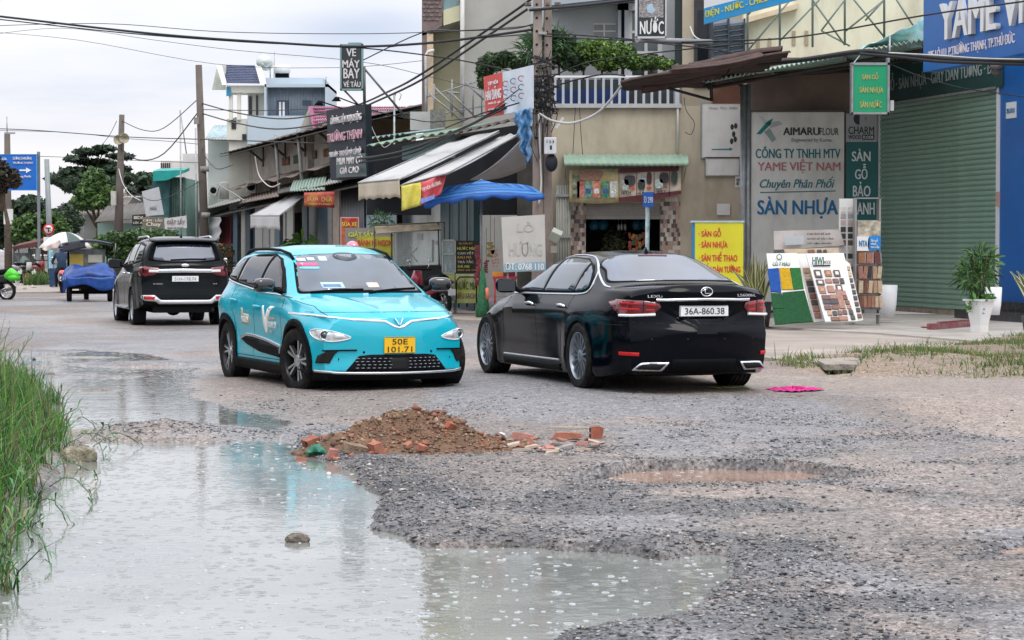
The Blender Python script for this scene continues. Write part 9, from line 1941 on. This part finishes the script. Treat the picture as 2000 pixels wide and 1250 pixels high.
# ---------------------------------------------------------------- poles and overhead cables
M_CPOLE=mat('pole_concrete',(.125,.105,.09),.9,var=.15,vs=2.5,bump=.3,bs=30,grime=(.13,.11,.10),ga=.6,gs=2,streak=3)
M_CABLE=mat('cable_black',(.012,.013,.015),.6,var=0)
M_CABW=mat('cable_white',(.55,.55,.52),.6,var=.1)
def pole_main():
 d=50.0;z=lambda py:P(0,py,d).z;x=lambda px:P(px,0,d).x
 t=root('utility_pole',(x(1058),d,0),'twin concrete utility pole wrapped in cable tangles in front of the corner house','pole')
 for a,b,o in((1041,1059,0),(1062,1078,.12)):
  m=MB();w0=(x(b)-x(a))/2;c=(x(a)+x(b))/2
  pts=[];hh=z(-80)
  m.add([(c+sx*w0*s*(1.12 if k==0 else 1),d+o+sy*.13,z_)for k,(z_,s)in enumerate(((0,1.25),(3.0,1.1),(hh,.9)))for sx,sy in((-1,-1),(1,-1),(1,1),(-1,1))],[(k*4+j,k*4+(j+1)%4,k*4+4+(j+1)%4,k*4+4+j)for k in range(2)for j in range(4)]+[(8,9,10,11)])
  s_=m.build('shaft',mat('pole_pale',(.30,.25,.22),.9,var=.15,vs=2.5,bump=.3,bs=30,grime=(.15,.12,.11),ga=.6,gs=2,streak=3),t,bevel=.02)
  for k in range(11):m=MB();yy=z(10+k*26);m.lathe((c-.02,d+o-.145,yy),[(.001,0),(.028,0),(.028,.02)],8,'y');m.build('bolt_hole',M_DARK,s_)
 for y,w_ in((18,30),(66,8),(125,8),(176,12),(205,14)):m=MB();m.box((x(1060),d-.18,z(y)),(w_*2*d/4400,.06,.06));m.build('cross_arm' if w_>20 else'strap',M_STEEL,t)
 for px in(1028,1034,1070,1086,1092):m=MB();m.lathe((x(px),d-.18,z(14)),[(.001,0),(.035,0),(.045,.03),(.03,.05),(.04,.08),(.001,.10)],10);m.build('insulator',mat('insulator',(.10,.07,.06),.3),t)
 m=MB();pbox(m,1063,1087,268,301,d-.45,.25);b=m.build('meter_box',M_WPAINT,t,bevel=.02)
 ptext('1 2 3',1068,1082,274,279,d-.45,M_INKK,b);m=MB();pbox(m,1074,1078,284,292,d-.46,.01);m.build('meter_dial',M_INKK,b)
 m=MB();m.box(P(1085,460,d-.45),(.24,.22,.24),Matrix.Rotation(.45,3,'Y')@Matrix.Rotation(.5,3,'X'));m.build('meter_box',mat('box_sage',(.45,.48,.42),.5,var=.15),t,bevel=.02)
 m=MB();m.box(P(1082,487,d-.4),(.14,.12,.16));m.build('meter_box',mat('box_tan',(.36,.33,.27),.6),t)
 m=MB();m.box(P(1093,240,d-.3),(.05,.10,.28),Matrix.Rotation(.6,3,'Y'));m.build('lamp_tube',M_WHITE,t)
 m=MB();m.ell(P(1077,318,d-.3),(.14,.1,.2),12,8);m.build('cable_coil',mat('coil_dark',(.015,.02,.03),.6,var=.3),t)
 for a,b in((1050,1058),):m=MB();pts=[P(1052,222,d-.2),P(1055,300,d-.2),P(1057,360,d-.2),P(1052,400,d-.2)];m.tube(cr([tuple(p)for p in pts],4,False),.022,8);m.build('conduit',M_WHITE,t)
 m=MB();r=random.Random(3)
 for k in range(26):
  yc=r.choice([r.gauss(150,12),r.gauss(185,14),r.gauss(125,8),r.gauss(205,10)]);c=P(1060+r.gauss(0,4),yc,d);rr=r.uniform(.22,.34);tl=r.uniform(-.5,.5);pts=[]
  for j in range(15):a=j/14*6.28*r.uniform(.6,.7)*1.5+k;pts.append(c+Vector((rr*math.cos(a),rr*.8*math.sin(a),tl*rr*math.cos(a)+.03*math.sin(a*3+k))))
  m.tube(pts,r.uniform(.008,.018),5)
 for k in range(22):
  a=P(1048+r.uniform(-8,30),r.uniform(90,190),d-.22);b=P(1048+r.uniform(-6,34),r.uniform(200,330),d-.22);mid=(a+b)/2+Vector((r.uniform(-.25,.25),-.05,0));m.tube(cr([tuple(a),tuple(mid),tuple(b)],6,False),r.uniform(.006,.012),5)
 m.build('cable_tangle',M_CABLE,t,kind='stuff')
 return t
pole_main()
def pole(lab,px0,px1,ytop,d,r0,r1,extra=None):
 a=P(px0,0,d);b=P(px1,ytop,d);t=root('utility_pole',(a.x,d,0),lab,'pole');m=MB();m.tube([(a.x,d,0),(b.x,d,b.z)],[r0,r1],14);m.build('shaft',M_CPOLE,t);return t
t=pole('tall brown concrete pole rising through the tin canopy behind the SUV',400,388,127,104,.22,.15)
for y in(330,420):m=MB();m.lathe((P(393+(y-127)*.02,0,104).x,104,P(0,y,104).z),[(.001,-.12),(.23,-.12),(.23,.12),(.001,.12)],14);m.build('strap',M_POST,t)
m=MB();m.box(P(384,236,103.7),(.22,.2,.3));m.build('insulator_box',M_POST,t)
t=pole('leaning brown pole with loudspeakers left of the dark canopy',226,238,224,120,.28,.14)
for px,py,s_ in((232,273,1),(243,270,-1)):
 c=P(px,py,119.6);m=MB();m.lathe(c,[(.06,.35),(.08,.2),(.16,.05),(.27,-.08),(.24,-.06),(.001,.1)],18,'y');m.build('loudspeaker',mat('speaker_tan',(.38,.34,.24),.5),t)
m=MB();m.box(P(222,387,119.6),(.25,.3,.75));m.build('switch_box',mat('box_pale',(.5,.48,.44),.6),t)
t=pole('pale pole at the far left passing behind the blue direction sign',13,14,262,108,.20,.14);m=MB();m.tube([P(14,265,108),P(13,228,108)],.03,5);m.box(P(19,260,108),(.5,.1,.08));m.build('cross_arm',M_STEEL,t)
m=MB();m.bb(P(4,0,107.7).x,P(22,0,107.7).x,107.7,107.8,P(0,438,107.7).z,P(0,408,107.7).z);m.build('wrapped_poster',M_WHITE,t)
for lab,px,y0,d in(('thin pole with a short bracket above the roofs left of the tall brown pole',352,215,118),('slim aerial mast between the thin pole and the tall brown pole',382,250,112)):
 t=root('thin_mast',(P(px,0,d).x,d,0),lab,'mast');m=MB();m.tube([(P(px,0,d).x,d,0),P(px,y0,d)],.04,6);m.tube([P(px+12,y0+85,d),P(px+1,y0+8,d)],.03,5)if px<360 else None;m.build('mast_tube',M_STEEL,t)
for i_,(px,y0,d,lab)in enumerate(((770,184,66,'slim bracketed mast with a loop of wire above the phone shop'),(163,380,140,'thin post standing on the far market roofs'))):
 t=root('thin_mast',(P(px,0,d).x,d,0),lab,'mast');m=MB();m.tube([(P(px,0,d).x,d,0),P(px,y0,d)],.035,6)
 if i_==0:m.tube([P(px,190,d),P(px+6,178,d),P(px+14,185,d),P(px+10,196,d)],.012,5)
 m.build('mast_tube',M_STEEL,t)
NW=[0]
def wire(lab,pts,r=.012,mt=None,smooth=5):
 q=[tuple(P(a,b,d))for a,b,d in pts];m=MB();m.tube([Vector(p)for p in cr(q,smooth,False)],r,5,0,False);m.build('overhead_cable',mt or M_CABLE,label=lab,cat='cable',group='overhead cables')
wire('thick black cable entering at the top left and sagging to the utility pole',[(-80,24,62),(0,32,61),(300,66,57),(560,85,54),(700,91,53),(860,82,51),(1040,58,50)],.030)
wire('second black cable just below the thick one at the top left',[(-80,30,62),(0,38,61),(240,64,58),(480,82,55),(700,93,53),(900,118,51.5),(1045,150,50)],.016)
wire('thin cable crossing the whole sky under the top left pair',[(-60,52,66),(200,46,63),(430,62,60),(700,66,56),(900,60,52),(1042,50,50)],.010)
wire('faint cable rising from the left edge to the black sign',[(-50,72,90),(120,55,86),(300,78,80),(460,98,76),(700,120,70),(840,150,64),(1000,190,55)],.009)
wire('faint straight cable below the thick cable across the left sky',[(-50,60,95),(150,78,90),(420,125,84),(660,132,78),(830,118,70)],.009)
wire('cable from the top of the utility pole steeply down to the spot lamps',[(1050,-12,50),(1000,25,51),(830,140,57),(760,178,63),(680,210,72),(560,232,90),(470,222,98),(394,202,104)],.030)
wire('lower steep cable from the cross arm down past the upright sign',[(1030,18,50),(960,65,52),(830,152,57),(730,200,64),(640,238,74),(540,252,88),(460,240,97),(396,222,104)],.030)
wire('cable crossing level from the tall building to the utility pole',[(700,122,66),(824,64,62),(900,60,56),(1000,56,52),(1042,47,50)],.018)
wire('second level cable just above the shrub tops',[(760,92,66),(824,84,62),(940,74,54),(1045,66,50)],.016)
wire('cable strung between the loudspeaker pole and the tall brown pole, upper',[(238,236,120),(280,254,115),(320,250,110),(386,194,104)],.022)
wire('cable strung between the loudspeaker pole and the tall brown pole, lower',[(236,290,120),(270,312,116),(320,300,110),(386,220,104)],.030)
wire('long level cable across the left sky behind the loudspeaker pole',[(-60,250,130),(60,254,126),(240,267,118),(390,272,104),(640,280,80)],.024)
wire('thinner long cable just under the level one on the left',[(-60,254,130),(120,258,124),(240,270,118),(330,276,110),(392,282,104)],.014)
wire('short cable climbing to the top of the loudspeaker pole',[(200,282,125),(215,262,122),(228,236,120)],.016)
wire('cable running level from the small left pole under the sky band',[(15,305,108),(100,306,112),(230,312,118),(390,318,104)],.014)
wire('cable from the tall brown pole level over the tiled house',[(395,214,104),(520,216,100),(640,212,90),(760,220,75),(840,222,66)],.018)
wire('thick bundle sagging left from the utility pole over the awnings',[(1050,165,49.6),(985,205,50),(930,238,51),(870,265,52),(800,292,54),(740,305,56),(700,310,58)],.034)
wire('second bundle sagging left just beneath the thick one',[(1050,180,49.6),(980,215,50),(900,252,51.5),(840,285,53),(780,306,55),(700,318,58)],.022)
wire('thin cable crossing the red grocery sign',[(1045,150,49.4),(1000,185,49.2),(940,232,49.5),(880,262,51),(820,268,54)],.012)
wire('thin diagonal cable in front of the grocery sign lettering',[(1042,192,49.4),(990,208,49.2),(940,222,49.4),(870,250,51)],.016)
wire('drooping cable over the shop roofs right of the phone sign',[(716,212,60),(760,224,60),(800,232,60),(850,238,58),(950,225,54),(1048,205,49.8)],.014)
wire('pale loop of cable below the shop signs',[(722,238,60),(732,262,60),(744,282,60),(752,288,60),(764,280,60)],.014,M_CABW)
wire('black cable from the utility pole right past the hanging NƯỚC sign',[(1060,66,50),(1120,68,49),(1200,74,47),(1300,82,45.5),(1400,80,44),(1560,72,42),(1805,30,39),(2020,0,36)],.016)
wire('second black cable a little below it over the balcony',[(1060,70,50),(1150,76,48),(1240,80,46.5),(1390,96,44),(1460,110,43)],.014)
wire('thick twisted cable from the cross arm to the top of the NƯỚC sign',[(1035,20,49.8),(1090,15,49),(1160,8,47),(1260,-4,45)],.034)
wire('thick cable bundle running right under the blue shop sign',[(1210,170,48),(1400,135,45),(1560,118,43),(1680,101,41.5),(1736,105,41),(1800,111,40.4),(1880,117,39.6),(2020,119,38)],.050)
wire('second bundle just under the first at the right shop fascia',[(1680,105,41.4),(1760,112,40.7),(1850,121,39.8),(2020,126,38)],.030)
wire('grey service cable across the bundle at the right edge',[(1736,103,40.9),(1830,108,40),(1920,114,39),(2020,116,38)],.012,M_CABW)
wire('thin cable falling across the dark shop fascia',[(1738,125,41),(1800,150,40.8),(1880,172,40),(1950,182,39.5),(2020,192,38.8)],.010)
wire('white cable looping from the pole to the rusty roof edge',[(1054,222,49.6),(1080,236,49.2),(1120,240,48.6),(1165,222,48),(1195,192,47.5),(1216,164,47)],.028,M_CABW)
wire('cable slanting up from the balcony rail to the rusty roof',[(1060,180,49.6),(1110,160,49),(1180,145,48),(1220,148,47)],.018)
wire('cable crossing in front of the balcony shrubs',[(1062,158,49.8),(1140,124,48.5),(1240,108,46.5),(1380,92,44.5),(1470,84,43)],.014)
wire('loose wire hanging down the beige wall left',[(1124,210,53),(1122,240,53),(1119,300,53)],.008)
wire('loose wire hanging down the beige wall right of the first',[(1132,210,53),(1134,250,53),(1138,302,53)],.008)
wire('loop of wire on the beige wall under the rusty roof',[(1336,190,53),(1340,215,53),(1356,240,53),(1350,262,53),(1338,258,53)],.008)
wire('white wire slung beside the dark window above the rusty roof',[(1348,52,50),(1356,70,49),(1372,78,48),(1400,80,47)],.014,M_CABW)
wire('cable dropping from the tall brown pole to the canopy',[(396,290,104),(405,312,100),(425,330,96),(455,322,92)],.020)
wire('pale drooping loops under the upper stall roof',[(498,305,82),(505,340,82),(518,358,81),(532,365,80),(548,358,79)],.020,M_CABW)
wire('grey stay slanting down from the pole to the tin canopy',[(424,360,98),(450,374,92),(478,392,88)],.030,M_POST)
wire('bundle hanging from the loudspeaker pole to the tilted sign',[(232,330,119),(240,358,118),(255,380,117),(275,392,116)],.022,M_CABW)
wire('second loop from the loudspeaker pole to the roofs',[(234,345,119),(248,365,118),(268,378,117),(300,392,114),(345,378,108),(395,352,103)],.018)
# ---------------------------------------------------------------- finish lettering
def finish_all():
 finish_texts()
 dg=bpy.context.evaluated_depsgraph_get();dg.update()
 for(o,*_r)in TEXTS:
  me=bpy.data.meshes.new_from_object(o.evaluated_get(dg),depsgraph=dg);bold=_r[-1]
  if bold>.008:
   bm=bmesh.new();bm.from_mesh(me)
   bold=min(bold,.024)
   for k,(dx,dy)in enumerate(((-1,0),(1,0),(0,.6))):
    t=me.copy();t.transform(Matrix.Translation((dx*bold*1.3,dy*bold,.0004*(k+1))));bm.from_mesh(t);bpy.data.meshes.remove(t)
   bm.to_mesh(me);bm.free()
  n=o.name;par=o.parent;mb_=o.matrix_basis.copy()
  q=bpy.data.objects.new('x',me);COL.objects.link(q);q.parent=par;q.matrix_basis=mb_
  for k in o.keys():q[k]=o[k]
  bpy.data.objects.remove(o);q.name=n
finish_all()
